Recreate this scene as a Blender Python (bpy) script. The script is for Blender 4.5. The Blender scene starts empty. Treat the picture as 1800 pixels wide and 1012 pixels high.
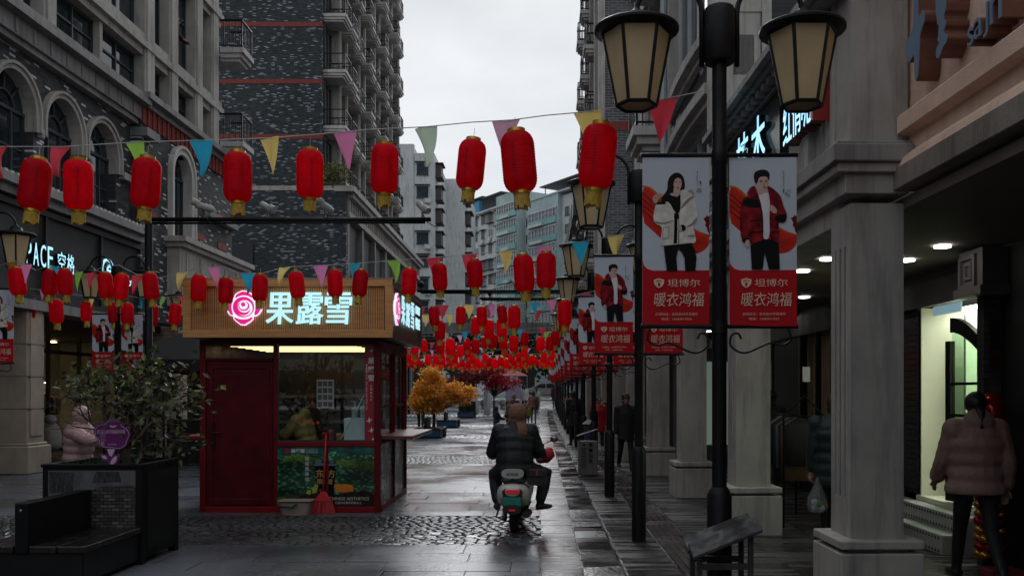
import bpy, bmesh, math, random
import numpy as np
from mathutils import Vector, Matrix
R = math.radians
rnd = random.Random(7)
sc = bpy.context.scene
COL = sc.collection
# ---------------------------------------------------------------- camera
cam = bpy.data.cameras.new('camera')
co = bpy.data.objects.new('camera', cam); COL.objects.link(co)
co.location = (0, 0, 1.65); co.rotation_euler = (R(90), 0, 0)
FPX = 1550.0
cam.sensor_width = 36.0; cam.lens = FPX/1800*36
cam.shift_x = -50/1800; cam.shift_y = 182/1800
cam.clip_start = 0.05; cam.clip_end = 3000
sc.camera = co
# ---------------------------------------------------------------- sky, sun, exposure
w = bpy.data.worlds.new('World'); sc.world = w; w.use_nodes = True
nt = w.node_tree; nt.nodes.clear()
o_ = nt.nodes.new('ShaderNodeOutputWorld'); bg = nt.nodes.new('ShaderNodeBackground')
sky = nt.nodes.new('ShaderNodeTexSky'); sky.sky_type = 'NISHITA'; sky.sun_disc = False
sky.sun_elevation = R(31); sky.sun_rotation = R(-4)
tc = nt.nodes.new('ShaderNodeTexCoord'); mp = nt.nodes.new('ShaderNodeMapping')
mp.inputs['Scale'].default_value = (1.6, 1.6, 4.0)
nz = nt.nodes.new('ShaderNodeTexNoise'); nz.inputs['Scale'].default_value = 2.2
nz.inputs['Detail'].default_value = 5; nz.inputs['Roughness'].default_value = .5
rp = nt.nodes.new('ShaderNodeValToRGB')
rp.color_ramp.elements[0].position = .3; rp.color_ramp.elements[0].color = (4.0, 4.35, 4.75, 1)
rp.color_ramp.elements[1].position = .7; rp.color_ramp.elements[1].color = (5.6, 5.8, 6.05, 1)
mx = nt.nodes.new('ShaderNodeMixRGB'); mx.inputs[0].default_value = .97
L = nt.links.new
L(tc.outputs['Generated'], mp.inputs['Vector']); L(mp.outputs[0], nz.inputs['Vector'])
L(nz.outputs['Fac'], rp.inputs[0]); L(sky.outputs[0], mx.inputs[1]); L(rp.outputs[0], mx.inputs[2])
L(mx.outputs[0], bg.inputs[0]); bg.inputs[1].default_value = 0.1
L(bg.outputs[0], o_.inputs[0])
sl = bpy.data.lights.new('sun', 'SUN'); sl.energy = 1.5; sl.angle = R(38); sl.color = (.95, .98, 1)
so = bpy.data.objects.new('sun', sl); COL.objects.link(so)
so.rotation_euler = (R(-59), 0, R(4)); so.location = (0, 0, 40)
sc.view_settings.view_transform = 'Standard'; sc.view_settings.look = 'None'
sc.view_settings.exposure = 0.6; sc.view_settings.gamma = 1.0; sc.view_settings.use_curve_mapping = False
sc.render.engine = 'CYCLES'
sc.cycles.use_denoising = True
sc.cycles.max_bounces = 7; sc.cycles.transparent_max_bounces = 12
sc.cycles.sample_clamp_indirect = 4.0
sc.cycles.caustics_reflective = False; sc.cycles.caustics_refractive = False

# ---------------------------------------------------------------- helpers
VX, HY, CH = 950.0, 688.0, 1.65
def P(px, py, z): return Vector(((px-VX)*z/FPX, z, CH+(HY-py)*z/FPX))
def GZ(y):                       # the street climbs a little at its far end
    t = min(1, max(0, (y-38)/50.0)); return 1.05*t*t*(3-2*t)
ORD = ['first','second','third','fourth','fifth','sixth','seventh','eighth','ninth','tenth','eleventh','twelfth','thirteenth',
 'fourteenth','fifteenth','sixteenth','seventeenth','eighteenth','nineteenth','twentieth','twenty-first','twenty-second','twenty-third',
 'twenty-fourth','twenty-fifth','twenty-sixth','twenty-seventh','twenty-eighth','twenty-ninth','thirtieth']
def setp(o, label=None, cat=None, group=None, kind=None):
    if label: o['label'] = label
    if cat: o['category'] = cat
    if group: o['group'] = group
    if kind: o['kind'] = kind
    return o
def thing(name, label, cat, loc=(0,0,0), rz=0, group=None):
    o = bpy.data.objects.new(name, None); COL.objects.link(o); o.empty_display_size = .2
    o.location = loc; o.rotation_euler = (0,0,rz)
    return setp(o, label, cat, group)
def inst(name, mesh, parent=None, loc=(0,0,0), rot=(0,0,0), scale=(1,1,1)):
    o = bpy.data.objects.new(name, mesh); COL.objects.link(o)
    o.location = loc; o.rotation_euler = rot; o.scale = scale
    if parent: o.parent = parent
    return o
def copytree(o, parent=None):
    c = o.copy(); COL.objects.link(c); c.parent = parent
    for ch in list(o.children): copytree(ch, c)
    return c
def dup(o, loc, rz=0, label=None, group=None, scale=None):
    c = copytree(o); c.location = loc; c.rotation_euler = (0,0,rz)
    if scale: c.scale = (scale,)*3
    if label: c['label'] = label
    if group: c['group'] = group
    return c
class Frame:                     # u along the wall, v up, d outward
    def __init__(s, O, U, N): s.O=Vector(O); s.U=Vector(U).normalized(); s.N=Vector(N).normalized()
    def p(s, u, v, d=0): return s.O+s.U*u+Vector((0,0,v))+s.N*d
class MB:
    def __init__(s): s.v=[]; s.f=[]; s.m=[]
    def add(s, vs, fs, m=0):
        k=len(s.v); s.v += [tuple(p) for p in vs]
        for f in fs: s.f.append(tuple(i+k for i in f)); s.m.append(m)
        return s
    def hexa(s, c, m=0): return s.add(c, [(0,3,2,1),(4,5,6,7),(0,1,5,4),(1,2,6,5),(2,3,7,6),(3,0,4,7)], m)
    def box(s, x0,x1,y0,y1,z0,z1,m=0):
        return s.hexa([(x0,y0,z0),(x1,y0,z0),(x1,y1,z0),(x0,y1,z0),(x0,y0,z1),(x1,y0,z1),(x1,y1,z1),(x0,y1,z1)], m)
    def fbox(s, F,u0,u1,v0,v1,d0,d1,m=0):
        if F.U.cross(F.N).z<0: d0,d1=d1,d0
        return s.hexa([F.p(u0,v0,d0),F.p(u1,v0,d0),F.p(u1,v0,d1),F.p(u0,v0,d1),F.p(u0,v1,d0),F.p(u1,v1,d0),F.p(u1,v1,d1),F.p(u0,v1,d1)], m)
    def fpoly(s, F, pts, d0, d1, m=0, back=False):   # polygon in (u,v) given depth
        n=len(pts)
        if F.U.cross(Vector((0,0,1))).dot(F.N)<0: pts=pts[::-1]
        vs=[F.p(u,v,d1) for u,v in pts]+[F.p(u,v,d0) for u,v in pts]
        fs=[tuple(range(n))]+[(i,i+n,(i+1)%n+n,(i+1)%n) for i in range(n)]
        if back: fs.append(tuple(range(2*n-1,n-1,-1)))
        return s.add(vs, fs, m)
    def quad(s, a,b,c,d,m=0): return s.add([a,b,c,d],[(0,1,2,3)],m)
    def tube(s, pts, rad, n=8, m=0, caps=True, ell=None):
        pts=[Vector(p) for p in pts]; k=len(pts)
        if not hasattr(rad,'__len__'): rad=[rad]*k
        t0=(pts[1]-pts[0]).normalized()
        up=Vector((0,0,1)) if abs(t0.z)<.9 else Vector((0,1,0))
        a=t0.cross(up).normalized(); vs=[]
        for i,p in enumerate(pts):
            t=(pts[min(i+1,k-1)]-pts[max(i-1,0)]).normalized()
            a=(a-t*a.dot(t)).normalized(); b=t.cross(a)
            r=rad[i]; ra,rb=(r if hasattr(r,'__len__') else (r,r))
            for j in range(n):
                q=2*math.pi*j/n; vs.append(p+a*ra*math.cos(q)+b*rb*math.sin(q))
        fs=[]
        for i in range(k-1):
            for j in range(n):
                fs.append((i*n+j,i*n+(j+1)%n,(i+1)*n+(j+1)%n,(i+1)*n+j))
        if caps: fs.append(tuple(range(n-1,-1,-1))); fs.append(tuple((k-1)*n+j for j in range(n)))
        return s.add(vs,fs,m)
    def cyl(s, p0,p1,r0,r1=None,n=14,m=0): return s.tube([p0,p1],[r0,r0 if r1 is None else r1],n,m)
    def lathe(s, prof, n=24, c=(0,0,0), m=0, sx=1, sy=1, caps=True, wob=None):
        k=len(prof); vs=[]
        for r,z in prof:
            for j in range(n):
                q=2*math.pi*j/n; rr=r*(wob(q) if wob else 1)
                vs.append((c[0]+rr*math.cos(q)*sx,c[1]+rr*math.sin(q)*sy,c[2]+z))
        fs=[(i*n+j,i*n+(j+1)%n,(i+1)*n+(j+1)%n,(i+1)*n+j) for i in range(k-1) for j in range(n)]
        if caps: fs += [tuple(range(n-1,-1,-1)), tuple((k-1)*n+j for j in range(n))]
        return s.add(vs,fs,m)
    def ball(s, c, r, n=14, k=9, m=0):
        rx,ry,rz=(r,r,r) if not hasattr(r,'__len__') else r
        vs=[(c[0],c[1],c[2]-rz)]
        for i in range(1,k):
            a=-math.pi/2+math.pi*i/k
            for j in range(n):
                q=2*math.pi*j/n; vs.append((c[0]+rx*math.cos(a)*math.cos(q),c[1]+ry*math.cos(a)*math.sin(q),c[2]+rz*math.sin(a)))
        vs.append((c[0],c[1],c[2]+rz)); t=len(vs)-1; fs=[]
        for j in range(n):
            fs.append((0,1+(j+1)%n,1+j)); fs.append((t,1+(k-2)*n+j,1+(k-2)*n+(j+1)%n))
        for i in range(k-2):
            for j in range(n): fs.append((1+i*n+j,1+i*n+(j+1)%n,1+(i+1)*n+(j+1)%n,1+(i+1)*n+j))
        return s.add(vs,fs,m)
    def mesh(s, name, mats, smooth=False, bevel=0, seg=1):
        me=bpy.data.meshes.new(name); me.from_pydata(s.v,[],s.f)
        if not isinstance(mats,(list,tuple)): mats=[mats]
        for q in mats: me.materials.append(q)
        me.polygons.foreach_set('material_index', s.m)
        if bevel:
            bm=bmesh.new(); bm.from_mesh(me)
            bmesh.ops.remove_doubles(bm,verts=bm.verts,dist=1e-5)
            es=[e for e in bm.edges if len(e.link_faces)==2 and e.calc_face_angle(0)>.6]
            bmesh.ops.bevel(bm,geom=es,offset=bevel,segments=seg,affect='EDGES',clamp_overlap=True)
            bm.to_mesh(me); bm.free()
        me.update()
        if smooth is True: me.polygons.foreach_set('use_smooth',[True]*len(me.polygons))
        elif smooth:
            me.polygons.foreach_set('use_smooth',[True]*len(me.polygons)); me.set_sharp_from_angle(angle=R(smooth))
        return me
    def build(s, name, mats, parent=None, smooth=False, bevel=0, seg=1, world=False):
        o=inst(name, s.mesh(name,mats,smooth,bevel,seg), parent)
        if world and parent: o.location = [-a for a in parent.location]
        return o
_txt={}
TS=bpy.data.scenes.new('scratch')          # scratch scene: shapes are evaluated here, removed at the end
def evaluated_mesh(data,mods=()):
    o=bpy.data.objects.new('scratch_shape',data); TS.collection.objects.link(o)
    for f in mods: f(o)
    vl=TS.view_layers[0]; vl.update(); me=bpy.data.meshes.new_from_object(o.evaluated_get(vl.depsgraph)); bpy.data.objects.remove(o); return me
def textmesh(t, bold=0.0, ext=0.0, space=1.0):
    k=(t,bold,ext,space)
    if k in _txt: return _txt[k]
    c=bpy.data.curves.new('lettering','FONT'); c.body=t; c.size=1; c.align_x='CENTER'; c.align_y='CENTER'
    c.resolution_u=3; c.offset=bold; c.extrude=ext; c.space_character=space
    me=evaluated_mesh(c)
    v=[tuple(x.co) for x in me.vertices]; f=[tuple(p.vertices) for p in me.polygons]
    bpy.data.curves.remove(c); bpy.data.meshes.remove(me)
    if v:
        xs=[a[0] for a in v]; ys=[a[1] for a in v]; cx=(min(xs)+max(xs))/2; cy=(min(ys)+max(ys))/2
        v=[(a[0]-cx,a[1]-cy,a[2]) for a in v]
    _txt[k]=(v,f); return _txt[k]
def put_text(mb, t, O, U, V, N, height, m=0, bold=0., ext=0., space=1., width=None, shear=0., depth=1.):
    v,f=textmesh(t,bold,ext,space)
    if not v: return
    hs=max(a[1] for a in v)-min(a[1] for a in v); ws=max(a[0] for a in v)-min(a[0] for a in v)
    sy=height/hs; sx=sy if width is None else width/ws
    O=Vector(O);U=Vector(U);V=Vector(V);N=Vector(N)
    vs=[O+U*((a[0]+shear*a[1])*sx)+V*(a[1]*sy)+N*(a[2]*depth) for a in v]
    fl=U.cross(V).dot(N)<0
    mb.add(vs,[tuple(reversed(q)) if fl else q for q in f],m)

# ---------------------------------------------------------------- materials
MATS={}
def nodes_of(name):
    m=bpy.data.materials.new(name); m.use_nodes=True; t=m.node_tree
    return m,t,t.nodes['Principled BSDF'],t.nodes.new,t.links.new
def M(name, col=None, rough=.6, metal=0., var=.15, vs=2.5, bump=.0, bs=60., spec=.5, streak=0., coat=0., rvar=0., obj=0., emit=None, es=0., stretch=(1,1,1), trans=0.):
    if name in MATS: return MATS[name]
    if name.startswith('print'): spec=.12; rough=.75
    m,t,b,N,L=nodes_of(name); MATS[name]=m
    b.inputs['Roughness'].default_value=rough; b.inputs['Metallic'].default_value=metal
    b.inputs['Specular IOR Level'].default_value=spec; b.inputs['Coat Weight'].default_value=coat
    b.inputs['Coat Roughness'].default_value=.08
    c=N('ShaderNodeTexCoord'); mp=N('ShaderNodeMapping'); mp.inputs['Scale'].default_value=stretch
    L(c.outputs['Object'],mp.inputs['Vector'])
    n=N('ShaderNodeTexNoise'); n.inputs['Scale'].default_value=vs; n.inputs['Detail'].default_value=6; n.inputs['Roughness'].default_value=.62
    L(mp.outputs[0],n.inputs['Vector'])
    r=N('ShaderNodeMapRange'); r.inputs['From Min'].default_value=.3; r.inputs['From Max'].default_value=.7
    r.inputs['To Min'].default_value=1-var; r.inputs['To Max'].default_value=1+var
    L(n.outputs['Fac'],r.inputs['Value'])
    fac=r.outputs[0]
    if obj:
        oi=N('ShaderNodeObjectInfo'); r2=N('ShaderNodeMapRange'); r2.inputs['To Min'].default_value=1-obj; r2.inputs['To Max'].default_value=1+obj
        L(oi.outputs['Random'],r2.inputs['Value']); mm=N('ShaderNodeMath'); mm.operation='MULTIPLY'
        L(fac,mm.inputs[0]); L(r2.outputs[0],mm.inputs[1]); fac=mm.outputs[0]
    if streak:
        mp2=N('ShaderNodeMapping'); mp2.inputs['Scale'].default_value=(3.5,3.5,.35); L(c.outputs['Object'],mp2.inputs['Vector'])
        n2=N('ShaderNodeTexNoise'); n2.inputs['Scale'].default_value=1.6; n2.inputs['Detail'].default_value=5; n2.inputs['Roughness'].default_value=.7
        L(mp2.outputs[0],n2.inputs['Vector'])
        r3=N('ShaderNodeMapRange'); r3.inputs['From Min'].default_value=.48; r3.inputs['From Max'].default_value=.72
        r3.inputs['To Min'].default_value=1; r3.inputs['To Max'].default_value=1-streak
        L(n2.outputs['Fac'],r3.inputs['Value']); mm=N('ShaderNodeMath'); mm.operation='MULTIPLY'
        L(fac,mm.inputs[0]); L(r3.outputs[0],mm.inputs[1]); fac=mm.outputs[0]
    v=N('ShaderNodeVectorMath'); v.operation='SCALE'; v.inputs[0].default_value=col; L(fac,v.inputs['Scale'])
    L(v.outputs[0],b.inputs['Base Color'])
    if rvar:
        n3=N('ShaderNodeTexNoise'); n3.inputs['Scale'].default_value=vs*1.7; n3.inputs['Detail'].default_value=4
        L(mp.outputs[0],n3.inputs['Vector']); r4=N('ShaderNodeMapRange'); r4.inputs['From Min'].default_value=.35; r4.inputs['From Max'].default_value=.65
        r4.inputs['To Min'].default_value=max(.02,rough-rvar); r4.inputs['To Max'].default_value=min(1,rough+rvar)
        L(n3.outputs['Fac'],r4.inputs['Value']); L(r4.outputs[0],b.inputs['Roughness'])
    if bump:
        n4=N('ShaderNodeTexNoise'); n4.inputs['Scale'].default_value=bs; n4.inputs['Detail'].default_value=4
        L(mp.outputs[0],n4.inputs['Vector']); bp=N('ShaderNodeBump'); bp.inputs['Strength'].default_value=bump; bp.inputs['Distance'].default_value=.01
        L(n4.outputs['Fac'],bp.inputs['Height']); L(bp.outputs[0],b.inputs['Normal'])
    if emit:
        b.inputs['Emission Color'].default_value=(*emit,1); b.inputs['Emission Strength'].default_value=es
    if trans:
        tr=N('ShaderNodeBsdfTranslucent'); L(v.outputs[0],tr.inputs['Color']); ms=N('ShaderNodeMixShader'); ms.inputs[0].default_value=trans
        out=t.nodes['Material Output']; L(b.outputs[0],ms.inputs[1]); L(tr.outputs[0],ms.inputs[2]); L(ms.outputs[0],out.inputs['Surface'])
    return m
def EM(name, col, s):
    if name in MATS: return MATS[name]
    m,t,b,N,L=nodes_of(name); MATS[name]=m
    b.inputs['Base Color'].default_value=(*[min(.8,c*.8) for c in col],1); b.inputs['Roughness'].default_value=.4
    b.inputs['Emission Color'].default_value=(*col,1); b.inputs['Emission Strength'].default_value=s
    return m
def brick(name, axis, c1, c2, pale, mort, bw=.24, bh=.06, thr=.86, mt=.006, rough=.75, wet=0.):
    """axis: 'x' wall in the yz plane, 'y' wall in the xz plane"""
    if name in MATS: return MATS[name]
    m,t,b,N,L=nodes_of(name); MATS[name]=m
    c=N('ShaderNodeTexCoord'); s=N('ShaderNodeSeparateXYZ'); k=N('ShaderNodeCombineXYZ'); L(c.outputs['Object'],s.inputs[0])
    L(s.outputs['Y' if axis=='x' else 'X'],k.inputs[0]); L(s.outputs['Z'],k.inputs[1])
    def br(offx):
        q=N('ShaderNodeTexBrick'); q.inputs['Scale'].default_value=1; q.inputs['Brick Width'].default_value=bw; q.inputs['Row Height'].default_value=bh
        q.inputs['Mortar Size'].default_value=mt; q.inputs['Color1'].default_value=(0,0,0,1); q.inputs['Color2'].default_value=(1,1,1,1)
        q.inputs['Mortar'].default_value=(.5,.5,.5,1); q.inputs['Bias'].default_value=0; q.inputs['Mortar Smooth'].default_value=.1
        L(k.outputs[0],q.inputs['Vector']); return q
    q=br(0)
    cr=N('ShaderNodeValToRGB'); e=cr.color_ramp.elements; e[0].position=0; e[0].color=(*c1,1); e[1].position=thr-.02; e[1].color=(*c2,1)
    e2=e.new(thr); e2.color=(*pale,1); cr.color_ramp.interpolation='LINEAR'
    L(q.outputs['Color'],cr.inputs[0])
    n=N('ShaderNodeTexNoise'); n.inputs['Scale'].default_value=.35; n.inputs['Detail'].default_value=6; L(k.outputs[0],n.inputs['Vector'])
    r=N('ShaderNodeMapRange'); r.inputs['From Min'].default_value=.3; r.inputs['From Max'].default_value=.7; r.inputs['To Min'].default_value=.7; r.inputs['To Max'].default_value=1.2
    L(n.outputs['Fac'],r.inputs['Value'])
    mx=N('ShaderNodeMixRGB'); L(q.outputs['Fac'],mx.inputs[0]); L(cr.outputs[0],mx.inputs[1]); mx.inputs[2].default_value=(*mort,1)
    v=N('ShaderNodeVectorMath'); v.operation='SCALE'; L(mx.outputs[0],v.inputs[0]); L(r.outputs[0],v.inputs['Scale']); L(v.outputs[0],b.inputs['Base Color'])
    bp=N('ShaderNodeBump'); bp.inputs['Strength'].default_value=.6; bp.inputs['Distance'].default_value=.012; bp.invert=True
    L(q.outputs['Fac'],bp.inputs['Height']); L(bp.outputs[0],b.inputs['Normal']); b.inputs['Roughness'].default_value=rough
    return m
def glass(name, tint=(.9,.95,.95), refl=1.0):
    """thin pane: see-through, with a mirror that grows with the angle"""
    if name in MATS: return MATS[name]
    m,t,b,N,L=nodes_of(name); MATS[name]=m; t.nodes.remove(b)
    fr=N('ShaderNodeFresnel'); fr.inputs['IOR'].default_value=1.5+.5*(refl-1); tr=N('ShaderNodeBsdfTransparent'); tr.inputs[0].default_value=(*tint,1)
    gl=N('ShaderNodeBsdfGlossy'); gl.inputs['Roughness'].default_value=.02; ms=N('ShaderNodeMixShader')
    ge=N('ShaderNodeNewGeometry'); mm=N('ShaderNodeMath'); mm.operation='MULTIPLY'; iv=N('ShaderNodeMath'); iv.operation='SUBTRACT'; iv.inputs[0].default_value=1
    L(ge.outputs['Backfacing'],iv.inputs[1]); L(iv.outputs[0],mm.inputs[0]); L(fr.outputs[0],mm.inputs[1])     # only the outer face mirrors
    L(mm.outputs[0],ms.inputs[0]); L(tr.outputs[0],ms.inputs[1]); L(gl.outputs[0],ms.inputs[2]); L(ms.outputs[0],t.nodes['Material Output'].inputs['Surface'])
    return m
stone   = M('grey_render',(.40,.375,.345),.85,var=.18,vs=1.5,bump=.5,bs=120,streak=.45)
stone_d = M('dark_grey_stone',(.24,.232,.225),.8,var=.22,vs=1.2,bump=.4,bs=90,streak=.5)
stone_l = M('pale_grey_trim',(.52,.50,.475),.8,var=.15,vs=1.5,bump=.3,bs=90,streak=.4)
sandst  = M('warm_stone_cladding',(.40,.325,.26),.7,var=.16,vs=2,bump=.25,bs=80,streak=.25)
peach   = M('peach_render',(.84,.585,.455),.9,var=.12,vs=2,bump=.9,bs=140,streak=.2)
black_m = M('black_painted_metal',(.007,.007,.008),.5,var=.2,vs=6,bump=.1,bs=30,rvar=.1,spec=.22)
black_p = M('black_fascia',(.010,.010,.011),.5,var=.2,vs=1,rvar=.1)
dk_gls  = M('dark_window_glass',(.012,.02,.024),.04,var=.3,vs=.6,bump=.06,bs=1.3,spec=.9)
dk_frm  = M('dark_window_frame',(.03,.033,.036),.45)
wh_frm  = M('white_window_frame',(.5,.52,.53),.5)
red_br  = M('red_brick_band',(.22,.04,.03),.8,var=.25,vs=14,bump=.4,bs=30)
# ================================================================ the setting: ground, paving
ground_m = M('wet_dark_ground',(.035,.035,.036),.3,var=.3,vs=.7,rvar=.15,bump=.3,bs=25)
def wet(name, col, obj, rlo, rhi, bump, bs, vs=.8, stretch=(1,1,1)):
    m,t,b,N,L=nodes_of(name); MATS[name]=m
    g=N('ShaderNodeNewGeometry'); mp=N('ShaderNodeMapping'); mp.inputs['Scale'].default_value=stretch; L(g.outputs['Position'],mp.inputs[0])
    n=N('ShaderNodeTexNoise'); n.inputs['Scale'].default_value=vs; n.inputs['Detail'].default_value=6; n.inputs['Roughness'].default_value=.6; L(mp.outputs[0],n.inputs['Vector'])
    r=N('ShaderNodeMapRange'); r.inputs['From Min'].default_value=.38; r.inputs['From Max'].default_value=.62; r.inputs['To Min'].default_value=rlo; r.inputs['To Max'].default_value=rhi
    L(n.outputs['Fac'],r.inputs['Value']); oi=N('ShaderNodeObjectInfo')
    ad=N('ShaderNodeMath'); ad.operation='MULTIPLY_ADD'; ad.inputs[1].default_value=.7*obj; L(oi.outputs['Random'],ad.inputs[0]); L(r.outputs[0],ad.inputs[2])
    sb=N('ShaderNodeMath'); sb.operation='SUBTRACT'; sb.use_clamp=True; sb.inputs[1].default_value=.35*obj; L(ad.outputs[0],sb.inputs[0]); mxm=N('ShaderNodeMath'); mxm.operation='MAXIMUM'; mxm.inputs[1].default_value=.05; L(sb.outputs[0],mxm.inputs[0]); L(mxm.outputs[0],b.inputs['Roughness'])
    r2=N('ShaderNodeMapRange'); r2.inputs['To Min'].default_value=1-obj; r2.inputs['To Max'].default_value=1+obj; L(oi.outputs['Random'],r2.inputs['Value'])
    n2=N('ShaderNodeTexNoise'); n2.inputs['Scale'].default_value=18; n2.inputs['Detail'].default_value=5; L(mp.outputs[0],n2.inputs['Vector'])
    r3=N('ShaderNodeMapRange'); r3.inputs['To Min'].default_value=.6; r3.inputs['To Max'].default_value=1.4; L(n2.outputs['Fac'],r3.inputs['Value'])
    r5=N('ShaderNodeMapRange'); r5.inputs['From Min'].default_value=.38; r5.inputs['From Max'].default_value=.62; r5.inputs['To Min'].default_value=.65; r5.inputs['To Max'].default_value=1.25; L(n.outputs['Fac'],r5.inputs['Value'])
    a=N('ShaderNodeMath'); a.operation='MULTIPLY'; L(r2.outputs[0],a.inputs[0]); L(r3.outputs[0],a.inputs[1])
    a2=N('ShaderNodeMath'); a2.operation='MULTIPLY'; L(a.outputs[0],a2.inputs[0]); L(r5.outputs[0],a2.inputs[1])
    v=N('ShaderNodeVectorMath'); v.operation='SCALE'; v.inputs[0].default_value=col; L(a2.outputs[0],v.inputs['Scale']); L(v.outputs[0],b.inputs['Base Color'])
    n4=N('ShaderNodeTexNoise'); n4.inputs['Scale'].default_value=bs; n4.inputs['Detail'].default_value=4; L(mp.outputs[0],n4.inputs['Vector'])
    bp=N('ShaderNodeBump'); bp.inputs['Strength'].default_value=bump; bp.inputs['Distance'].default_value=.01; L(n4.outputs['Fac'],bp.inputs['Height']); L(bp.outputs[0],b.inputs['Normal'])
    b.inputs['Specular IOR Level'].default_value=.5
    return m
wet_tile = wet('wet_paving_stone',(.105,.118,.135),.10,.17,.34,.22,40,vs=.45)
wet_side = wet('wet_brown_paving_stone',(.07,.052,.05),.40,.08,.42,.5,14,vs=2.2,stretch=(.5,4,1))
wet_cob  = wet('wet_cobble',(.05,.052,.056),.3,.15,.4,.5,55)
wet_gut  = wet('wet_gutter_stone',(.05,.05,.052),.25,.06,.3,.4,30,vs=1.3)
arc_tile = wet('wet_arcade_tile',(.055,.05,.05),.28,.10,.42,.5,14,vs=2.,stretch=(.5,4,1))
# ground sheet following the slope
ys=[-60,-20,0,20,38]+[38+2.5*i for i in range(1,21)]+[120,200,400,900]
def strip(name,m,x0,x1,dz,ya=-60,yb=900,kind='structure'):
    mb=MB(); yy=[ya]+[y for y in ys if ya<y<yb]+[yb]
    for a,b in zip(yy[:-1],yy[1:]): mb.quad((x0,a,GZ(a)+dz),(x1,a,GZ(a)+dz),(x1,b,GZ(b)+dz),(x0,b,GZ(b)+dz))
    o=mb.build(name,m); o['kind']=kind; return o
gr=strip('ground',ground_m,-400,400,-.05)
pave=strip('pavement',ground_m,-10.4,.4,-.022,-6,140)
walk=strip('arcade_pavement',ground_m,.78,5.4,-.022,-6,140)
gut=strip('gutter',ground_m,.395,.785,-.046,-6,140)
# paving pieces: the nearest 300 of a kind one by one, the rest joined
def lay(parent, name, mat, pieces, hgt, bev, limit=300, tilt=.004, rough=False):
    u=MB(); u.box(-.5,.5,-.5,.5,-1,0)
    if rough:
        me0=[]
        for k in range(5):
            q=MB(); q.lathe([(.5,-1),(.5,-.12),(.44,-.03),(.30,0.0)],8,wob=lambda a:1.12/max(abs(math.cos(a)),abs(math.sin(a)))*(.86+.1*math.sin(3*a+k)))
            me0.append(q.mesh(name,mat,smooth=50))
    else: me0=[u.mesh(name,mat,bevel=.02)]
    pieces=sorted(pieces,key=lambda p:-p[4])
    for i,p in enumerate(pieces[:limit]):
        x,y,wx,wy,_=p; me=me0[i%len(me0)]
        o=inst(name,me,parent,(x,y,GZ(y)+rnd.uniform(-.003,.003)),(rnd.gauss(0,tilt),rnd.gauss(0,tilt),0),(wx,wy,hgt))
    mb=MB()
    for p in pieces[limit:]:
        x,y,wx,wy,_=p; z=GZ(y)+rnd.uniform(-.003,.003); t1=rnd.gauss(0,tilt)*wx*.5; t2=rnd.gauss(0,tilt)*wy*.5
        if rough:
            k=6; a0=rnd.random(); vs=[]
            for rr,zz in ((.52,-hgt),(.5,-.006),(.34,0)):
                for j in range(k):
                    q=a0+2*math.pi*j/k; vs.append((x+wx*rr*math.cos(q),y+wy*rr*math.sin(q),z+zz))
            mb.add(vs,[(i*k+j,i*k+(j+1)%k,(i+1)*k+(j+1)%k,(i+1)*k+j) for i in (0,1) for j in range(k)]+[tuple(range(2*k,3*k))])
        else:
            a=wx/2; b=wy/2; c=.006
            mb.add([(x-a,y-b,z-hgt),(x+a,y-b,z-hgt),(x+a,y+b,z-hgt),(x-a,y+b,z-hgt),(x-a,y-b,z-c-t1-t2),(x+a,y-b,z-c+t1-t2),(x+a,y+b,z-c+t1+t2),(x-a,y+b,z-c-t1+t2),
             (x-a+c,y-b+c,z-t1-t2),(x+a-c,y-b+c,z+t1-t2),(x+a-c,y+b-c,z+t1+t2),(x-a+c,y+b-c,z-t1+t2)],
             [(0,1,5,4),(1,2,6,5),(2,3,7,6),(3,0,4,7),(4,5,9,8),(5,6,10,9),(6,7,11,10),(7,4,8,11),(8,9,10,11)])
    if mb.v:
        o=mb.build(name+'s',mat,parent); o['kind']='stuff'
def shows(x,y,wx,wy):            # rough size in the picture; what lies outside the frame counts least
    if y<7.2: return -1
    px=VX+x*FPX/y
    if px<-40 or px>1840: return -1
    if -3.3<x<-1.1 and 12<y<14.2: return .001
    return wx*wy*FPX*FPX*CH/y**3
bands=[(9.5,11.75),(20.2,22.6),(31.2,33.4),(41.5,43.5),(52,54)]
def inband(y): return any(a<=y<=b for a,b in bands)
pcs=[]; y=-2.0
while y<75:
    d=.44
    for a,b in bands:
        if y<a<y+d+.1: d=a-y
    if any(a-1e-6<=y<b for a,b in bands): y=[b for a,b in bands if a-1e-6<=y<b][0]; continue
    x=-10.3+rnd.uniform(-.7,0)
    while x<-.01:
        wd=rnd.choice([.9,1.05,1.2,.75,1.2]); x1=min(x+wd,-.006)
        if x1-.01-x<.3: x1=-.006
        if x1>-10.35: pcs.append(((x+x1)/2,y+d/2,x1-x-.008,d-.008,shows((x+x1)/2,y+d/2,x1-x,d)))
        x=x1
    y+=d
lay(pave,'paving_stone',wet_tile,pcs,.03,.02,tilt=.0016)
pcs=[]
for a,b in bands:
    st=.105 if a<25 else .2
    nr=int((b-a)/st)
    for j in range(nr):
        yy=a+(j+.5)*(b-a)/nr; x=-10.3+rnd.uniform(0,.1)
        while x<-.05:
            wd=st*rnd.uniform(.9,1.5); pcs.append((x+wd/2,yy+rnd.uniform(-.008,.008),wd*.93,(b-a)/nr*.93,shows(x,yy,wd,st))); x+=wd
lay(pave,'cobble',wet_cob,pcs,.03,.02,tilt=.05,rough=True)
pcs=[]; y=-2
while y<60:
    x=.0
    pcs.append((.2,y+.15,.385,.292,shows(.2,y,.4,.3))); y+=.3
lay(pave,'border_stone',wet_side,pcs,.03,.02)
pcs=[]; y=-2
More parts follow.
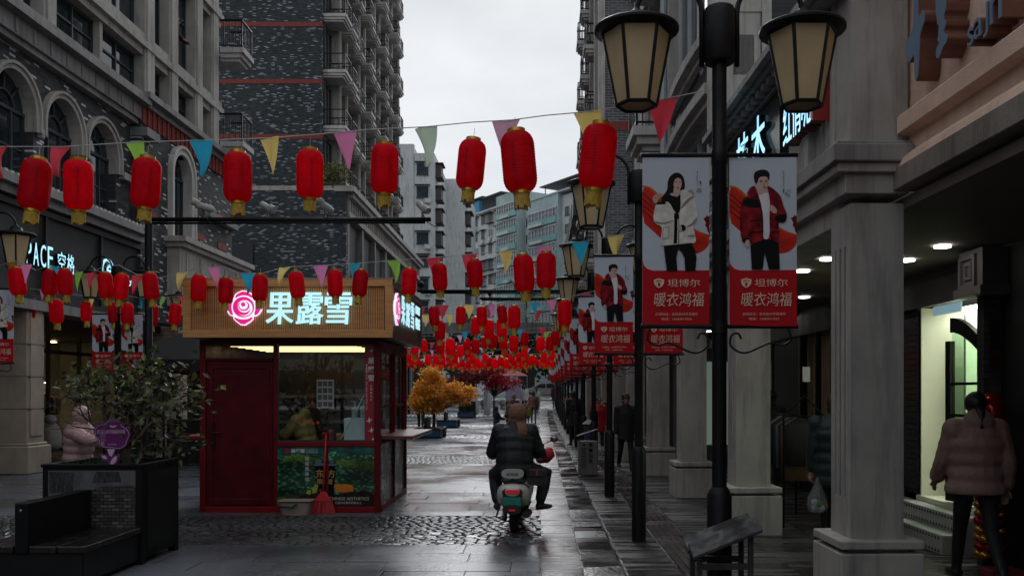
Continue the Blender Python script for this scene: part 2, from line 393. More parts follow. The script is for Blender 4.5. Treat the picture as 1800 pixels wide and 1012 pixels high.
while y<60:
    for x0,x1 in ((.79,1.28),(1.68,2.35),(2.35,3.1),(3.1,3.85),(3.85,4.4)):
        pcs.append(((x0+x1)/2,y+.15,x1-x0-.008,.292,shows((x0+x1)/2,y,x1-x0,.3)))
    y+=.3
lay(walk,'paving_stone',arc_tile,pcs,.03,.02)
pcs=[]; y=-2
while y<60:
    wd=rnd.uniform(.35,.5); pcs.append((.59,y+wd/2,.36,wd-.012,shows(.59,y,.36,wd))); y+=wd
lay(gut,'gutter_stone',wet_gut,[(a,b,c,d,e) for a,b,c,d,e in pcs],.012,.02,tilt=.03)
for o in gut.children: o.location.z-=.026
# guiding strip: plates with raised bars
tac=wet('wet_tactile_plate',(.03,.024,.024),.3,.08,.3,.3,50,vs=2)
mb=MB(); mb.box(-.18,.18,-.2,.2,-.03,0)
for k in range(5):
    mb.box(-.155+k*.0775-.018,-.155+k*.0775+.018,-.196,.196,0,.007,1)
pl=mb.mesh('tactile_plate',[tac,wet('wet_tactile_bar',(.085,.07,.07),.3,.08,.25,.3,50,vs=2)],bevel=.003)
y=3
while y<75:
    inst('tactile_plate',pl,walk,(1.48,y,GZ(y)),(rnd.gauss(0,.006),rnd.gauss(0,.006),0)); y+=.405 if y<40 else .4051

# ================================================================ building with the arched windows, across the street
FL=Frame((-10.5,0,0),(0,1,0),(1,0,0))
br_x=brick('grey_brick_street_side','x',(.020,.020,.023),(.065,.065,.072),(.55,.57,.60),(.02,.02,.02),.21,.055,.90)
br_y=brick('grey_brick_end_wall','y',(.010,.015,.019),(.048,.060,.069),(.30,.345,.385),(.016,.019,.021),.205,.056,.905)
AB=thing('arched_building','grey brick building with tall arched windows above a black shop fascia','building',(-10.5,22,0))
def part(mb,name,mat,parent,**k): return mb.build(name,mat,parent,world=True,**k)
def arch_pts(c,r,spring,n=14): return [(c+r*math.cos(math.pi*i/n),spring+r*math.sin(math.pi*i/n)) for i in range(n+1)]  # from +u to -u
arches=[(12.2,.70),(13.95,.70),(15.75,.70),(17.55,.70),(19.35,.70),(21.1,.70)]
SILL,SPR=5.82,7.35
mb=MB(); prev=-12.0
def arch_wall(mb,F,u0,u1,c,r,v0,v1,spring,d=0.):
    mb.fbox(F,u0,c-r,v0,v1,d-.3,d); mb.fbox(F,c+r,u1,v0,v1,d-.3,d)
    ap=arch_pts(c,r,spring)
    for (a,b),(a2,b2) in zip(ap[:-1],ap[1:]): mb.fpoly(F,[(a,b),(a,v1),(a2,v1),(a2,b2)],d-.3,d)
mb.fbox(FL,-12,11.3,SILL,8.5,-.3,0)
edges=[11.3,13.08,14.85,16.65,18.45,20.22,22.6]
for (c,r),a,b in zip(arches,edges[:-1],edges[1:]): arch_wall(mb,FL,a,b,c,r,SILL,8.5,SPR)
part(mb,'brick_wall',br_x,AB)
mbh=MB()
for c,r in arches:                                  # hood moulds joined by string courses
    for r0,r1,d in ((r-.005,r+.09,.08),(r+.09,r+.15,.13)):
        o=arch_pts(c,r1,SPR); i=arch_pts(c,r0,SPR)
        for k in range(14): mbh.fpoly(FL,[i[k],o[k],o[k+1],i[k+1]],-.05 if r0>r else -.25,d)
        for sg in (-1,1):
            a,b=sorted((c+sg*r0,c+sg*r1)); mbh.fbox(FL,a,b,7.02,SPR,-.05 if r0>r else -.25,d)
for (c,r),(c2,r2) in zip(arches[:-1],arches[1:]): mbh.fbox(FL,c+r+.151,c2-r2-.151,6.95,7.12,-.02,.11)
mbh.fbox(FL,arches[-1][0]+.881,22.55,6.95,7.12,-.02,.14)
part(mbh,'hood_mould',stone,AB)
def arched_window(c,r,F,parent,v0,spring,d=-.2):
    mb=MB()
    for u in (c-r,c-.34*r-.02,c+.34*r-.02,c+r-.06): mb.fbox(F,u,u+.05,v0,spring,d-.03,d+.03)
    mb.fbox(F,c-r,c+r,spring-.05,spring+.02,d-.04,d+.04); mb.fbox(F,c-r,c+r,v0,v0+.07,d-.04,d+.04); mb.fbox(F,c-r,c+r,v0+.75,v0+.79,d-.02,d+.02)
    ip=arch_pts(c,r*.5,spring,10); op=arch_pts(c,r*.44,spring,10)
    for k in range(10): mb.fpoly(F,[op[k],ip[k],ip[k+1],op[k+1]],d-.03,d+.03)
    for a in (45,90,135):
        ca,sa=math.cos(R(a)),math.sin(R(a)); n=.022
        mb.fpoly(F,[(c+r*.5*ca+n*sa,spring+r*.5*sa-n*ca),(c+r*ca+n*sa,spring+r*sa-n*ca),(c+r*ca-n*sa,spring+r*sa+n*ca),(c+r*.5*ca-n*sa,spring+r*.5*sa+n*ca)],d-.03,d+.03)
    fr=part(mb,'window_frame',dk_frm,parent)
    g=MB(); g.fpoly(F,[(c-r,v0),(c+r,v0)]+arch_pts(c,r,spring),d-.03,d-.01)
    gl=g.build('pane',dk_gls,fr)
for c,r in arches: arched_window(c,r,FL,AB,SILL,SPR)
# ledge with dentils, fascia, cornice
mb=MB(); mb.fbox(FL,-12,22.6,5.45,5.62,-.3,.35); mb.fbox(FL,-12,22.6,5.62,5.76,-.3,.5); mb.fbox(FL,-12,22.6,5.76,5.82,-.3,.42)
part(mb,'ledge',stone_d,AB)
mb=MB()
u=13.0
while u<22.5: mb.fbox(FL,u,u+.10,5.82,5.87,.2,.42); u+=.2
o=part(mb,'ledge_caps',stone_l,AB); o['kind']='stuff'
mb=MB(); mb.fbox(FL,-12,22.6,3.55,5.45,-.3,.18)
for u in (10.6,18.3,20.6): mb.fbox(FL,u,u+.09,3.62,5.4,.18,.24)
mb.fbox(FL,-12,22.6,5.28,5.4,.18,.26); mb.fbox(FL,-12,22.6,3.5,3.62,-.3,.26)
part(mb,'fascia',black_p,AB)
mb=MB(); mb.fbox(FL,-12,22.6,3.3,3.5,-.3,.3); mb.fbox(FL,-12,22.6,8.5,8.62,-.3,.2)
mb.fbox(FL,-12,22.7,8.62,8.98,-.3,.28); mb.fbox(FL,-12,22.7,8.98,9.12,-.3,.5); mb.fbox(FL,-12,22.7,9.12,9.24,-.3,.42)
u=-12
while u<22.4: mb.fbox(FL,u,u+.05,8.66,8.95,.28,.31); u+=.62
part(mb,'cornice',stone_d,AB)
# upper storeys: glass recessed behind piers and spandrels
mb=MB(); mb.fbox(FL,11.4,29.3,9.24,22,-.9,-.55); part(mb,'upper_wall',br_x,AB)
piers=[11.4,14.4,17.35,18.6,23.35,24.9,26.75,28.1]
for i,u in enumerate(piers):
    mb=MB(); wdt=.62 if i not in (2,3) else .5
    mb.fbox(FL,u,u+wdt,9.24 if u<23 else 9.0,22,-.5,.02); mb.fbox(FL,u+.08,u+wdt-.12,9.24 if u<23 else 9.0,22,.02,.07)
    mb.fbox(FL,u+wdt,u+wdt+.12,9.24 if u<23 else 9.0,22,-.5,-.08)
    part(mb,'pier',stone,AB)
mb=MB()
for h in (10.55,13.6,16.65,19.7):
    mb.fbox(FL,11.5,29.0,h,h+.18,-.5,-.02); mb.fbox(FL,11.5,29.0,h+.18,h+.36,-.5,.1); mb.fbox(FL,11.5,29.0,h+.36,h+.56,-.5,.03)
part(mb,'spandrel',stone,AB)
for a,b in zip(piers[:-1],piers[1:]):
    if a<11: continue
    wdt=.74
    for h0,h1 in ((9.24,10.55),(11.11,13.6),(14.16,16.65)):
        n=2 if b-a>2.4 else 1
        u0,u1=a+wdt,b
        for k in range(n):
            p0=u0+(u1-u0)*k/n; p1=u0+(u1-u0)*(k+1)/n-(.14 if k<n-1 else 0)
            mb=MB(); d=-.3
            mb.fbox(FL,p0,p1,h0,h0+.07,d-.04,d+.04); mb.fbox(FL,p0,p1,h1-.07,h1,d-.04,d+.04)
            for t in (0,.5,1): mb.fbox(FL,p0+(p1-p0-.05)*t,p0+(p1-p0-.05)*t+.05,h0+.07,h1-.07,d-.04,d+.04)
            mb.fbox(FL,p0+.05,p1-.05,h0+(h1-h0)*.62,h0+(h1-h0)*.62+.05,d-.03,d+.03)
            f=part(mb,'window',dk_frm,AB)
            q=MB(); q.fbox(FL,p0,p1,h0,h1,d-.03,d-.01); q.build('pane',dk_gls,f)
        if n>1: mb=MB(); mb.fbox(FL,u0+(u1-u0)/2-.14,u0+(u1-u0)/2,h0,h1,-.5,-.1); part(mb,'mullion',stone,AB)
# corner bay, a little forward, with red soldier course
FB=Frame((-10.25,0,0),(0,1,0),(1,0,0))
mb=MB(); arch_wall(mb,FB,22.6,29.3,25.1,.62,5.9,8.3,7.75); mb.fbox(FB,22.6,29.3,8.3,9.0,-.3,0)
mb.fbox(FB,22.6,29.3,3.5,5.9,-.3,0)
part(mb,'brick_wall',br_x,AB)
mb=MB()
for r0,r1,d in ((.615,.78,.1),(.78,.86,.15)):
    o=arch_pts(25.1,r1,7.75); i=arch_pts(25.1,r0,7.75)
    for k in range(14): mb.fpoly(FB,[i[k],o[k],o[k+1],i[k+1]],-.2,d)
    for sg in (-1,1):
        a,b=sorted((25.1+sg*r0,25.1+sg*r1)); mb.fbox(FB,a,b,5.9,7.75,-.2,d)
part(mb,'hood_mould',stone_l,AB); arched_window(25.1,.62,FB,AB,5.9,7.75)
for u in (22.75,26.1,28.0):
    for h in (6.2,7.15): mb=MB(); mb.fbox(FB,u,u+.8,h,h+.2,0,.015); part(mb,'red_brick_patch',red_br,AB)
mb=MB(); k=22.6
while k<29.2: mb.fbox(FB,k,k+.09,8.55,9.0,0,.03 if int((k-22.6)/.1)%3 else .07); k+=.1
part(mb,'red_brick_band',red_br,AB)['kind']='stuff'
mb=MB(); mb.fbox(FB,22.5,29.3,9.0,9.14,-.3,.12); mb.fbox(FB,22.5,29.3,9.14,9.3,-.3,.3); mb.fbox(FB,22.56,23.3,8.2,8.42,-.29,.2); mb.fbox(FB,26.9,29.4,7.0,7.18,-.3,.18)
part(mb,'cornice',stone_d,AB)
# grey portico under the corner bay
mb=MB(); mb.fbox(FB,24.2,29.6,4.0,5.62,0,.35); mb.fbox(FB,24.1,29.7,5.62,5.75,0,.5); mb.fbox(FB,24.0,29.8,5.75,5.9,0,.6)
for u in (24.6,25.6,26.6,27.6,28.6): mb.fbox(FB,u,u+.25,4.1,5.5,.35,.39)
part(mb,'portico',stone,AB)
# balconies at the corner
rail_m=black_m
def balcony(parent,F,u0,u1,v,dp,slab,rail,world=True,nb=7):
    mb=MB(); mb.fbox(F,u0,u1,v-.16,v,0,dp); mb.fbox(F,u0+.06,u1-.06,v-.30,v-.16,0,dp-.08); mb.fbox(F,u0+.14,u1-.14,v-.40,v-.30,0,dp-.18)
    b=part(mb,'balcony',slab,parent); q=MB(); a=.03
    q.fbox(F,u0+.03,u1-.03,v+.86,v+.91,dp-.09,dp-.04); q.fbox(F,u0+.03,u1-.03,v+.06,v+.09,dp-.08,dp-.05)
    for s in (u0+.03,u1-.07): q.fbox(F,s,s+.04,v+.86,v+.91,0,dp-.09); q.fbox(F,s,s+.04,v+.06,v+.09,0,dp-.08)
    for s in (u0+.03,u1-.07): q.fbox(F,s,s+.04,v,v+.86,dp-.09,dp-.05)
    for k in range(nb): u=u0+.12+(u1-u0-.24)*k/(nb-1); q.fbox(F,u-.01,u+.01,v+.09,v+.86,dp-.08,dp-.06)
    for k in range(3):
        d=dp*(k+.6)/4
        for s in (u0+.04,u1-.06): q.fbox(F,s,s+.02,v+.09,v+.86,d-.01,d+.01)
    q.build('railing',rail,b)
for h in (8.35,11.35): balcony(AB,FB,28.2,29.25,h+1.3,.75,stone_l,rail_m)
# street-level: stone columns, shop recess
colsL=[-4.2,3.2,10.4,17.65,25.05]
for u in colsL:
    mb=MB(); mb.fbox(FL,u,u+.62,.62,3.5,-.55,.22); mb.fbox(FL,u+.1,u+.52,.75,3.4,.22,.245)
    c=part(mb,'column',sandst,AB,bevel=.01)
    q=MB(); q.fbox(FL,u-.1,u+.72,0,.56,-.65,.32); q.fbox(FL,u-.05,u+.67,.56,.62,-.6,.27); q.build('base',sandst,c,bevel=.02)
    q=MB()
    for h in (1.3,1.95,2.6,3.25): q.fbox(FL,u-.003,u+.623,h,h+.012,-.553,.249)
    q.build('joint',M('joint_dark',(.08,.07,.06),.9),c)
shop_d=M('dark_shop_interior',(.03,.028,.027),.7)
shop_c=M('cream_shop_wall',(.45,.40,.33),.7)
mb=MB(); mb.fbox(FL,-12,30.3,3.3,3.5,-6.4,-.3); mb.fbox(FL,-12,30.3,0,3.3,-6.6,-6.4); mb.fbox(FL,-12,21.9,0,3.3,-3.7,-3.6)
mb.fbox(FL,30.1,30.3,0,9,-6.4,-.3); mb.fbox(FL,11.4,29.3,5,22,-7,-6); mb.fbox(FL,-12,11.4,8.9,9.1,-6,-.3)
part(mb,'shop_shell',shop_d,AB)
mb=MB(); mb.fbox(FL,22,30,0,3.3,-5.9,-5.8); mb.fbox(FL,21.9,22,0,3.3,-5.9,-3.6); mb.fbox(FL,29.9,30,0,3.3,-5.8,-3.7); mb.fbox(FL,22,29.9,0.0,.06,-5.8,-3.6)
part(mb,'shop_wall',shop_c,AB)
sg=glass('shop_glass',(.85,.9,.88))
mb=MB()
for u in (22,25.3,27.0,29.8): mb.fbox(FL,u,u+.08,.1,3.3,-3.7,-3.6)
mb.fbox(FL,22,29.9,2.75,2.85,-3.69,-3.61); mb.fbox(FL,22,29.9,0,.12,-3.69,-3.61)
f=part(mb,'shop_front',M('brown_shop_frame',(.05,.03,.02),.4),AB)
mb=MB(); mb.fbox(FL,22,29.9,.12,3.2,-3.66,-3.65); mb.build('pane',sg,f)
mb=MB()
for u in (24.4,25.6,26.8,28.0): mb.fbox(FL,u,u+1.0,1.95,1.99,-5.8,-5.4)
part(mb,'shelf',shop_c,AB)
warm=EM('warm_lamp',(1,.72,.38),16)
mb=MB()
for u in (23.2,24.6,26.0,27.2,28.4): mb.fbox(FL,u,u+.14,3.24,3.26,-5.3,-5.16)
for u in (24.6,25.9,27.1,28.3): mb.fbox(FL,u,u+.5,1.93,1.945,-5.6,-5.55)
part(mb,'shop_lamp',warm,AB)
# sign letters
cyan=EM('cyan_white_sign',(.40,.80,1),.75)
def sign_letters(parent,F,u,v,txt,h,d0,mat=cyan,side=None,bold=.01,dep=.03,flip=False,**k):
    mb=MB(); U=-F.U if flip else F.U
    put_text(mb,txt,F.p(u,v,d0+dep),U,(0,0,1),F.N,h,0,bold=bold,ext=dep,**k); part(mb,'letter_return',black_m,parent)
    mb=MB(); put_text(mb,txt,F.p(u,v,d0+2*dep+.003),U,(0,0,1),F.N,h,0,bold=bold,ext=.002,**k)
    return part(mb,'sign_letters',mat,parent)
for i,ch in enumerate('SPACE'): sign_letters(AB,FL,17.38+i*.26,4.44,ch,.46,.2,bold=0,width=.19)
for i,ch in enumerate('空格'): sign_letters(AB,FL,18.86+i*.36,4.42,ch,.42,.2,bold=0,width=.30)
sign_letters(AB,FL,20.95,4.5,'e',.32,.2); sign_letters(AB,FL,22.1,4.35,'Jowe',.3,.2)
q=Vector(FL.p(20.95,4.5,.22)); mb=MB(); mb.tube([q+Vector((0,.28*math.cos(R(a)),.28*math.sin(R(a)))) for a in range(0,361,20)],.03,6); part(mb,'sign_ring',cyan,AB)

# ================================================================ tall grey brick tower and its podium
TW=thing('brick_tower','tall dark grey brick tower with red bands and many small balconies','building',(-12,58,0))
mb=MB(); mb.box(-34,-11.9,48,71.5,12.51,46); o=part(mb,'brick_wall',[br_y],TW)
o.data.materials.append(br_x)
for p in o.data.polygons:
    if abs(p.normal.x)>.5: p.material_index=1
mb=MB()
for h in (15.4,18.4,21.5,24.6,27.6,30.7,33.8):
    mb=MB(); mb.box(-34,-11.88,47.98,48.4,h,h+.24); mb.box(-11.899,-11.88,48.4,71.5,h,h+.24)
    part(mb,'red_brick_band',red_br,TW)
FT=Frame((-11.9,0,0),(0,1,0),(1,0,0))
tp=[49.9,51.6,55.2,56.9,60.4,62.1,65.6,67.3,70.6]
for u in tp:
    mb=MB(); mb.fbox(FT,u,u+.45,12.7,46,0,.5); mb.fbox(FT,u+.1,u+.35,12.7,46,.5,.56); part(mb,'pier',stone,TW)
pane_sh=None
for fl in range(11):
    h=12.9+fl*3.07
    for i,(a,b) in enumerate(zip([48.3]+tp[:-1],tp)):
        u0=a+(.45 if a>48.4 else 0); u1=b
        mb=MB(); mb.fbox(FT,u0,u1,h-.1,h+.12,0,.3); mb.fbox(FT,u0,u1,h+.12,h+.26,0,.42); 
        if u1-u0>2: part(mb,'spandrel',stone,TW)
        mb=MB(); mb.fbox(FT,u0+.1,u1-.1,h+.3,h+.36,.02,.1); mb.fbox(FT,u0+.1,u1-.1,h+2.6,h+2.66,.02,.1)
        for t in (0,.5,1): uu=u0+.1+(u1-u0-.26)*t; mb.fbox(FT,uu,uu+.06,h+.36,h+2.6,.02,.1)
        f=part(mb,'window',wh_frm if i%3==1 else dk_frm,TW)
        q=MB(); q.fbox(FT,u0+.12,u1-.12,h+.33,h+2.62,.01,.04); q.build('pane',dk_gls,f)
        if u1-u0>2:
            balcony(TW,FT,u0+.1,u0+1.25,h+.25,1.0,stone_l,rail_m); balcony(TW,FT,u1-1.3,u1-.15,h+.25,1.0,stone_l,rail_m)
        else: balcony(TW,FT,u0-.05 if u0>48.5 else u0,u1+.02,h+.25,1.25,stone_l,rail_m,nb=6)
PD=thing('podium_building','low dark brick podium with grey cornice below the balcony tower','building',(-10.5,60,0))
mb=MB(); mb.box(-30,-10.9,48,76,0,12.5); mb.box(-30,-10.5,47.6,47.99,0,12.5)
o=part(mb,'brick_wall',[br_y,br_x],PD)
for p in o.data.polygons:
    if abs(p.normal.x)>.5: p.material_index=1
mb=MB(); FP=Frame((-10.9,0,0),(0,1,0),(1,0,0))
mb.fbox(FP,48,76,11.2,11.5,0,.5); mb.fbox(FP,48,76,11.5,12.2,0,.42); mb.fbox(FP,48,76,12.2,12.45,0,.7); mb.fbox(FP,47.55,76,12.45,12.75,-.2,.85)
mb.fbox(Frame((0,47.6,0),(1,0,0),(0,-1,0)),-30,-10.4,12.5,12.75,0,.03)
u=48.2
while u<76: mb.fbox(FP,u,u+.12,11.55,12.15,.42,.5); u+=.6
part(mb,'cornice',stone,PD)
pan=M('charcoal_panel',(.035,.036,.04),.5)
for k in range(7):
    u=48.6+k*3.9
    mb=MB(); mb.fbox(FP,u-.5,u-.1,0,11.2,0,.4); part(mb,'pier',stone_d,PD)
    mb=MB(); mb.fbox(FP,u,u+3.2,8.2,11.1,.02,.12); part(mb,'panel',pan,PD); mb=MB(); mb.fbox(FP,u,u+3.2,4.2,5.0,.02,.3); part(mb,'panel',pan,PD)
    mb=MB(); mb.fbox(FP,u,u+3.2,5.0,8.2,.02,.05)
    w_=part(mb,'window',dk_gls,PD); q=MB()
    for j in range(4): q.fbox(FP,u+j*1.03,u+j*1.03+.1,5.0,8.2,.05,.16)
    for j in range(14): q.fbox(FP,u+.1,u+.8,5.2+j*.2,5.28+j*.2,.05,.12); q.fbox(FP,u+2.3,u+3.0,5.2+j*.2,5.28+j*.2,.05,.12)
    q.build('louvre',dk_frm,w_)
mb=MB(); mb.box(-21,-15.5,47.5,47.6,0,9.6); part(mb,'recess_panel',M('dark_brick_recess',(.03,.034,.04),.8,bump=.4,bs=10),PD)

# ================================================================ white apartment slab and the long block at the street's end
def apt_window(parent,F,u,v,ww,hh,kind,gm,fm):
    mb=MB(); mb.fbox(F,u-.06,u+ww+.06,v-.1,v,0,.16)
    mb.fbox(F,u-.02,u+ww+.02,v,v+.06,.0,.1); mb.fbox(F,u-.02,u+ww+.02,v+hh-.06,v+hh,0,.1)
    for t in (0,.5,1): mb.fbox(F,u+(ww-.06)*t,u+(ww-.06)*t+.06,v+.06,v+hh-.06,0,.1)
    w=part(mb,'window',fm,parent); q=MB(); q.fbox(F,u,u+ww,v,v+hh,.01,.03); q.build('pane',gm,w); return w
whiteb=M('stained_white_render',(.50,.52,.52),.85,var=.14,vs=.25,bump=.15,bs=8,streak=.5)
tealb=M('faded_teal_render',(.22,.40,.40),.85,var=.2,vs=.3,bump=.15,bs=8,streak=.4)
gls2=M('bluish_window_glass',(.03,.055,.07),.08,var=.6,vs=.4,spec=.7)
cage_m=M('rusty_window_cage',(.06,.055,.055),.7); awn_m=M('old_awning',(.06,.07,.08),.7); ac_m=M('air_conditioner_white',(.5,.5,.48),.6)
blue_s=M('blue_tarp',(.03,.22,.40),.6)
WB=thing('white_apartment_block','narrow stained white apartment block with small windows beyond the tower','building',(-13,116,GZ(116)))
Fw=Frame((0,116,0),(1,0,0),(0,-1,0)); Fs=Frame((-13.9,0,0),(0,1,0),(1,0,0))
mb=MB(); mb.box(-32,-16.6,117,135,0,33.8); mb.box(-16.6,-13.95,116,135,0,33.0); mb.box(-19.2,-16.65,116.0,117,0,34.2); part(mb,'wall',whiteb,WB)
mb=MB(); mb.box(-14.6,-11.2,130,152,0,33); part(mb,'rear_wing',whiteb,WB)
for fl in range(9):
    v=6+fl*3.02
    if fl not in (6,):
        apt_window(WB,Fw,-16.25,v,1.5,1.45,0,gls2,dk_frm)
        mb=MB(); mb.fbox(Fw,-16.5,-14.5,v+1.6,v+1.68,0,.5); part(mb,'awning',awn_m,WB)
        if fl%2: mb=MB(); mb.fbox(Fw,-15.2,-14.4,v-.75,v-.15,.1,.45); part(mb,'air_conditioner',ac_m,WB)
    mb=MB(); mb.box(-13.95,-13.2,117.2,119.6,v,v+1.7); mb.box(-13.95,-13.0,117,119.8,v-.1,v); mb.box(-13.95,-12.9,116.9,119.9,v+1.75,v+1.85); part(mb,'window_cage',cage_m,WB)
    mb=MB(); mb.box(-11.2,-10.5,131,134,v-.6,v+1.0); mb.box(-11.2,-10.1,130.6,134.4,v+1.1,v+1.25); part(mb,'window_cage',cage_m,WB)
LB=thing('long_apartment_block','long old apartment block with teal balconies and roof sheds closing the street','building',(-8,165,GZ(165)))
p0=Vector((-24,190,0)); p1=Vector((8.5,141,0)); U=(p1-p0).normalized(); Ln=(p1-p0).length
Fb=Frame(p0,U,Vector((U.y,-U.x,0)))
def seg(u0,u1,h,d,m,name='wall'): mb=MB(); mb.fbox(Fb,u0,u1,0,h,-10,d); part(mb,name,m,LB)
seg(0,31,36.2,0,whiteb); seg(31,38.5,37.6,1.6,M('pale_teal_wall',(.36,.45,.45),.85,var=.2,vs=.3,streak=.5),'teal_bay'); seg(38.5,40.5,35.6,0,whiteb); seg(40.5,50,35.0,.8,M('pale_teal_wall'),'teal_wing'); seg(50,Ln,34.6,0,whiteb)
rg=random.Random(3)
for fl in range(10):
    v=7.5+fl*2.95
    for k in range(11):
        u=.8+k*2.75; d=0; Fk=Fb
        t=rg.random()
        apt_window(LB,Fb,u,v,1.6 if t<.6 else 1.1,1.5,0,gls2,wh_frm if t<.7 else dk_frm)
        if t<.38:
            mb=MB(); mb.fbox(Fb,u-.3,u+2.0,v-.4,v-.3,.0,.75)
            for q in range(9): mb.fbox(Fb,u-.3+q*.28,u-.26+q*.28,v-.3,v+1.5,.68,.73)
            for q in range(5): mb.fbox(Fb,u-.3,u+2.0,v-.2+q*.4,v-.16+q*.4,.68,.73)
            mb.fbox(Fb,u-.4,u+2.1,v+1.55,v+1.62,0,.95); part(mb,'window_cage',cage_m,LB)
        elif t<.75:
            mb=MB(); mb.fbox(Fb,u+.2,u+1.05,v-.85,v-.2,.05,.45); part(mb,'air_conditioner',ac_m,LB)
        if t>.6: mb=MB(); mb.fbox(Fb,u-.2,u+1.9,v+1.6,v+1.68,0,.7); part(mb,'awning',rg.choice([awn_m,cage_m,tealb]),LB)
        if k%4==3: mb=MB(); mb.fbox(Fb,u-.95,u-.8,0,36,0,.12); part(mb,'drain_pipe',stone_d,LB)
    for (a,b,d) in ((31.3,38.2,1.6),(40.9,49.6,.8)):
        if a>40 and fl==9: continue
        Fd=Frame(Fb.p(0,0,d),Fb.U,Fb.N)
        mb=MB(); mb.fbox(Fd,a,b,v-.95,v+.1,0,.35); part(mb,'parapet',tealb,LB)
        mb=MB(); mb.fbox(Fd,a,b,v+.12,v+1.6,.0,.06); w_=part(mb,'window',gls2,LB)
        q=MB(); n=8
        for j in range(n+1): q.fbox(Fd,a+(b-a-.1)*j/n,a+(b-a-.1)*j/n+.1,v+.1,v+1.65,.06,.16)
        q.fbox(Fd,a,b,v+1.55,v+1.7,.06,.2); q.fbox(Fd,a,b,v+.8,v+.86,.06,.14); q.build('frame',wh_frm,w_)
        mb=MB(); mb.fbox(Fd,a+rg.uniform(0,4),a+5,v-1.0,v-.5,.36,.75); part(mb,'air_conditioner',ac_m,LB)
    for u in ((38.9,51,54) if fl<9 else ()): apt_window(LB,Fb,u,v,1.1,1.4,0,gls2,dk_frm)
mb=MB(); mb.fbox(Fb,-1,31,36.2,36.5,-10,.3); mb.fbox(Fb,40.4,Ln+.2,35.0,35.25,-10,1.0); part(mb,'roof_edge',whiteb,LB)
for (a,b,h,m) in ((-1,10,2.4,awn_m),(11,24,2.6,awn_m),(24,31,2.2,awn_m),(44,Ln,1.7,awn_m)):
    mb=MB(); z0=36.5 if a<40 else 35.25
    mb.fbox(Fb,a,b,z0+h,z0+h+.18,-8,.6)
    for u in (a+.4,(a+b)/2,b-.4): mb.fbox(Fb,u,u+.12,z0,z0+h,-.4,-.28)
    part(mb,'roof_shed',m,LB)
mb=MB(); mb.fbox(Fb,3,8,38.0,38.9,.3,.7); mb.fbox(Fb,18,22,36.6,38.8,-.6,.1); part(mb,'tarp',blue_s,LB)
# ================================================================ arcade building beside the camera
FR=Frame((2.43,0,0),(-.0165,1,0),(-1,-.0165,0))
ARC=thing('arcade_building','grey rendered building with a columned arcade and lit signs','building',(2.9,18,0))
colu=[-7.8,-4.2,-.6,3.0]+[6.6+3.6*i for i in range(9)]
groove=M('groove_shadow_paint',(.10,.095,.09),.9)
for u in colu:
    mb=MB(); mb.fbox(FR,u,u+.42,.55,3.06,-.40,-.02)
    # street face: strips that leave three flutes
    for a,b in ((0,.10),(.135,.20),(.235,.30),(.335,.42)): mb.fbox(FR,u+a,u+b,.85,2.75,-.02,0)
    mb.fbox(FR,u,u+.42,.55,.85,-.02,0); mb.fbox(FR,u,u+.42,2.75,3.06,-.02,0)
    c=part(mb,'column',stone,ARC)
    q=MB(); q.fbox(FR,u-.11,u+.53,0,.455,-.51,.11); q.fbox(FR,u-.03,u+.45,.455,.485,-.43,.03); q.fbox(FR,u-.11,u+.53,.485,.55,-.51,.11)
    q.build('base',stone,c,bevel=.008)
mb=MB()
mb.fbox(FR,6.9,39,2.95,3.12,-.40,-.01); mb.fbox(FR,6.55,39,3.12,3.27,-.42,.06); mb.fbox(FR,6.5,39,3.27,3.34,-.42,.13)
part(mb,'beam',stone,ARC,bevel=.006)
mb=MB(); mb.fbox(FR,6.46,39,3.34,3.47,-.42,.17); mb.fbox(FR,6.5,39,3.47,3.5,-.42,.13); part(mb,'cornice',stone_d,ARC,bevel=.008)
# nearer part: slab with rusty edge, peach wall
rust=M('rust_stained_concrete',(.25,.21,.175),.8,var=.3,vs=1.2,bump=.4,bs=60,streak=.55)
mb=MB(); mb.fbox(FR,-10,6.58,3.14,3.30,-3.2,-.30); part(mb,'slab',rust,ARC,bevel=.006)
mb=MB(); mb.fbox(FR,-10,6.75,3.30,7,-.8,-.46); 
mb.fpoly(Frame(FR.p(-10,0,0),FR.N,-FR.U),[(-.46,3.30),(-.31,3.30),(-.33,3.36),(-.43,3.44),(-.43,3.55),(-.34,3.57),(-.34,3.69),(-.36,3.71),(-.46,3.71)],-16.58,0)
part(mb,'sign_wall',peach,ARC)
mb=MB(); mb.fbox(FR,6.6,7.02,3.5,7,-.43,-.02)
for a,b in ((0,.07),(.35,.42)): mb.fbox(FR,6.6+a,6.6+b,3.5,7,-.02,0)
mb.fbox(FR,6.67,6.95,3.5,3.62,-.02,0)
part(mb,'pilaster',stone,ARC)
mb=MB(); mb.fbox(FR,7.02,11,3.5,4.62,-.42,-.12)
for a,b in ((7.02,7.3),(7.75,7.95),(9.3,9.55)): mb.fbox(FR,a,b,3.5,4.4,-.12,-.05)
part(mb,'wall',stone,ARC)
mb=MB()
mb.fbox(FR,7.0,11.0,4.6,4.63,-.42,.0); mb.fbox(FR,6.5,11.05,4.71,4.75,-.42,.14); mb.fbox(FR,6.5,11.08,4.75,4.82,-.42,.22); mb.fbox(FR,7,11,4.63,4.71,-.42,-.06)
u=7.1
while u<10.9: mb.fbox(FR,u,u+.1,4.635,4.705,-.06,.09); u+=.2
part(mb,'cornice',stone_d,ARC)
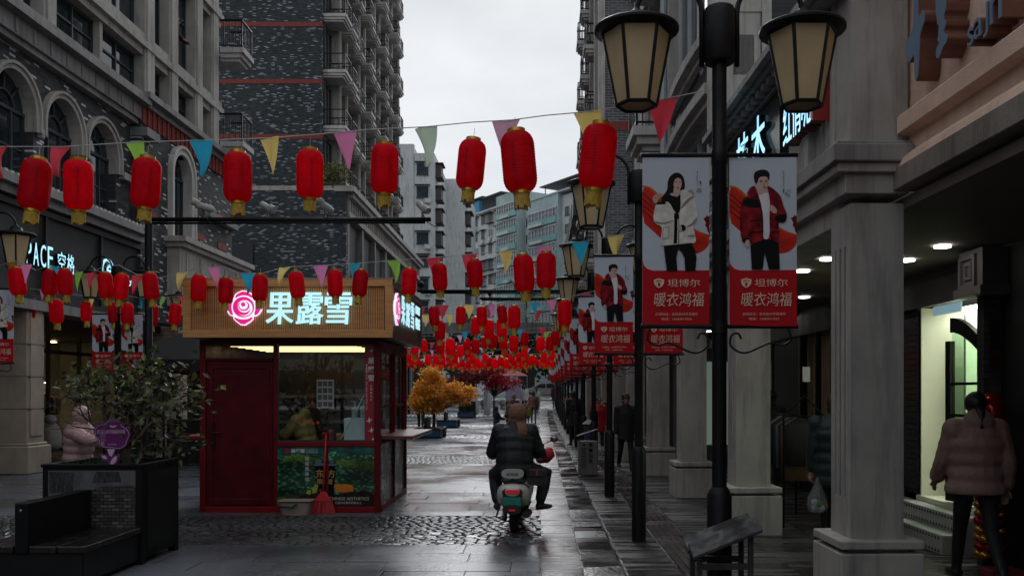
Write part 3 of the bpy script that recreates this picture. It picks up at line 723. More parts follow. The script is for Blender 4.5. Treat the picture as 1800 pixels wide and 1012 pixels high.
# lit signs on this wall
mb=MB(); mb.fbox(FR,8.55,10.75,3.62,4.6,-.12,-.03); part(mb,'sign_box',M('black_sign_box',(.008,.008,.01),.2),ARC)
ltb=EM('light_blue_sign',(.35,.75,1),.8)
for i,ch in enumerate('技木'): sign_letters(ARC,FR,9.85-i*.66,4.26,ch,.52,-.03,ltb,flip=True,bold=.01,dep=.02)
redside=M('dark_red_letter_side',(.10,.02,.015),.5)
for i,ch in enumerate('红情呢'):
    mb=MB(); put_text(mb,ch,FR.p(8.02-i*.27,4.12,-.02),-FR.U,(0,0,1),FR.N,.42,0,bold=.0,ext=.07,width=.25); part(mb,'letter_return',redside,ARC)
    mb=MB(); put_text(mb,ch,FR.p(8.02-i*.27,4.12,.053),-FR.U,(0,0,1),FR.N,.425,0,bold=.0,ext=.002,width=.252); part(mb,'sign_letters',ltb,ARC)
mb=MB(); mb.fpoly(FR,[(7.20,3.86),(7.26,3.9),(7.24,4.3),(7.19,4.3)],-.05,.09); part(mb,'sign_letters',M('red_sign_face',(.35,.02,.02),.5),ARC)
def smoothpoly_(pts):
    q=[]
    for a,b in zip(pts,pts[1:]+pts[:1]): q+=[(a[0]*.82+b[0]*.18,a[1]*.82+b[1]*.18),(a[0]*.18+b[0]*.82,a[1]*.18+b[1]*.82)]
    return q
# blue-faced letters with rusty sides
rustl=M('rusty_letter_side',(.17,.065,.04),.6,var=.25,vs=8,bump=.2,bs=40)
bluef=M('grey_blue_letter_face',(.17,.24,.34),.45,var=.1,vs=5)
def sgn(X,Y):
    px,py=1560+X/7.5,Y/7.5; u=6.0
    for _ in range(8): u=(2.43-.0165*u+.30)*FPX/(px-VX)
    return u,CH+(HY-py)*u/FPX
for pl_ in ([(350,-260),(405,-260),(405,170),(420,245),(460,125),(490,170),(490,290),(470,330),(430,470),(425,620),(415,860),(400,1000),(375,1085),(358,1000),(355,710),(315,780),(290,835),(265,780),(245,560),(345,380)],[(630,-260),(790,-260),(770,120),(745,200),(750,270),(775,260),(770,330),(745,400),(755,460),(785,440),(795,500),(770,570),(740,600),(690,750),(655,775),(640,740),(645,640),(690,560),(660,540),(670,480),(680,330),(655,320),(660,300),(640,160)]):
    p=[sgn(*q) for q in smoothpoly_(pl_)]; ar=sum(a[0]*b[1]-b[0]*a[1] for a,b in zip(p,p[1:]+p[:1])); p=p[::-1] if ar<0 else p
    mb=MB(); mb.fpoly(FR,p,-.455,-.304,back=True); part(mb,'letter_return',rustl,ARC); mb=MB(); mb.fpoly(FR,p,-.303,-.30); part(mb,'sign_letters',bluef,ARC)
for ch,u,v,h in (('s',5.42,3.83,.11),('a',5.33,3.85,.12),('J',5.24,3.86,.2),('n',5.13,3.88,.15)):
    mb=MB(); put_text(mb,ch,FR.p(u,v,-.38),-FR.U,(0,0,1),FR.N,h,0,bold=.0,ext=.07,width=.6 if h>.5 else None); part(mb,'letter_return',rustl,ARC)
    mb=MB(); put_text(mb,ch,FR.p(u,v,-.305),-FR.U,(0,0,1),FR.N,h*1.01,0,bold=.0,ext=.003,width=.605 if h>.5 else None); part(mb,'sign_letters',bluef,ARC)
# upper block
mb=MB(); mb.fbox(FR,11,18,3.5,4.2,-.42,-.05); mb.fbox(FR,11,18,5.6,6.1,-.42,.02); mb.fbox(FR,18,39,3.5,5.2,-.42,-.05); part(mb,'brick_wall',br_x,ARC)
mb=MB(); mb.fbox(FR,11.0,18,3.5,24,-6,-.5); mb.fbox(FR,18,39,3.1,5.2,-6,-.42); part(mb,'upper_wall',br_x,ARC)
def bow(mb,F,u0,u1,v0,v1,d0,d1,dm,n=8):
    pts=[(u0+(u1-u0)*i/n,d1+dm*math.sin(math.pi*i/n)) for i in range(n+1)]
    for (a,da),(b,db) in zip(pts[:-1],pts[1:]):
        mb.hexa([F.p(a,v0,d0),F.p(a,v0,da),F.p(b,v0,db),F.p(b,v0,d0),F.p(a,v1,d0),F.p(a,v1,da),F.p(b,v1,db),F.p(b,v1,d0)])
ubays=[(11.35,14.6),(15.0,17.6)]
for i,(a,b) in enumerate(ubays):
    mb=MB(); mb.fbox(FR,b,b+.4,4.2,24,-.5,.06); 
    if i==0: mb.fbox(FR,11.0,11.35,4.2,24,-.5,.06)
    part(mb,'pier',stone,ARC)
    for v in (5.38,6.1,9.0,12,15,18,21):
        mb=MB()
        bow(mb,FR,a,b,v,v+.1,-.4,.06,.05 if i==0 else 0); bow(mb,FR,a,b,v+.1,v+.24,-.4,.14,.06 if i==0 else 0)
        part(mb,'spandrel',stone,ARC)
    for h0,h1 in ((4.2,5.38),(6.34,8.9),(9.24,11.9),(12.24,14.9)):
        mb=MB(); d=-.15
        mb.fbox(FR,a,b,h0,h0+.06,d-.03,d+.05); mb.fbox(FR,a,b,h1-.06,h1,d-.03,d+.05)
        for t in (0,.25,.5,.75,1): q=a+(b-a-.06)*t; mb.fbox(FR,q,q+.06,h0+.06,h1-.06,d-.03,d+.05)
        w_=part(mb,'window',wh_frm if i<2 else dk_frm,ARC); q=MB(); q.fbox(FR,a,b,h0,h1,d-.02,d); q.build('pane',dk_gls,w_)
        if i>=1 and h0>5:
            balcony(ARC,Frame(FR.p(0,0,.06),FR.U,FR.N),a+.4,a+1.5,h0-.05,.5,stone_l,rail_m)
            if i>1: balcony(ARC,Frame(FR.p(0,0,.06),FR.U,FR.N),b-1.2,b-.1,h0-.9,.6,stone_l,rail_m)
mb=MB(); mb.tube([FR.p(14.8,3.5,.12),FR.p(14.8,24,.12)],.055,8); mb.fbox(FR,14.7,14.9,9,9.1,.0,.18); part(mb,'drain_pipe',M('pale_pipe',(.36,.42,.46),.5),ARC)
# end wall of the upper block: stone frame round a brick panel laid brick by brick
FE=Frame((0,10.98,0),(1,0,0),(0,-1,0))
mb=MB(); mb.fbox(FE,2.13,2.40,4.3,24,-.3,.0); mb.fbox(FE,2.76,2.88,4.3,24,-.3,0); mb.fbox(FE,2.40,2.76,6.38,24,-.3,-.01); mb.fbox(FE,2.88,9,4.3,24,-.3,-.05); part(mb,'end_wall',stone,ARC)
mort=M('pale_mortar',(.30,.34,.36),.9); bdark=M('dark_grey_brick',(.028,.029,.033),.7,var=.3,vs=9,obj=.35,bump=.3,bs=60)
mb=MB(); mb.fbox(FE,2.40,2.76,4.4,6.38,-.2,-.06); bp_=part(mb,'brick_panel',mort,ARC)
ub=MB(); ub.box(-.5,.5,-.5,.5,-.5,.5); brm=ub.mesh('brick',bdark)
def bricks(parent,F,u0,u1,v0,v1,d,bw,bh,j=.008,th=.03,jit=.003):
    v=v0; r=0
    while v+bh<=v1+1e-6:
        u=u0-(bw/2 if r%2 else 0)
        while u<u1-.01:
            a=max(u,u0)+j/2; b=min(u+bw,u1)-j/2
            if b-a>.02:
                o=inst('brick',brm,parent); ang=math.atan2(F.U.y,F.U.x)
                pl_=parent.parent.location if parent.parent else Vector((0,0,0))
                o.location=F.p((a+b)/2,v+bh/2,d-th/2+rnd.uniform(0,jit)); o.rotation_euler=(0,0,ang); o.scale=(b-a,th,bh-j)
            u+=bw
        v+=bh; r+=1
bricks(bp_,FE,2.40,2.76,4.42,6.36,-.035,.19,.054)
# arcade interior
ceil_m=M('arcade_ceiling',(.16,.125,.10),.8,var=.1)
mb=MB(); mb.fbox(FR,-10,39,3.02,3.1,-3.4,-.40); part(mb,'arcade_ceiling',ceil_m,ARC)
lampw=EM('white_downlight',(1,.97,.92),9)
for (x,y) in [(2.95,9.06),(2.96,9.95),(3.77,8.27),(3.8,9.14)]+[(2.95,12.6+3.6*i) for i in range(5)]+[(3.8,12.7+3.6*i) for i in range(5)]:
    mb=MB(); mb.cyl((x,y,3.0),(x,y,3.015),.075,n=20); o=part(mb,'downlight',lampw,ARC)
FS=Frame((4.45,0,0),(0,1,0),(-1,0,0))
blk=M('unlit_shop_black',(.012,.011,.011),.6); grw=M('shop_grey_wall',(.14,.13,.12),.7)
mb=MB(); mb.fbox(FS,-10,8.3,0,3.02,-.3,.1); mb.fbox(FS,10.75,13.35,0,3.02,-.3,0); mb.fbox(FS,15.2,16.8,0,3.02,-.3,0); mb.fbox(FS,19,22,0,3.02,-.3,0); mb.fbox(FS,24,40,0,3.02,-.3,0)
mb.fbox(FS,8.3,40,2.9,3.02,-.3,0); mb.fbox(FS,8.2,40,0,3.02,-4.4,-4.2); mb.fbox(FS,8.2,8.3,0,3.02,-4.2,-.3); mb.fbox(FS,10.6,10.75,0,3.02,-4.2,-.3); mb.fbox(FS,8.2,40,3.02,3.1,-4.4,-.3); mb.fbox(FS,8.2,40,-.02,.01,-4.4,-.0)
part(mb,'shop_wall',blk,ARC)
mb=MB(); mb.fbox(FS,8.65,13.4,2.62,2.9,-.05,.06); mb.fbox(FS,13.4,40,2.6,2.95,-.05,.05); part(mb,'shop_fascia',black_p,ARC)
sign_letters(ARC,FS,8.93,2.76,'studio',.13,.06,EM('green_white_sign',(.6,1,.85),.8),flip=True,bold=0,dep=.006)
mb=MB(); mb.fbox(FS,9.3,9.95,2.5,2.6,.0,.02); part(mb,'lightbox',EM('dim_blue_strip',(.35,.6,.7),.25),ARC)
# pier with its own bricks
mb=MB(); mb.fbox(FS,8.35,8.46,0,3.0,-.1,.262); pier=part(mb,'shop_pier',mort if False else M('dark_mortar',(.02,.02,.02),.9),ARC)
FP2=Frame((0,8.35,0),(1,0,0),(0,-1,0)); bpier=M('grey_pier_brick',(.075,.075,.072),.75,var=.2,vs=8,obj=.3,bump=.3,bs=60)
ub=MB(); ub.box(-.5,.5,-.5,.5,-.5,.5); brm=ub.mesh('brick',bpier,)
bricks(pier,FP2,4.185,4.36,.1,2.55,.012,.115,.062,j=.007,th=.014)
mb=MB(); mb.fbox(FS,8.2,8.66,2.62,3.0,.05,.34); mb.fbox(FS,8.16,8.70,2.56,2.64,.05,.38)
for a,b,c,d in ((8.3,8.34,2.64,2.95),(8.58,8.62,2.64,2.95),(8.34,8.58,2.64,2.68),(8.34,8.58,2.91,2.95)): mb.fbox(FS,a,b,c,d,.34,.37)
for a,b,c,d in ((8.39,8.42,2.72,2.88),(8.50,8.53,2.72,2.88),(8.42,8.50,2.72,2.75),(8.42,8.50,2.85,2.88)): mb.fbox(FS,a,b,c,d,.34,.36)
part(mb,'pier_capital',grw,ARC)
mb=MB(); mb.fpoly(FP2,[(4.25,1.85),(4.33,1.85),(4.335,2.25),(4.29,2.36),(4.245,2.25)],.012,.03); pq=part(mb,'plaque',M('old_brass_plaque',(.05,.035,.02),.4,metal=.4),ARC)
mb=MB(); put_text(mb,'33',FP2.p(4.29,2.02,.032),(1,0,0),(0,0,1),(0,-1,0),.045,0); mb.build('numerals',M('worn_gilt',(.18,.12,.06),.4),pq)
# dark tiled wall beside the window
tl=M('dark_wall_tile',(.03,.032,.034),.2,obj=.4); ub=MB(); ub.box(-.5,.5,-.5,.5,-.5,.5); brm=ub.mesh('tile',tl)
mb=MB(); mb.fbox(FS,10.33,10.76,.45,2.6,-.3,.0); tw_=part(mb,'tiled_wall',M('dark_mortar',(.02,.02,.02)),ARC)
bricks(tw_,FS,10.35,10.75,.5,2.55,.012,.13,.07,j=.006,th=.014)
# lit shop window with arched door
crm=M('lit_shop_plaster',(.62,.63,.52),.7,var=.08,vs=1.5)
mb=MB(); mb.fbox(FS,8.5,10.4,.42,2.62,-1.6,-1.5); mb.fbox(FS,10.3,10.4,.42,2.62,-1.5,0.0); mb.fbox(FS,9.95,10.0,.44,2.6,-1.5,-.35); mb.fbox(FS,8.5,10.4,.38,.44,-1.6,.02); mb.fbox(FS,8.5,8.56,.44,2.6,-1.6,-.1)
part(mb,'lit_room',crm,ARC)
mb=MB(); mb.fbox(FS,8.8,10.2,2.58,2.6,-1.3,-.3); part(mb,'room_light',EM('greenish_room_light',(.95,1,.84),6.0),ARC)
mb=MB(); dF=Frame(FS.p(9.70,0,-.03),(.12,-1,0),(-1,-.12,0))
mb.fbox(dF,0,.09,.46,2.2,-.03,.03); mb.fbox(dF,.62,.70,.46,2.05,-.03,.03); mb.fbox(dF,.09,.62,.46,.66,-.03,.03); mb.fbox(dF,.09,.62,1.72,1.75,-.02,.02); mb.fbox(dF,.09,.62,1.38,1.41,-.02,.02)
ap=[(.09+.53*i/8, 2.05+.24*math.sin(math.pi/2*(1-i/8)) ) for i in range(9)]
for (a,b),(a2,b2) in zip(ap[:-1],ap[1:]): mb.fpoly(dF,[(a,b),(a2,b2),(a2,b2+.16),(a,b+.16)],-.03,.03,back=True)
dr=part(mb,'shop_door',black_m,ARC); mb=MB(); mb.fbox(dF,.09,.62,.66,2.28,-.004,.004); mb.build('pane',glass('door_glass',(.75,.9,.8)),dr)
mb=MB(); mb.fbox(dF,.30,.36,1.3,1.34,-.03,.05); mb.fbox(dF,.44,.50,1.28,1.34,-.03,.05); mb.build('knob',black_m,dr)
mb=MB(); q=FS.p(9.0,1.98,-1.2); mb.tube([q,q+Vector((0,0,.14))],[.02,.012],10); part(mb,'candle_lamp',EM('amber_lamp',(1,.45,.1),6),ARC)
stp=M('white_step_tile',(.42,.42,.40),.5,var=.12); stk=M('black_step_mark',(.02,.02,.02),.5)
mb=MB(); mb.fbox(FS,8.9,10.75,0,.2,.02,.40); mb.fbox(FS,8.9,10.75,.2,.38,.02,.2); st_=part(mb,'step',stp,ARC,bevel=.006)
mb=MB(); u=8.95
while u<10.7:
    for v,d in ((.02,.401),(.15,.401),(.22,.201),(.33,.201)):
        mb.fpoly(FS,[(u,v),(u+.05,v),(u+.025,v+.035)],d-.003,d+.001)
    u+=.07
mb.build('tile_pattern',stk,st_)['kind']='stuff'
# further shop openings: cream room light, glass
mb=MB(); mb.fbox(FS,13.35,15.2,0,2.62,-2.6,-2.5); mb.fbox(FS,13.35,13.42,0,2.6,-2.5,0); mb.fbox(FS,15.1,15.2,0,2.6,-2.5,0); part(mb,'shop_room',M('tan_shop_wall',(.35,.26,.16),.7),ARC)
mb=MB(); mb.fbox(FS,13.6,15.0,2.55,2.58,-2.0,-1.6); mb.fbox(FS,17,18.8,2.5,2.53,-2.0,-1.8); mb.fbox(FS,22.2,23.8,2.5,2.53,-2,-1.8); part(mb,'room_light',EM('dim_warm_room',(1,.75,.45),1.6),ARC)
for (a,b) in ((13.42,15.1),(16.85,18.95),(22.05,23.95)):
    mb=MB(); mb.fbox(FS,a,a+.07,0,2.6,-.1,.02); mb.fbox(FS,b-.07,b,0,2.6,-.1,.02); mb.fbox(FS,a+.07,b-.07,0,.5,-.08,0); mb.fbox(FS,(a+b)/2-.03,(a+b)/2+.03,.5,2.6,-.08,0); f=part(mb,'shop_front',black_m,ARC)
    mb=MB(); mb.fbox(FS,a+.07,b-.07,.5,2.6,-.05,-.04); mb.build('pane',sg,f)
# shop-side blocks that project towards the walkway further on (door, white cabinet)
mb=MB(); mb.fbox(FS,19.2,21.6,.0,2.6,.0,1.2); part(mb,'shop_bay',M('teal_grey_panel',(.10,.12,.11),.5),ARC)
mb=MB(); mb.fbox(FS,19.15,19.2,.5,2.3,.1,1.1); part(mb,'shop_bay_window',EM('soft_green_window',(.45,.6,.5),.12),ARC)

# ================================================================ brick tower farther along the arcade side
RT=thing('brick_apartment_tower','slim dark brick apartment tower with red bands beyond the arcade','building',(4,44,0))
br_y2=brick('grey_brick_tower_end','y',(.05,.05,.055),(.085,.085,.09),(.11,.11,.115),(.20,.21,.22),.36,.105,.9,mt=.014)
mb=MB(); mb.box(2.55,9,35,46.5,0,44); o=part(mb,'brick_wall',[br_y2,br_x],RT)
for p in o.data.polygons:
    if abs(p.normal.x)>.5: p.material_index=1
mb=MB()
k=2.56
while k<3.7:
    for h in (6.55,12.0,17.4): mb.box(k,k+.075,34.96,35,h,h+.36)
    k+=.09
part(mb,'red_brick_band',red_br,RT)['kind']='stuff'
mb=MB(); mb.box(2.3,2.56,34.9,35.3,3.5,44); mb.box(3.7,4.2,34.7,35,3.5,44); part(mb,'corner_pier',stone,RT)
FT2=Frame((2.55,0,0),(0,1,0),(-1,0,0))
for j,u in enumerate((36.0,39.5,43)):
    mb=MB(); mb.fbox(FT2,u,u+.4,3.5,44,0,.35); part(mb,'pier',stone,RT)
    for fl in range(11):
        h=4.2+fl*2.95
        balcony(RT,FT2,u+.5,u+1.6,h,.75,stone_l,rail_m,nb=5)
        balcony(RT,FT2,u+1.9,u+3.0,h+.6,.6,stone_l,rail_m,nb=5)
        mb=MB(); mb.fbox(FT2,u+.5,u+3.1,h+.2,h+2.3,.0,.06); part(mb,'window',dk_gls,RT)
# buildings continuing past the tower so the street reads on
BK=thing('rear_apartment_block','grey balcony block behind the brick tower on the arcade side','building',(5,72,1))
mb=MB(); mb.box(3.2,16,64,92,0,17.4); part(mb,'wall',whiteb,BK)
FK=Frame((3.2,0,0),(0,1,0),(-1,0,0))
for j in range(7):
    for fl in range(5): 
        u=65+j*3.8; v=3+fl*3
        apt_window(BK,FK,u,v,1.6,1.5,0,gls2,dk_frm)
        mb=MB(); mb.fbox(FK,u-.3,u+2.0,v-.4,v+1.2,.16,.8); part(mb,'window_cage',cage_m,BK)
mb=MB(); mb.box(3.1,16,63.9,92,17.4,17.6)
part(mb,'roof_edge',whiteb,BK)

# block added behind the camera so the kiosk glass mirrors something darker
MR=thing('added_reflection_block','grey block added behind the camera to darken the kiosk glass reflection','building',(-4,-75,0))
mb=MB(); mb.box(-40,30,-90,-75,0,26); part(mb,'wall',M('added_reflection_block_render',(.16,.16,.16),.85),MR)
Fm=Frame((0,-75,0),(-1,0,0),(0,1,0))
for fl in range(7):
    mb=MB(); mb.fbox(Fm,-28,38,2+fl*3.4,4+fl*3.4,.02,.08); part(mb,'window_band',dk_gls,MR)
# ================================================================ lamp posts
cream=M('lamp_cream_glass',(.82,.67,.43),.35,var=.1,vs=4,bump=.03,bs=8,trans=.5)
def crom(p,n=5):
    p=[Vector(q) for q in p]; o=[]
    for i in range(len(p)-1):
        a,b,c,d=p[max(i-1,0)],p[i],p[i+1],p[min(i+2,len(p)-1)]
        for j in range(n):
            t=j/n; o.append(.5*((2*b)+(c-a)*t+(2*a-5*b+4*c-d)*t*t+(3*b-a-3*c+d)*t**3))
    return o+[p[-1]]
def make_post():
    t=thing('lamp_post','x','lamp post')
    mb=MB(); mb.lathe([(.079,0),(.079,.99),(.062,1.03),(.05,1.045)],20); mb.box(-.02,.02,-.083,-.078,.35,.55)
    mb.build('base',black_m,t,smooth=40)
    mb=MB(); mb.lathe([(.047,1.0),(.047,3.09),(.052,3.1),(.052,3.18),(.047,3.19),(.047,3.76)],16); mb.lathe([(.053,2.02),(.053,2.10)],16); mb.build('shaft',black_m,t,smooth=40)
    mb=MB(); mb.lathe([(.09,3.74),(.1,3.76),(.1,4.07),(.09,4.09)],20); mb.build('head_box',black_m,t,smooth=40)
    for s in (-1,1):
        mb=MB(); pts=[(s*.112,0,3.72),(s*.112,0,4.06)]+[(s*(.32-.208*math.cos(R(a))),0,4.06+.21*math.sin(R(a))) for a in range(15,181,15)]+[(s*.528,0,4.03)]
        mb.tube(pts,.017,8); mb.build('arm',black_m,t,smooth=True)
        mb=MB(); cx=s*.528
        mb.lathe([(.012,4.10),(.03,4.075),(.075,4.05),(.085,4.02),(.10,4.0)],20,(cx,0,0)); mb.lathe([(.10,4.0),(.26,3.965),(.27,3.955),(.27,3.94),(.255,3.93),(.2,3.93)],28,(cx,0,0))
        def hx(r,z): return [(cx+r*math.cos(R(60*k)),r*math.sin(R(60*k)),z) for k in range(6)]
        A=hx(.215,3.93); B=hx(.125,3.47)
        for k in range(6): mb.tube([A[k],B[k]],.012,5)
        for k in range(6):
            mb.tube([B[k],B[(k+1)%6]],.013,5); mb.tube([A[k],A[(k+1)%6]],.012,5)
        h=mb.build('lantern_head',black_m,t,smooth=35)
        for k in range(6):
            q=MB(); a,b,c,d=A[k],A[(k+1)%6],B[(k+1)%6],B[k]; q.add([a,b,c,d],[(3,2,1,0)]); q.build('lamp_pane',cream,h)
        q=MB(); q.add(B,[tuple(range(5,-1,-1))]); q.build('lamp_bottom',M('lamp_bottom_glass',(.30,.22,.15),.4,trans=.3),h)
    for z in (3.155,2.065):
        mb=MB(); mb.tube([(-.5,0,z),(.5,0,z)],.014,8); mb.build('banner_bar',black_m,t,smooth=True)
    for s in (-1,1):
        mb=MB(); pts=[]
        for a in range(0,300,20): rr=.055*(1-a/600); pts.append((s*(.12-rr*math.cos(R(a))),0,1.975+rr*math.sin(R(a))*-1))
        pts=pts[::-1]; pts=crom([(s*.44,0,2.05),(s*.455,0,1.98),(s*.40,0,1.945),(s*.33,0,1.96),(s*.26,0,1.935),(s*.18,0,1.90),(s*.12,0,1.905),(s*.07,0,1.95),(s*.08,0,2.01),(s*.12,0,2.02),(s*.14,0,1.985)])
        mb.tube(pts,.007,6); mb.build('scroll',black_m,t,smooth=True)
    return t
RPOLES=[5.62+4.15*i for i in range(15)]
LPOLES=[12.9+4.2*i for i in range(11)]
BPOLES=[-8.1,-12.3,-25.0]
post0=make_post(); posts={}
def ordn(i): return ORD[i]
for i,y in enumerate(RPOLES):
    lab='black double-headed lamp post, %s one along the arcade side'%('nearest' if i==0 else ordn(i)+' behind the nearest')
    if i==0: o=post0; o.location=(1.14,y,0); o['label']=lab
    else: o=dup(post0,(1.09,y,GZ(y)),label=lab)
    o['group']='lamp posts along the street'; posts['R',i]=o
for i,y in enumerate(LPOLES):
    posts['L',i]=dup(post0,(-8.2,y,GZ(y)),label='black double-headed lamp post on the arched-window side, %s in view'%ordn(i),group='lamp posts along the street')
for i,y in enumerate(BPOLES):
    dup(post0,(-8.2,y,0),label='lamp post seen only mirrored in the kiosk window, %s one'%ordn(i),group='lamp posts along the street')

# ================================================================ printed banners
pr_grey=M('print_pale_grey',(.52,.565,.64),.6,var=.04); pr_red=M('print_red',(.46,.012,.018),.6,var=.06)
pr_sw=M('print_swoosh_red',(.56,.03,.016),.6,var=.35,vs=5,stretch=(1,1,3)); pr_or=M('print_orange',(.55,.12,.02),.6); pr_blk=M('print_black',(.008,.008,.009),.6)
pr_hair=M('print_hair',(.016,.012,.012),.6); pr_skin=M('print_skin',(.58,.38,.32),.6); pr_coat=M('print_cream_coat',(.68,.64,.58),.6,var=.28,vs=14)
pr_rc=M('print_red_plaid',(.20,.010,.014),.6,var=.9,vs=16); pr_wh=M('print_white',(.75,.73,.75),.6); pr_fur=M('print_fur',(.42,.28,.22),.6); pr_gold=M('print_cream_gold',(.78,.55,.43),.6); pr_mar=M('print_maroon',(.16,.008,.012),.6)
pr_lip=M('print_lip',(.30,.06,.06),.6); pr_grl=M('print_coat_shade',(.24,.22,.20),.6)
BM=[black_m,pr_grey,pr_red,pr_sw,pr_or,pr_blk,pr_hair,pr_skin,pr_coat,pr_rc,pr_wh,pr_fur,pr_gold,pr_mar,pr_lip,pr_grl]
def smoothpoly(pts,it=2):
    for _ in range(it):
        q=[]
        for a,b in zip(pts,pts[1:]+pts[:1]): q+= [(a[0]*.78+b[0]*.22,a[1]*.78+b[1]*.22),(a[0]*.22+b[0]*.78,a[1]*.22+b[1]*.78)]
        pts=q
    return pts
def ell(cx,cy,rx,ry,n=18): return [(cx+rx*math.cos(2*math.pi*i/n),cy+ry*math.sin(2*math.pi*i/n)) for i in range(n)]
BW,BH=.425,1.075
def banner_mesh(kind):
    mb=MB(); mb.box(-BW/2,BW/2,-.002,.002,-BH,0,1)
    X0=10 if kind=='w' else 737
    sw=[(0,225),(60,235),(120,280),(200,370),(300,470),(420,590),(500,635),(590,665),(590,745),(555,795),(500,828),(440,835),(340,820),(250,760),(165,700),(80,620),(0,550)]
    lay=[]
    S=lambda p:smoothpoly(p,2)
    off=lambda p:[(x+X0,y) for x,y in p]
    swc=[(max(0,min(587,x)),y) for x,y in smoothpoly(sw,1)]
    lay.append((3,off(swc)))
    lay.append((4,off([(0,228),(60,238),(120,283),(200,373),(300,472),(420,592),(500,637),(587,664),(587,676),(500,652),(410,605),(290,490),(190,393),(110,300),(55,252),(0,240)])))
    for q in (300,350,400,450): lay.append((13,off([(0,q-10),(130,q+100),(260,q+230),(262,q+236),(128,q+112),(0,q+2)])))
    lay.append((13,off([(535,520),(560,508),(565,490),(580,505),(587,495),(587,655),(575,640),(565,600),(550,585),(558,560)])))
    lay.append((2,off([(0,1480),(0,890),(12,935),(45,968),(95,982),(587,980),(587,1480)])))
    if kind=='w':
        lay+=[(6,S([(300,112),(345,122),(372,158),(384,215),(378,268),(345,275),(320,300),(260,290),(235,330),(180,372),(172,335),(215,290),(230,250),(230,195),(252,142)])),
         (5,S([(235,300),(290,330),(350,300),(360,420),(345,520),(290,480),(250,380),(170,375),(180,340)])),
         (7,S([(282,240),(345,240),(340,310),(305,335),(282,310)])),(7,ell(318,212,37,60)),(6,S([(300,118),(352,150),(360,200),(340,165),(310,160),(285,190),(278,260),(262,250),(255,180)])),
         (6,[(292,196),(310,194),(310,200),(292,202)]),(6,[(328,196),(346,194),(346,201),(328,202)]),(14,ell(320,250,12,5,10)),
         (11,S([(92,352),(112,308),(180,298),(200,318),(150,345),(140,390),(118,395)])),(11,S([(392,285),(438,262),(464,290),(456,330),(420,310)])),
         (8,S([(128,392),(190,378),(242,370),(290,465),(330,480),(345,430),(342,278),(372,262),(440,300),(462,340),(484,420),(495,480),(488,530),(452,585),(470,660),(484,738),(400,742),(330,750),(240,757),(160,768),(172,690),(186,590),(120,570),(102,520),(112,450)])),
         (5,[(134,378),(212,376),(214,396),(134,400)]),(5,[(288,470),(332,475),(330,745),(282,744),(288,600)]),(10,[(318,480),(326,480),(322,745),(314,745)]),
         (15,[(190,600),(245,592),(240,700),(180,706)]),(8,[(195,606),(240,598),(236,694),(186,700)]),(15,[(405,672),(470,672),(470,682),(405,682)]),(15,S([(110,560),(190,575),(285,545),(286,535),(190,563),(118,545)])),(15,S([(400,600),(450,585),(490,520),(480,515),(440,570),(395,590)])),
         (5,S([(332,588),(372,572),(396,614),(360,642)])),(7,ell(336,612,20,28,12)),(5,ell(306,505,22,30,12)),(15,S([(345,440),(420,360),(462,330),(455,320),(400,350),(345,420)])),
         (5,[(196,765),(325,750),(440,738),(470,800),(484,870),(474,985),(384,985),(378,870),(328,775),(306,870),(316,985),(222,985),(208,870)])]
        txc,sig=(490,175),(505,275); nm=(517,205)
    else:
        lay+=[(7,[(985,250),(1062,250),(1064,312),(1000,318)]),(10,S([(968,305),(1010,315),(1060,290),(1092,315),(1092,708),(1026,708),(1022,500),(995,400)])),
         (7,ell(1028,205,50,70)),(7,ell(972,205,10,22,10)),(6,S([(948,155),(955,112),(1000,90),(1045,88),(1084,108),(1090,150),(1078,190),(1068,150),(1010,150),(990,170),(982,212),(962,215)])),
         (6,[(1000,186),(1026,182),(1026,188),(1000,192)]),(6,[(1046,184),(1070,186),(1070,192),(1046,190)]),(6,ell(1014,199,9,3,8)),(6,ell(1056,199,9,3,8)),(14,ell(1042,246,16,5,10)),(15,[(1036,205),(1042,225),(1050,228),(1034,230)]),
         (9,S([(958,225),(985,300),(1012,390),(1030,500),(1030,650),(1008,768),(915,758),(912,700),(880,738),(848,738),(830,640),(826,480),(848,350),(900,318),(886,300),(915,250)])),
         (9,S([(1062,228),(1110,250),(1188,325),(1205,410),(1240,485),(1232,548),(1190,562),(1162,552),(1172,650),(1165,745),(1115,768),(1090,705),(1084,500),(1092,400),(1078,290)])),
         (5,S([(890,335),(975,350),(1012,430),(905,425),(850,400),(862,360)])),(5,[(915,540),(1026,530),(1026,542),(915,552)]),(5,[(912,640),(1026,636),(1026,648),(912,652)]),(5,[(1086,640),(1170,640),(1170,650),(1086,650)]),
         (5,S([(1130,500),(1232,480),(1234,550),(1185,562),(1130,545)])),(5,S([(846,700),(908,690),(912,712),(855,742)])),(5,S([(965,300),(1000,370),(1030,500),(1030,700),(1020,700),(1018,500),(990,380)])),
         (7,S([(1082,420),(1105,400),(1150,440),(1150,480),(1120,480),(1085,450)])),(7,ell(892,745,20,34,12)),
         (5,[(918,760),(1030,708),(1086,708),(1165,742),(1174,975),(1078,975),(1042,820),(1026,975),(930,975)])]
        txc,sig=(1208,180),(1245,285); nm=(1208,280)
    def uv(x,y): return ((x-X0)/587-.5)*BW, -(.0135+y/1498)*BH
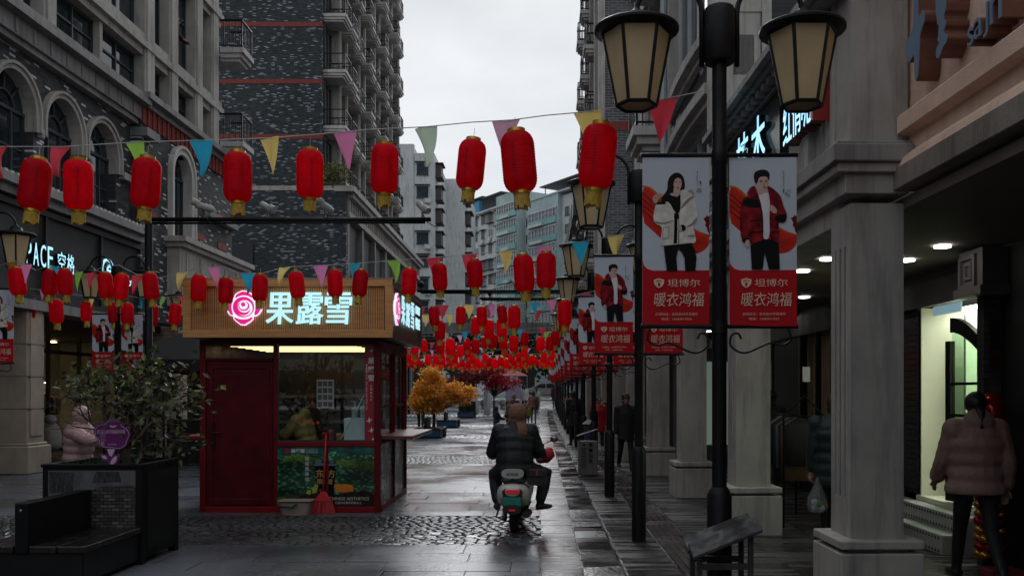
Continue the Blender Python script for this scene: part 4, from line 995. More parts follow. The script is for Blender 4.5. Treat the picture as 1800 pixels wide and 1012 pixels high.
    for s in (-1,1):
        F=Frame((0,0,0),(-s,0,0),(0,s,0)); d=.002
        for k,(m,p) in enumerate(lay):
            d+=.0003; pts=[uv(*q) for q in p]; pts=[(u,max(v,-BH)) for u,v in pts]
            ar=sum(a[0]*b[1]-b[0]*a[1] for a,b in zip(pts,pts[1:]+pts[:1]))
            if ar<0: pts=pts[::-1]
            mb.add([F.p(u,v,d) for u,v in pts],[tuple(range(len(pts)))] ,m)
        d+=.0004; U,V,Nn=F.U,Vector((0,0,1)),F.N
        T=lambda t,u,v,h,w,m=12,b=.0,sh=0.,sp=1.: put_text(mb,t,F.p((u-.5)*BW,-v*BH,d),U,V,Nn,h*BH,m,bold=b,width=w*BW,shear=sh)
        T('坦博尔',.617,.743,.046,.485,b=0); T('暖衣鸿福',.547,.841,.082,.74,b=0,sh=.12)
        T('店铺地址：商场街99号坦博尔',.51,.928,.017,.64); T('电话：15683815505',.51,.956,.016,.45)
        sc_=[(.165,.724),(.245,.715),(.325,.724),(.315,.75),(.285,.765),(.245,.774),(.205,.765),(.175,.75)]
        mb.add([F.p((u-.5)*BW,-v*BH,d) for u,v in sc_][::-1],[tuple(range(8))],12)
        for q in ([(.20,.731),(.245,.726),(.29,.731),(.287,.737),(.245,.732),(.203,.737)],[(.225,.741),(.265,.741),(.26,.762),(.245,.766),(.23,.762)]): mb.add([F.p((u-.5)*BW,-v*BH,d+.0003) for u,v in q][::-1],[tuple(range(len(q)))],2)
        x,y=uv(*txc)
        for i,ch in enumerate('坦博尔品牌形象代言人'): put_text(mb,ch,F.p(x,y+.05-i*.0105,d),U,V,Nn,.009,5)
        x,y=uv(*nm)
        for i in range(2): put_text(mb,'■',F.p(x,y-.012*i+.005,d),U,V,Nn,.009,5)
        x,y=uv(*sig); pts=[F.p(x+.02*math.cos(q*1.9)*(1-.05*q),y+.012*math.sin(q*2.7)-(.004*q if kind!='w' else 0),d+.0004) for q in [j*.35 for j in range(22)]]
        for a,b in zip(pts[:-1],pts[1:]):
            n=Vector((0,0,.0012)); mb.add([a-n,b-n,b+n,a+n],[(0,1,2,3)],5)
    return mb.mesh('banner',BM)
ban={'w':banner_mesh('w'),'m':banner_mesh('m')}
kd={'w':'woman in cream parka','m':'man in red jacket'}
def hang(x,y,z,kind,label):
    o=inst('banner',ban[kind],None,(x,y,z)); setp(o,label,'banner','advertising banners on the lamp posts'); o.rotation_euler=(rnd.gauss(0,.01),0,rnd.gauss(0,.03)); return o
for i,y in enumerate(RPOLES):
    ks=('w','m') if i==0 else ('m','w')
    for s,k in zip((-1,1),ks):
        if s==1 and i>6: continue
        hang((1.14 if i==0 else 1.09)+s*.277,y,3.14+GZ(y),k,'banner of a %s on the %s arcade lamp post, %s side'%(kd[k],ordn(i),'street' if s<0 else 'shop'))
for i,y in enumerate(LPOLES[:9]):
    for s,k in zip((-1,1),('m','w')): hang(-8.2+s*.277,y,3.14+GZ(y),k,'banner of a %s, %s post across the street'%(kd[k],ordn(i)))
for i,y in enumerate(BPOLES):
    for s,k in zip((1,-1),('m','w')): hang(-8.2+s*.277,y,3.14,k,'banner of a %s mirrored in kiosk glass, %s pair'%(kd[k],ordn(i)))

# ================================================================ lanterns and bunting
lant=M('red_lantern_silk',(.97,.008,.045),.42,var=.16,vs=9,trans=.78,spec=.3,obj=.18)
lantf=lant
gold=M('gold_trim',(.55,.33,.05),.32,metal=.7,var=.2,vs=20); tas=M('gold_tassel',(.48,.31,.03),.6,var=.35,vs=40)
def shell_prof(fine):
    n=66 if fine else 16; pr=[]
    for i in range(n+1):
        t=i/n; z=-.215+.43*t; e=min(t,1-t)/.24
        r=.125 if e>=1 else .060+.065*math.sqrt(max(0,1-(1-e)**2.2))
        if fine: r-=.0055*(.5+.5*math.cos(2*math.pi*t*22))
        pr.append((r,z))
    return pr
def make_lantern(fine):
    t=thing('red_lantern','x','lantern')
    mb=MB(); n=24 if fine else 12
    mb.lathe(shell_prof(fine),n,caps=False,wob=(lambda q:1-.012*abs(math.sin(q*4))) if fine else None); mb.build('shell',lant,t,smooth=True)
    if fine:
        mb=MB()
        for j in range(5):
            q=2*math.pi*j/5; mb.tube([(.055*math.cos(q),.055*math.sin(q),-.21),(.113*math.cos(q),.113*math.sin(q),-.11),(.115*math.cos(q),.115*math.sin(q),.11),(.055*math.cos(q),.055*math.sin(q),.21)],.007,4)
        mb.tube([(0,0,-.05),(0,0,.2)],[.03,.012],6); mb.build('inner_frame',M('lantern_wire',(.12,.01,.01),.6),t)
    for s in (-1,1):
        mb=MB(); mb.lathe([(.058,s*.211),(.066,s*.213),(.066,s*.238),(.058,s*.24)] if s>0 else [(.045,-.24),(.062,-.236),(.062,-.214),(.056,-.211)],16); mb.build('cap',gold,t,smooth=40)
    mb=MB(); k=22 if fine else 8
    for j in range(k):
        a=2*math.pi*j/k; b=a+2*math.pi/k*.9; l=.085+rnd.uniform(0,.03); r=.056; r2=.06
        mb.add([(r*math.cos(a),r*math.sin(a),-.235),(r*math.cos(b),r*math.sin(b),-.235),(r2*math.cos(b),r2*math.sin(b),-.235-l),(r2*math.cos(a),r2*math.sin(a),-.235-l)],[(0,1,2,3)])
    mb.build('tassel',tas,t)
    mb=MB(); mb.cyl((0,0,.235),(0,0,.33),.002,n=5); mb.build('cord',M('white_cord',(.5,.5,.5),.8),t)
    return t
lan_f=make_lantern(True); lan_c=make_lantern(False)
# far lanterns: one mesh
mb=MB(); mb.lathe(shell_prof(False),10,m=0,caps=False); mb.lathe([(.06,.211),(.06,.24)],8,m=1); mb.lathe([(.05,-.33),(.05,-.215)],8,m=2)
lan_mesh=mb.mesh('red_lantern',[lant,gold,tas],smooth=40)
used={'f':False,'c':False}
def lantern(p,s,label,lvl):
    if lvl=='x':
        o=inst('red_lantern',lan_mesh,None,p,(rnd.gauss(0,.05),rnd.gauss(0,.05),rnd.random()*6),(s,)*3); return setp(o,label,'lantern','red lanterns over the street')
    src=lan_f if lvl=='f' else lan_c
    if used[lvl]: o=copytree(src)
    else: o=src; used[lvl]=True
    o.location=p; o.scale=(s,)*3; o.rotation_euler=(rnd.gauss(0,.05),rnd.gauss(0,.05),rnd.random()*6.28)
    o['label']=label; o['group']='red lanterns over the street'; return o
fcol={'r':(.66,.05,.08),'p':(.74,.24,.46),'y':(.80,.62,.20),'g':(.32,.58,.09),'b':(.03,.38,.58),'o':(.75,.32,.08),'w':(.58,.72,.56),'m':(.66,.38,.52)}
fm={k:M('bunting_'+k,v,.7,var=.08,vs=8,trans=.5) for k,v in fcol.items()}
cordm=M('white_cord',(.5,.5,.5),.8)
def flag_mesh(k,seed):
    r=random.Random(seed); mb=MB(); n=6; vs=[]; c=r.uniform(-.035,.035); c2=r.uniform(-.02,.02)
    for i in range(n+1):
        t=i/n; w_=.1*(1-t)+.002
        for j in range(5):
            u=-1+j/2; vs.append((u*w_+c2*t*t*2,c*math.sin(t*2.2)*2*(.5+.5*abs(u))+.012*math.sin(3*u+seed),-.27*t))
    mb.add(vs,[(i*5+j,i*5+j+1,(i+1)*5+j+1,(i+1)*5+j) for i in range(n) for j in range(4)])
    return mb.mesh('flag',fm[k],smooth=True)
FM={(k,s):flag_mesh(k,s*7+ord(k)) for k in fcol for s in range(3)}
def zline(k,A,B):    # point of the line A->B (x,y) seen at slope k=x/y
    t=(A[0]-k*A[1])/((A[0]-k*A[1])-(B[0]-k*B[1])); return A[0]+(B[0]-A[0])*t, A[1]+(B[1]-A[1])*t
def bunting(A,B,cord,flags,label,group='bunting strings across the street'):
    """A,B: (x,y) of the posts; cord: list of 3d points; flags: (point,colour,scale)"""
    t=thing('bunting_string',label,'bunting',(A[0],A[1],GZ(A[1])),0,group)
    mb=MB(); mb.tube(cord,.004,5); part(mb,'cord',cordm,t)
    ang=math.atan2(B[1]-A[1],B[0]-A[0])+math.pi
    for p,k,s in flags:
        o=inst('flag',FM[k,rnd.randrange(3)],t,Vector(p)-t.location,(rnd.gauss(0,.12),0,ang+rnd.gauss(0,.15)),(s,)*3)
    return t
def at_px(px,py,A,B):
    x,y=zline((px-VX)/FPX,A,B); return Vector((x,y,CH+(HY-py)*y/FPX))
# nearest three strings, read off the photograph
strings=[
 ((1.14,5.62),(-8.2,8.7),
  [(-150,266),(0,258),(110,258),(240,250),(350,247),(470,243),(560,236),(650,228),(750,223),(830,215),(900,211),(960,203),(1040,196),(1160,176),(1262,155)],
  [(62,325,52),(138,325,50),(257,322,50),(418,312,50),(545,306,48),(676,297,49),(828,290,50),(912,285,61),(1051,276,64)],
  [(2,'r',1),(110,'r',1),(238,'g',.9),(352,'b',1),(474,'y',1),(606,'p',1),(748,'w',1),(890,'m',1),(1034,'y',1),(1163,'r',1)]),
 ((1.09,9.77),(-8.2,12.9),
  [(-60,470),(0,466),(32,457),(63,475),(87,467),(126,473),(154,484),(180,469),(209,466),(241,483),(277,488),(316,481),(344,471),(394,469),(419,480),(460,480),(505,469),(576,466),(640,462),(700,457),(770,452),(835,446),(900,440),(960,433),(1030,424),(1122,406)],
  [(31,495,28),(88,497,26),(115,496,26),(186,502,26),(213,504,26),(265,503,27),(349,507,27),(397,511,26),(457,506,27),(522,501,27),(589,498,27),(633,498,27),(719,496,27),(773,487,27),(835,481,28),(921,481,37),(960,476,36)],
  [(17,'o',1),(45,'p',1),(94,'b',1),(138,'g',1),(162,'r',.8),(243,'r',1),(322,'y',1),(376,'p',1),(435,'b',1),(503,'y',1),(563,'p',1),(624,'b',.9),(692,'g',1),(762,'r',1),(826,'r',1),(889,'y',1),(955,'p',1),(1020,'b',1),(1083,'y',1)]),
 ((1.09,13.92),(-8.2,17.1),
  [(-10,498),(50,508),(99,510),(152,520),(224,520),(265,526),(308,520),(700,545),(763,537),(810,535),(847,536),(883,533),(904,534),(950,530),(993,524),(1068,505)],
  [(50,542,24),(99,547,24),(152,548,20),(201,550,21),(224,551,21),(267,553,22),(308,552,21),(717,560,19),(763,556,19),(810,555,18),(847,556,19),(883,553,18),(904,558,23),(993,550,25)],
  [(75,'p',.8),(160,'y',.8),(245,'b',.8),(287,'g',.8),(320,'r',.8),(738,'r',.9),(780,'r',.9),(824,'y',.9),(862,'p',.9),(940,'b',.8),(970,'p',.8),(1030,'r',.9)])]
near_w=['nearest','second nearest','third nearest']
for si,(A,B,cord,lans,flags) in enumerate(strings):
    cp=[at_px(px,py,A,B) for px,py in cord]
    def cy(px):
        for (a,b),(c,d) in zip(cord[:-1],cord[1:]):
            if a<=px<=c: return b+(d-b)*(px-a)/(c-a)
        return cord[0][1]
    fl=[(at_px(px,cy(px),A,B),k,s*(1.0 if si else 1)) for px,k,s in flags]
    cp=[Vector((B[0],B[1],3.4))]+cp
    bunting(A,B,cp,fl,'%s string of bunting flags slung between lamp posts across the street'%near_w[si])
    for li,(px,py,w_) in enumerate(lans):
        p=at_px(px,py,A,B); s=w_*p.y/FPX/.25
        lantern(p,s,'red lantern with gold tassel, %s from the left on the %s string'%(ordn(li),near_w[si]),'f')
rs=random.Random(21)
for si in range(3,16):
    ya=5.62+4.15*si; A=(1.09,ya); B=(-8.2,ya+3.1); g=GZ(ya); n=rs.randint(15,18)
    L_=math.hypot(B[0]-A[0],B[1]-A[1]); dip=rs.uniform(.02,.14); h0=rs.uniform(3.3,3.5)
    def pt(t): return Vector((A[0]+(B[0]-A[0])*t,A[1]+(B[1]-A[1])*t,g+h0-dip*4*t*(1-t)))
    cp=[pt(j/24) for j in range(25)]; cols='rygbpym'; fl=[]
    nf=14
    for j in range(nf): fl.append((pt((j+.5+rs.uniform(-.2,.2))/nf),cols[(j*3+si+rs.randint(0,1))%7],.95))
    bunting(A,B,cp,fl,'string of small bunting flags far down the street, %s from the front'%ordn(si))
    ts=sorted(rs.uniform(.03,.97) for _ in range(n))
    for j in range(1,n):
        if ts[j]-ts[j-1]<.03: ts[j]=ts[j-1]+.03
    ts=ts[::-1]
    for j,t in enumerate(ts):
        p=pt(min(t,.985)); sl_=rs.uniform(.82,1.05); p.z-=.30*sl_+rs.uniform(0,.10)
        lantern(p,sl_,'red lantern, %s from the left on the %s string from the front'%(ordn(j),ordn(si)),'c' if si<6 else 'x')
# ================================================================ camera masts
def mast(x,y,h,r,arm,label,cams,globe=False):
    t=thing('camera_mast',label,'camera mast',(x,y,GZ(y)))
    mb=MB(); mb.lathe([(r*1.9,0),(r*1.9,1.1),(r*1.7,1.15),(r,1.2),(r,h+.03)],16); mb.build('pole',black_m,t,smooth=40)
    mb=MB(); mb.tube([(0,0,h),(arm,0,h)],.035,10); mb.tube([(0,0,h-.06),(arm*.98,0,h-.05)],.018,8); mb.build('arm',black_m,t,smooth=True)
    cm=M('camera_grey_shell',(.30,.29,.27),.5); 
    for (f,kind,a) in cams:
        cx=arm*f
        mb=MB()
        if kind=='b':
            mb.tube([(cx,0,h+.03),(cx,0,h+.14)],.018,8)
            d=Vector((math.cos(R(a)),-.5,-.55 if a>-90 else .2)).normalized(); c=Vector((cx,-.02,h+.19)); mb.tube([c-d*.14,c-d*.13,c+d*.10,c+d*.13],[.03,.05,.055,.05],10); mb.tube([c+d*.08+Vector((0,0,.03)),c+d*.20+Vector((0,0,.04))],.055,8)
        else: mb.tube([(cx,0,h+.03),(cx,0,h+.10)],.015,8); mb.ball((cx,0,h+.16),.075)
        mb.build('camera',cm if kind=='b' else black_m,t,smooth=50)
        mb=MB(); mb.tube([(cx,-.02,h+.1),(cx+.08,-.05,h-.05),(cx+.2,-.04,h-.12),(cx+.32,-.03,h-.04)],.008,6); mb.build('cable',black_m,t,smooth=True)
    return t
mast(-6.22,14,4.38,.06,4.48,'black camera mast with a long arm of security cameras behind the shrub',[(.2,'b',-150),(.42,'b',-30),(.63,'b',-110),(.97,'b',-60)])
mast(1.3,21.5,4.1,.055,-4.3,'black camera mast whose arm with globes spans behind the kiosk',[(.98,'g',0),(.7,'g',0),(.45,'b',-60),(.15,'g',0)])
mast(1.3,27.5,4.55,.055,-3.2,'farther black camera mast with a short arm over the street',[(.9,'g',0),(.5,'b',-60)])
# ================================================================ the drinks kiosk
KX0,KX1,KY0,KY1=-4.66,-2.19,12.05,14.45
KI=thing('drinks_kiosk','red drinks kiosk with a wooden sign box and glowing letters','kiosk',((KX0+KX1)/2,13.2,0))
kred=M('kiosk_red_paint',(.12,.004,.008),.45,var=.25,vs=3,bump=.05,bs=40,rvar=.1,spec=.22)
kred2=M('kiosk_bright_red_rail',(.19,.006,.010),.45,var=.15,spec=.25)
wood=M('sign_box_wood',(.60,.29,.105),.55,var=.22,vs=3,stretch=(1.2,1.2,14),bump=.1,bs=40)
wood_d=M('dark_brown_panel',(.085,.045,.028),.5,var=.2)
FKz=Frame((0,KY0,0),(1,0,0),(0,-1,0)); FKr=Frame((KX1,0,0),(0,1,0),(1,0,0)); FKl=Frame((KX0,0,0),(0,1,0),(-1,0,0))
s_=KY0/FPX
def ux(px): return (px-VX)*s_
def vy(py): return CH+(HY-py)*s_
def kp(mb,name,mat,**k): return part(mb,name,mat,KI,**k)
for (x,y) in ((KX0,KY0),(KX1-.085,KY0),(KX0,KY1-.09),(KX1-.085,KY1-.09)):
    mb=MB(); mb.box(x,x+.085,y,y+.09,0,2.36); kp(mb,'post',kred,bevel=.006)
mb=MB(); mb.fbox(FKz,ux(480),ux(487),.05,2.36,-.09,-.004); kp(mb,'post',kred,bevel=.004)
mb=MB(); mb.fbox(FKz,ux(361),ux(659),vy(604),2.36,-.08,-.003); kp(mb,'head_rail',kred,bevel=.004)
mb=MB(); mb.fbox(FKz,ux(361),ux(659),.0,vy(890),-.08,.01); kp(mb,'base_rail',kred2,bevel=.004)
mb=MB(); mb.fbox(FKz,ux(487),ux(659),vy(784),vy(776),-.08,.012); kp(mb,'sill_rail',kred2,bevel=.004)
mb=MB(); mb.fbox(FKz,ux(574),ux(577),vy(890),vy(784),-.08,.006); kp(mb,'mullion',kred2)
# door with raised panels and a lever handle
mb=MB(); mb.fbox(FKz,ux(362),ux(479),vy(890),vy(630),-.07,-.02)
mb.fbox(FKz,ux(362),ux(479),vy(634),vy(629),-.02,.012)
mb.fbox(FKz,ux(366),ux(374),vy(887),vy(636),-.02,-.006); mb.fbox(FKz,ux(466),ux(474),vy(887),vy(636),-.02,-.006); mb.fbox(FKz,ux(374),ux(466),vy(648),vy(636),-.02,-.006); mb.fbox(FKz,ux(374),ux(466),vy(887),vy(876),-.02,-.006)
door=kp(mb,'door',M('door_dark_red',(.08,.003,.007),.5,var=.35,vs=5,bump=.08,bs=30,spec=.22),bevel=.005)
mb=MB(); mb.fbox(FKz,ux(372),ux(377),vy(790),vy(742),-.006,.008); c=FKz.p(ux(374.5),vy(760),.03); mb.tube([c,c+Vector((.11,0,.0))],.011,8); mb.tube([c-Vector((0,-.03,0)),c],.014,8); c=FKz.p(ux(374.5),vy(780),.012); mb.ball(c,.018)
mb.build('handle',M('dark_bronze',(.04,.01,.01),.3,metal=.6),door,smooth=40)
kgl=glass('kiosk_glass',(.94,.97,.97),1.5)
def pane(F,u0,u1,v0,v1,d,name='pane',m=kgl):
    mb=MB(); mb.fbox(F,u0,u1,v0,v1,d-.006,d); return kp(mb,name,m)
mb=MB(); mb.fbox(FKz,ux(361),ux(480),vy(608),vy(604.1),-.06,-.02); w_=kp(mb,'transom_window',dk_frm); pane(FKz,ux(361),ux(480),vy(629),vy(608),-.04)
mb=MB()
for a,b,c,d in ((487,489,608,776),(657,659,608,776)): mb.fbox(FKz,ux(a),ux(b),vy(d),vy(c),-.06,-.015)
mb.fbox(FKz,ux(489),ux(657),vy(608),vy(604.1),-.06,-.015); mb.fbox(FKz,ux(489),ux(657),vy(775.9),vy(773),-.06,-.015)
kp(mb,'window_frame',dk_frm); pane(FKz,ux(489),ux(657),vy(773),vy(608),-.03)
# red strip with white lettering inside the window edge
mb=MB(); mb.fbox(FKz,ux(640.5),ux(657),vy(773),vy(608),-.022,-.019); rs_=kp(mb,'window_sticker',M('sticker_crimson',(.30,.012,.03),.5,var=.05))
mb=MB(); wt=M('sticker_white',(.6,.58,.58),.6)
for i,ch in enumerate('果露雪'): put_text(mb,ch,FKz.p(ux(652),vy(634+i*15),-.017),(1,0,0),(0,0,1),(0,-1,0),.085,0,bold=.02)
for i,ch in enumerate('云果鲜奶茶'): put_text(mb,ch,FKz.p(ux(652),vy(678+i*6),-.017),(1,0,0),(0,0,1),(0,-1,0),.03,0)
for i in range(3): mb.fpoly(FKz,[(ux(644),vy(639+i*5.5)),(ux(645.5),vy(641.5+i*5.5)),(ux(644),vy(644+i*5.5)),(ux(642.5),vy(641.5+i*5.5))],-.018,-.0165)
put_text(mb,'FRESH FRUIT · TEA · MILK AND FRESH TEA',FKz.p(ux(644),vy(682),-.017),(0,0,-1),(1,0,0),(0,-1,0),.022,0)
for (cx,cy,s) in ((652,616,1),(648,738,1.6),(652,755,1.6),(655,771,1)):
    mb.fpoly(FKz,[(ux(cx)+s*a*.02,vy(cy)+s*b*.02) for a,b in ((-1.5,-.6),(-.4,-.2),(.1,1.2),(.5,.1),(1.6,.6),(.6,-.5),(.2,-1.3),(-.3,-.6))],-.018,-.0165)
mb.build('lettering',wt,rs_)
# tea-garden print under the window
def leafy(name,c1,c2,sc_):
    m,t,b,N,L=nodes_of(name); MATS[name]=m
    c=N('ShaderNodeTexCoord'); mp=N('ShaderNodeMapping'); mp.inputs['Scale'].default_value=(1,1,1.8); L(c.outputs['Object'],mp.inputs[0])
    v=N('ShaderNodeTexVoronoi'); v.inputs['Scale'].default_value=sc_; L(mp.outputs[0],v.inputs['Vector'])
    n=N('ShaderNodeTexNoise'); n.inputs['Scale'].default_value=3; n.inputs['Detail'].default_value=6; L(c.outputs['Object'],n.inputs['Vector'])
    r=N('ShaderNodeValToRGB'); r.color_ramp.elements[0].position=.05; r.color_ramp.elements[0].color=(*c2,1); r.color_ramp.elements[1].position=.55; r.color_ramp.elements[1].color=(*c1,1)
    L(v.outputs['Distance'],r.inputs[0]); mx=N('ShaderNodeMixRGB'); mx.blend_type='MULTIPLY'; mx.inputs[0].default_value=1
    r2=N('ShaderNodeValToRGB'); r2.color_ramp.elements[0].position=.35; r2.color_ramp.elements[0].color=(.2,.2,.2,1); r2.color_ramp.elements[1].position=.65; r2.color_ramp.elements[1].color=(1.4,1.4,1.4,1)
    L(n.outputs['Fac'],r2.inputs[0]); L(r.outputs[0],mx.inputs[1]); L(r2.outputs[0],mx.inputs[2]); L(mx.outputs[0],b.inputs['Base Color']); b.inputs['Roughness'].default_value=.35
    return m
pl1=leafy('print_tea_leaves',(.016,.07,.035),(.20,.60,.32),16); pl2=leafy('print_far_terraces',(.015,.08,.07),(.03,.17,.14),7); pl3=leafy('print_hedge_tops',(.08,.17,.03),(.26,.48,.07),30)
soil=M('print_soil',(.03,.016,.01),.5,var=.6,vs=14); por=M('print_orange_fruit',(.62,.20,.02),.5,var=.25,vs=18); cup=M('print_black_cup',(.006,.006,.007),.4); cupg=M('print_cup_gold',(.38,.22,.08),.5); lidc=M('print_lid_shine',(.10,.16,.22),.5)
def pw(X,Y): return ux(480+X/7.226),vy(770+Y/7.226)      # coordinates of the enlarged view
x0,y1=pw(50,92); x1,y0=pw(668,868); x2,_=pw(700,0); x3,_=pw(1290,0)
pmats=[pl1,pl2,pl3,soil,por,cup,cupg,lidc,wt,M('sticker_crimson'),M('print_pale_leaf',(.30,.36,.05),.5)]
for a,b in ((x0,x1),(x2,x3)):
    mb=MB(); mb.fbox(FKz,a,b,y0,y1,-.03,-.012,0); d=-.0115
    def lp(m,pts):
        global d_
        p=[pw(*q) for q in pts]
        p=[(min(max(u,a+.001),b-.001),v) for u,v in p]
        if max(u for u,v in p)-min(u for u,v in p)<.01: return
        ar=sum(p1[0]*p2[1]-p2[0]*p1[1] for p1,p2 in zip(p,p[1:]+p[:1]))
        if ar<0: p=p[::-1]
        d_+=.0004; mb.add([FKz.p(u,v,d_) for u,v in p],[tuple(range(len(p)))],m)
    d_=-.0115
    if a==x0:
        lp(1,[(50,95),(668,95),(668,250),(500,215),(300,180),(140,230),(50,250)]); lp(2,[(120,250),(300,195),(520,240),(668,285),(668,330),(480,300),(250,290),(120,300)])
        lp(3,[(280,760),(420,700),(668,700),(668,868),(280,868)]); lp(2,[(50,760),(180,715),(310,720),(200,868),(50,868)])
        lp(5,[(520,300),(668,280),(668,730),(575,730),(555,640),(530,430)]); lp(7,[(535,285),(615,280),(620,310),(530,345)]); lp(7,[(515,318),(668,312),(668,345),(520,350)])
        lp(10,[(490,630),(535,590),(575,590),(550,680),(500,690)]); lp(10,[(415,700),(440,650),(480,660),(470,715)])
        mb.add([FKz.p(*pw(X,Y),-.008) for X,Y in ell(175,160,36,34)][::-1],[tuple(range(18))],9)
        put_text(mb,'果露雪',FKz.p(*pw(312,160),-.008),(1,0,0),(0,0,1),(0,-1,0),.053,8,bold=.04,width=.19)
        put_text(mb,'GORUIT',FKz.p(*pw(490,145),-.008),(1,0,0),(0,0,1),(0,-1,0),.014,8,width=.17); put_text(mb,'云果鲜奶茶',FKz.p(*pw(490,175),-.008),(1,0,0),(0,0,1),(0,-1,0),.03,8,width=.17)
        for i,ch in enumerate('橙香悠享饮'): put_text(mb,ch,FKz.p(*pw(430,255+i*66),-.008),(1,0,0),(0,0,1),(0,-1,0),.058,8,bold=.01)
        put_text(mb,'东',FKz.p(*pw(595,450),-.007),(1,0,0),(0,0,1),(0,-1,0),.125,6,bold=.02); put_text(mb,'果',FKz.p(*pw(585,548),-.007),(1,0,0),(0,0,1),(0,-1,0),.075,6,bold=.02); put_text(mb,'露',FKz.p(*pw(635,552),-.007),(1,0,0),(0,0,1),(0,-1,0),.06,6)
        lp(9,ell(598,660,18,18))
    else:
        lp(1,[(700,95),(1290,95),(1290,330),(700,330)]); lp(0,[(700,180),(760,160),(850,180),(860,250),(1000,210),(1290,190),(1290,290),(700,290)]); lp(2,[(800,285),(1000,270),(1290,300),(1290,400),(1100,400),(800,340)])
        lp(3,[(700,720),(900,700),(1160,660),(1290,720),(1290,868),(700,868)]); lp(5,[(700,280),(785,290),(795,430),(765,730),(700,730)]); lp(7,[(715,285),(770,285),(775,315),(715,315)]); lp(7,[(700,318),(800,322),(795,348),(700,348)])
        lp(4,[(770,620),(780,575),(860,580),(1000,590),(1026,630),(1010,670),(900,685),(820,680)])
        put_text(mb,'方',FKz.p(*pw(735,450),-.007),(1,0,0),(0,0,1),(0,-1,0),.115,6,bold=.02); put_text(mb,'雪',FKz.p(*pw(722,552),-.007),(1,0,0),(0,0,1),(0,-1,0),.07,6,bold=.02)
        put_text(mb,'CHINESE AESTHETICS',FKz.p(*pw(965,765),-.007),(1,0,0),(0,0,1),(0,-1,0),.042,8,width=.54); put_text(mb,'打造中式美学的新主义',FKz.p(*pw(955,818),-.007),(1,0,0),(0,0,1),(0,-1,0),.036,8,width=.36)
    kp(mb,'printed_panel',pmats)
# right-hand side: dark windows above, metal panels below, counter shelf
steel=M('brushed_side_panel',(.20,.19,.19),.3,metal=.3,var=.25,vs=2,rvar=.1)
for (a,b) in ((12.14,13.25),(13.31,14.36)):
    mb=MB(); mb.fbox(FKr,a,b,.08,vy(782),-.05,-.03); kp(mb,'side_panel',steel)
    pane(FKr,a,b,vy(775),2.2,-.04,m=kgl)
    mb=MB(); mb.fbox(FKr,a,b,1.42,1.46,-.06,-.02); mb.fbox(FKr,a,a+.03,1.0,2.2,-.06,-.02); mb.fbox(FKr,b-.03,b,1.0,2.2,-.06,-.02); kp(mb,'window_frame',kred)
mb=MB(); mb.fbox(FKr,13.25,13.31,.08,2.3,-.07,.0); kp(mb,'post',kred)
mb=MB(); mb.fbox(FKr,12.14,14.36,2.2,2.36,-.07,-.005); kp(mb,'head_rail',kred); mb=MB(); mb.fbox(FKr,12.14,14.36,0,.08,-.07,.004); kp(mb,'base_rail',kred)
mb=MB(); mb.fbox(FKr,12.16,14.4,.99,1.04,-.06,.43); kp(mb,'counter_shelf',M('counter_brown_red',(.13,.03,.028),.3,var=.2),bevel=.006)
mb=MB(); mb.fbox(FKl,12.3,14.3,.98,1.03,0,.42); kp(mb,'counter_shelf',kred2,bevel=.006)
mb=MB(); mb.fbox(FKl,12.14,14.36,0,2.36,-.08,-.01); kp(mb,'side_wall',kred)
# sign box
SX0,SX1,SY0,SY1,SZ0,SZ1=-4.79,-1.975,11.8,14.7,2.372,3.16
mb=MB(); mb.box(SX0+.02,SX1-.02,SY0+.06,SY1-.02,SZ0+.01,SZ1-.02); kp(mb,'sign_core',wood_d)
F0=Frame((0,SY0+.06,0),(1,0,0),(0,-1,0))
for (a,b,c,e) in ((SX0,SX1,SZ0,SZ0+.10),(SX0,SX1,SZ1-.10,SZ1),(SX0,SX0+.11,SZ0+.10,SZ1-.10),(SX1-.11,SX1,SZ0+.10,SZ1-.10)):
    mb=MB(); mb.fbox(F0,a,b,c,e,0,.06); kp(mb,'sign_frame',wood,bevel=.004)
mb=MB(); u=SX0+.115
while u<SX1-.13: mb.fbox(F0,u,u+.022,SZ0+.101,SZ1-.101,0,.018); u+=.03
o=kp(mb,'slats',wood); o['kind']='stuff'
F1=Frame((SX1-.02,0,0),(0,1,0),(1,0,0))
for (a,b,c,e) in ((SY0+.001,SY1,SZ0,SZ0+.09),(SY0+.001,SY1,SZ1-.09,SZ1),(SY1-.12,SY1,SZ0+.09,SZ1-.09)):
    mb=MB(); mb.fbox(F1,a,b,c,e,-.02,.02); kp(mb,'sign_frame',M('sign_side_red_brown',(.10,.03,.025),.5) if c==SZ0 else wood_d)
mb=MB(); mb.box(SX0-.005,SX1+.005,SY0-.005,SY1+.005,SZ1,SZ1+.012); kp(mb,'roof_sheet',M('grey_roof_sheet',(.3,.3,.3),.5))
kcy=EM('kiosk_letter_glow',(.52,.88,1),.6); pink=EM('pink_rose_glow',(.80,.015,.25),.55); kwh=EM('rose_outline_glow',(.8,.9,1),.6)
sS=(SY0+.03)/FPX
for i,(ch,cx) in enumerate((('果',493),('露',546),('雪',595))):
    mb=MB(); put_text(mb,ch,((cx-VX)*sS,SY0+.01,CH+(HY-542)*sS),(1,0,0),(0,0,1),(0,-1,0),.425,0,bold=.006,ext=.025,width=.36,shear=.06); kp(mb,'sign_letters',kcy)
    mb=MB(); put_text(mb,ch,((cx-VX)*sS,SY0+.045,CH+(HY-542)*sS),(1,0,0),(0,0,1),(0,-1,0),.43,0,bold=.014,ext=.008,width=.366,shear=.06); kp(mb,'letter_return',black_m)
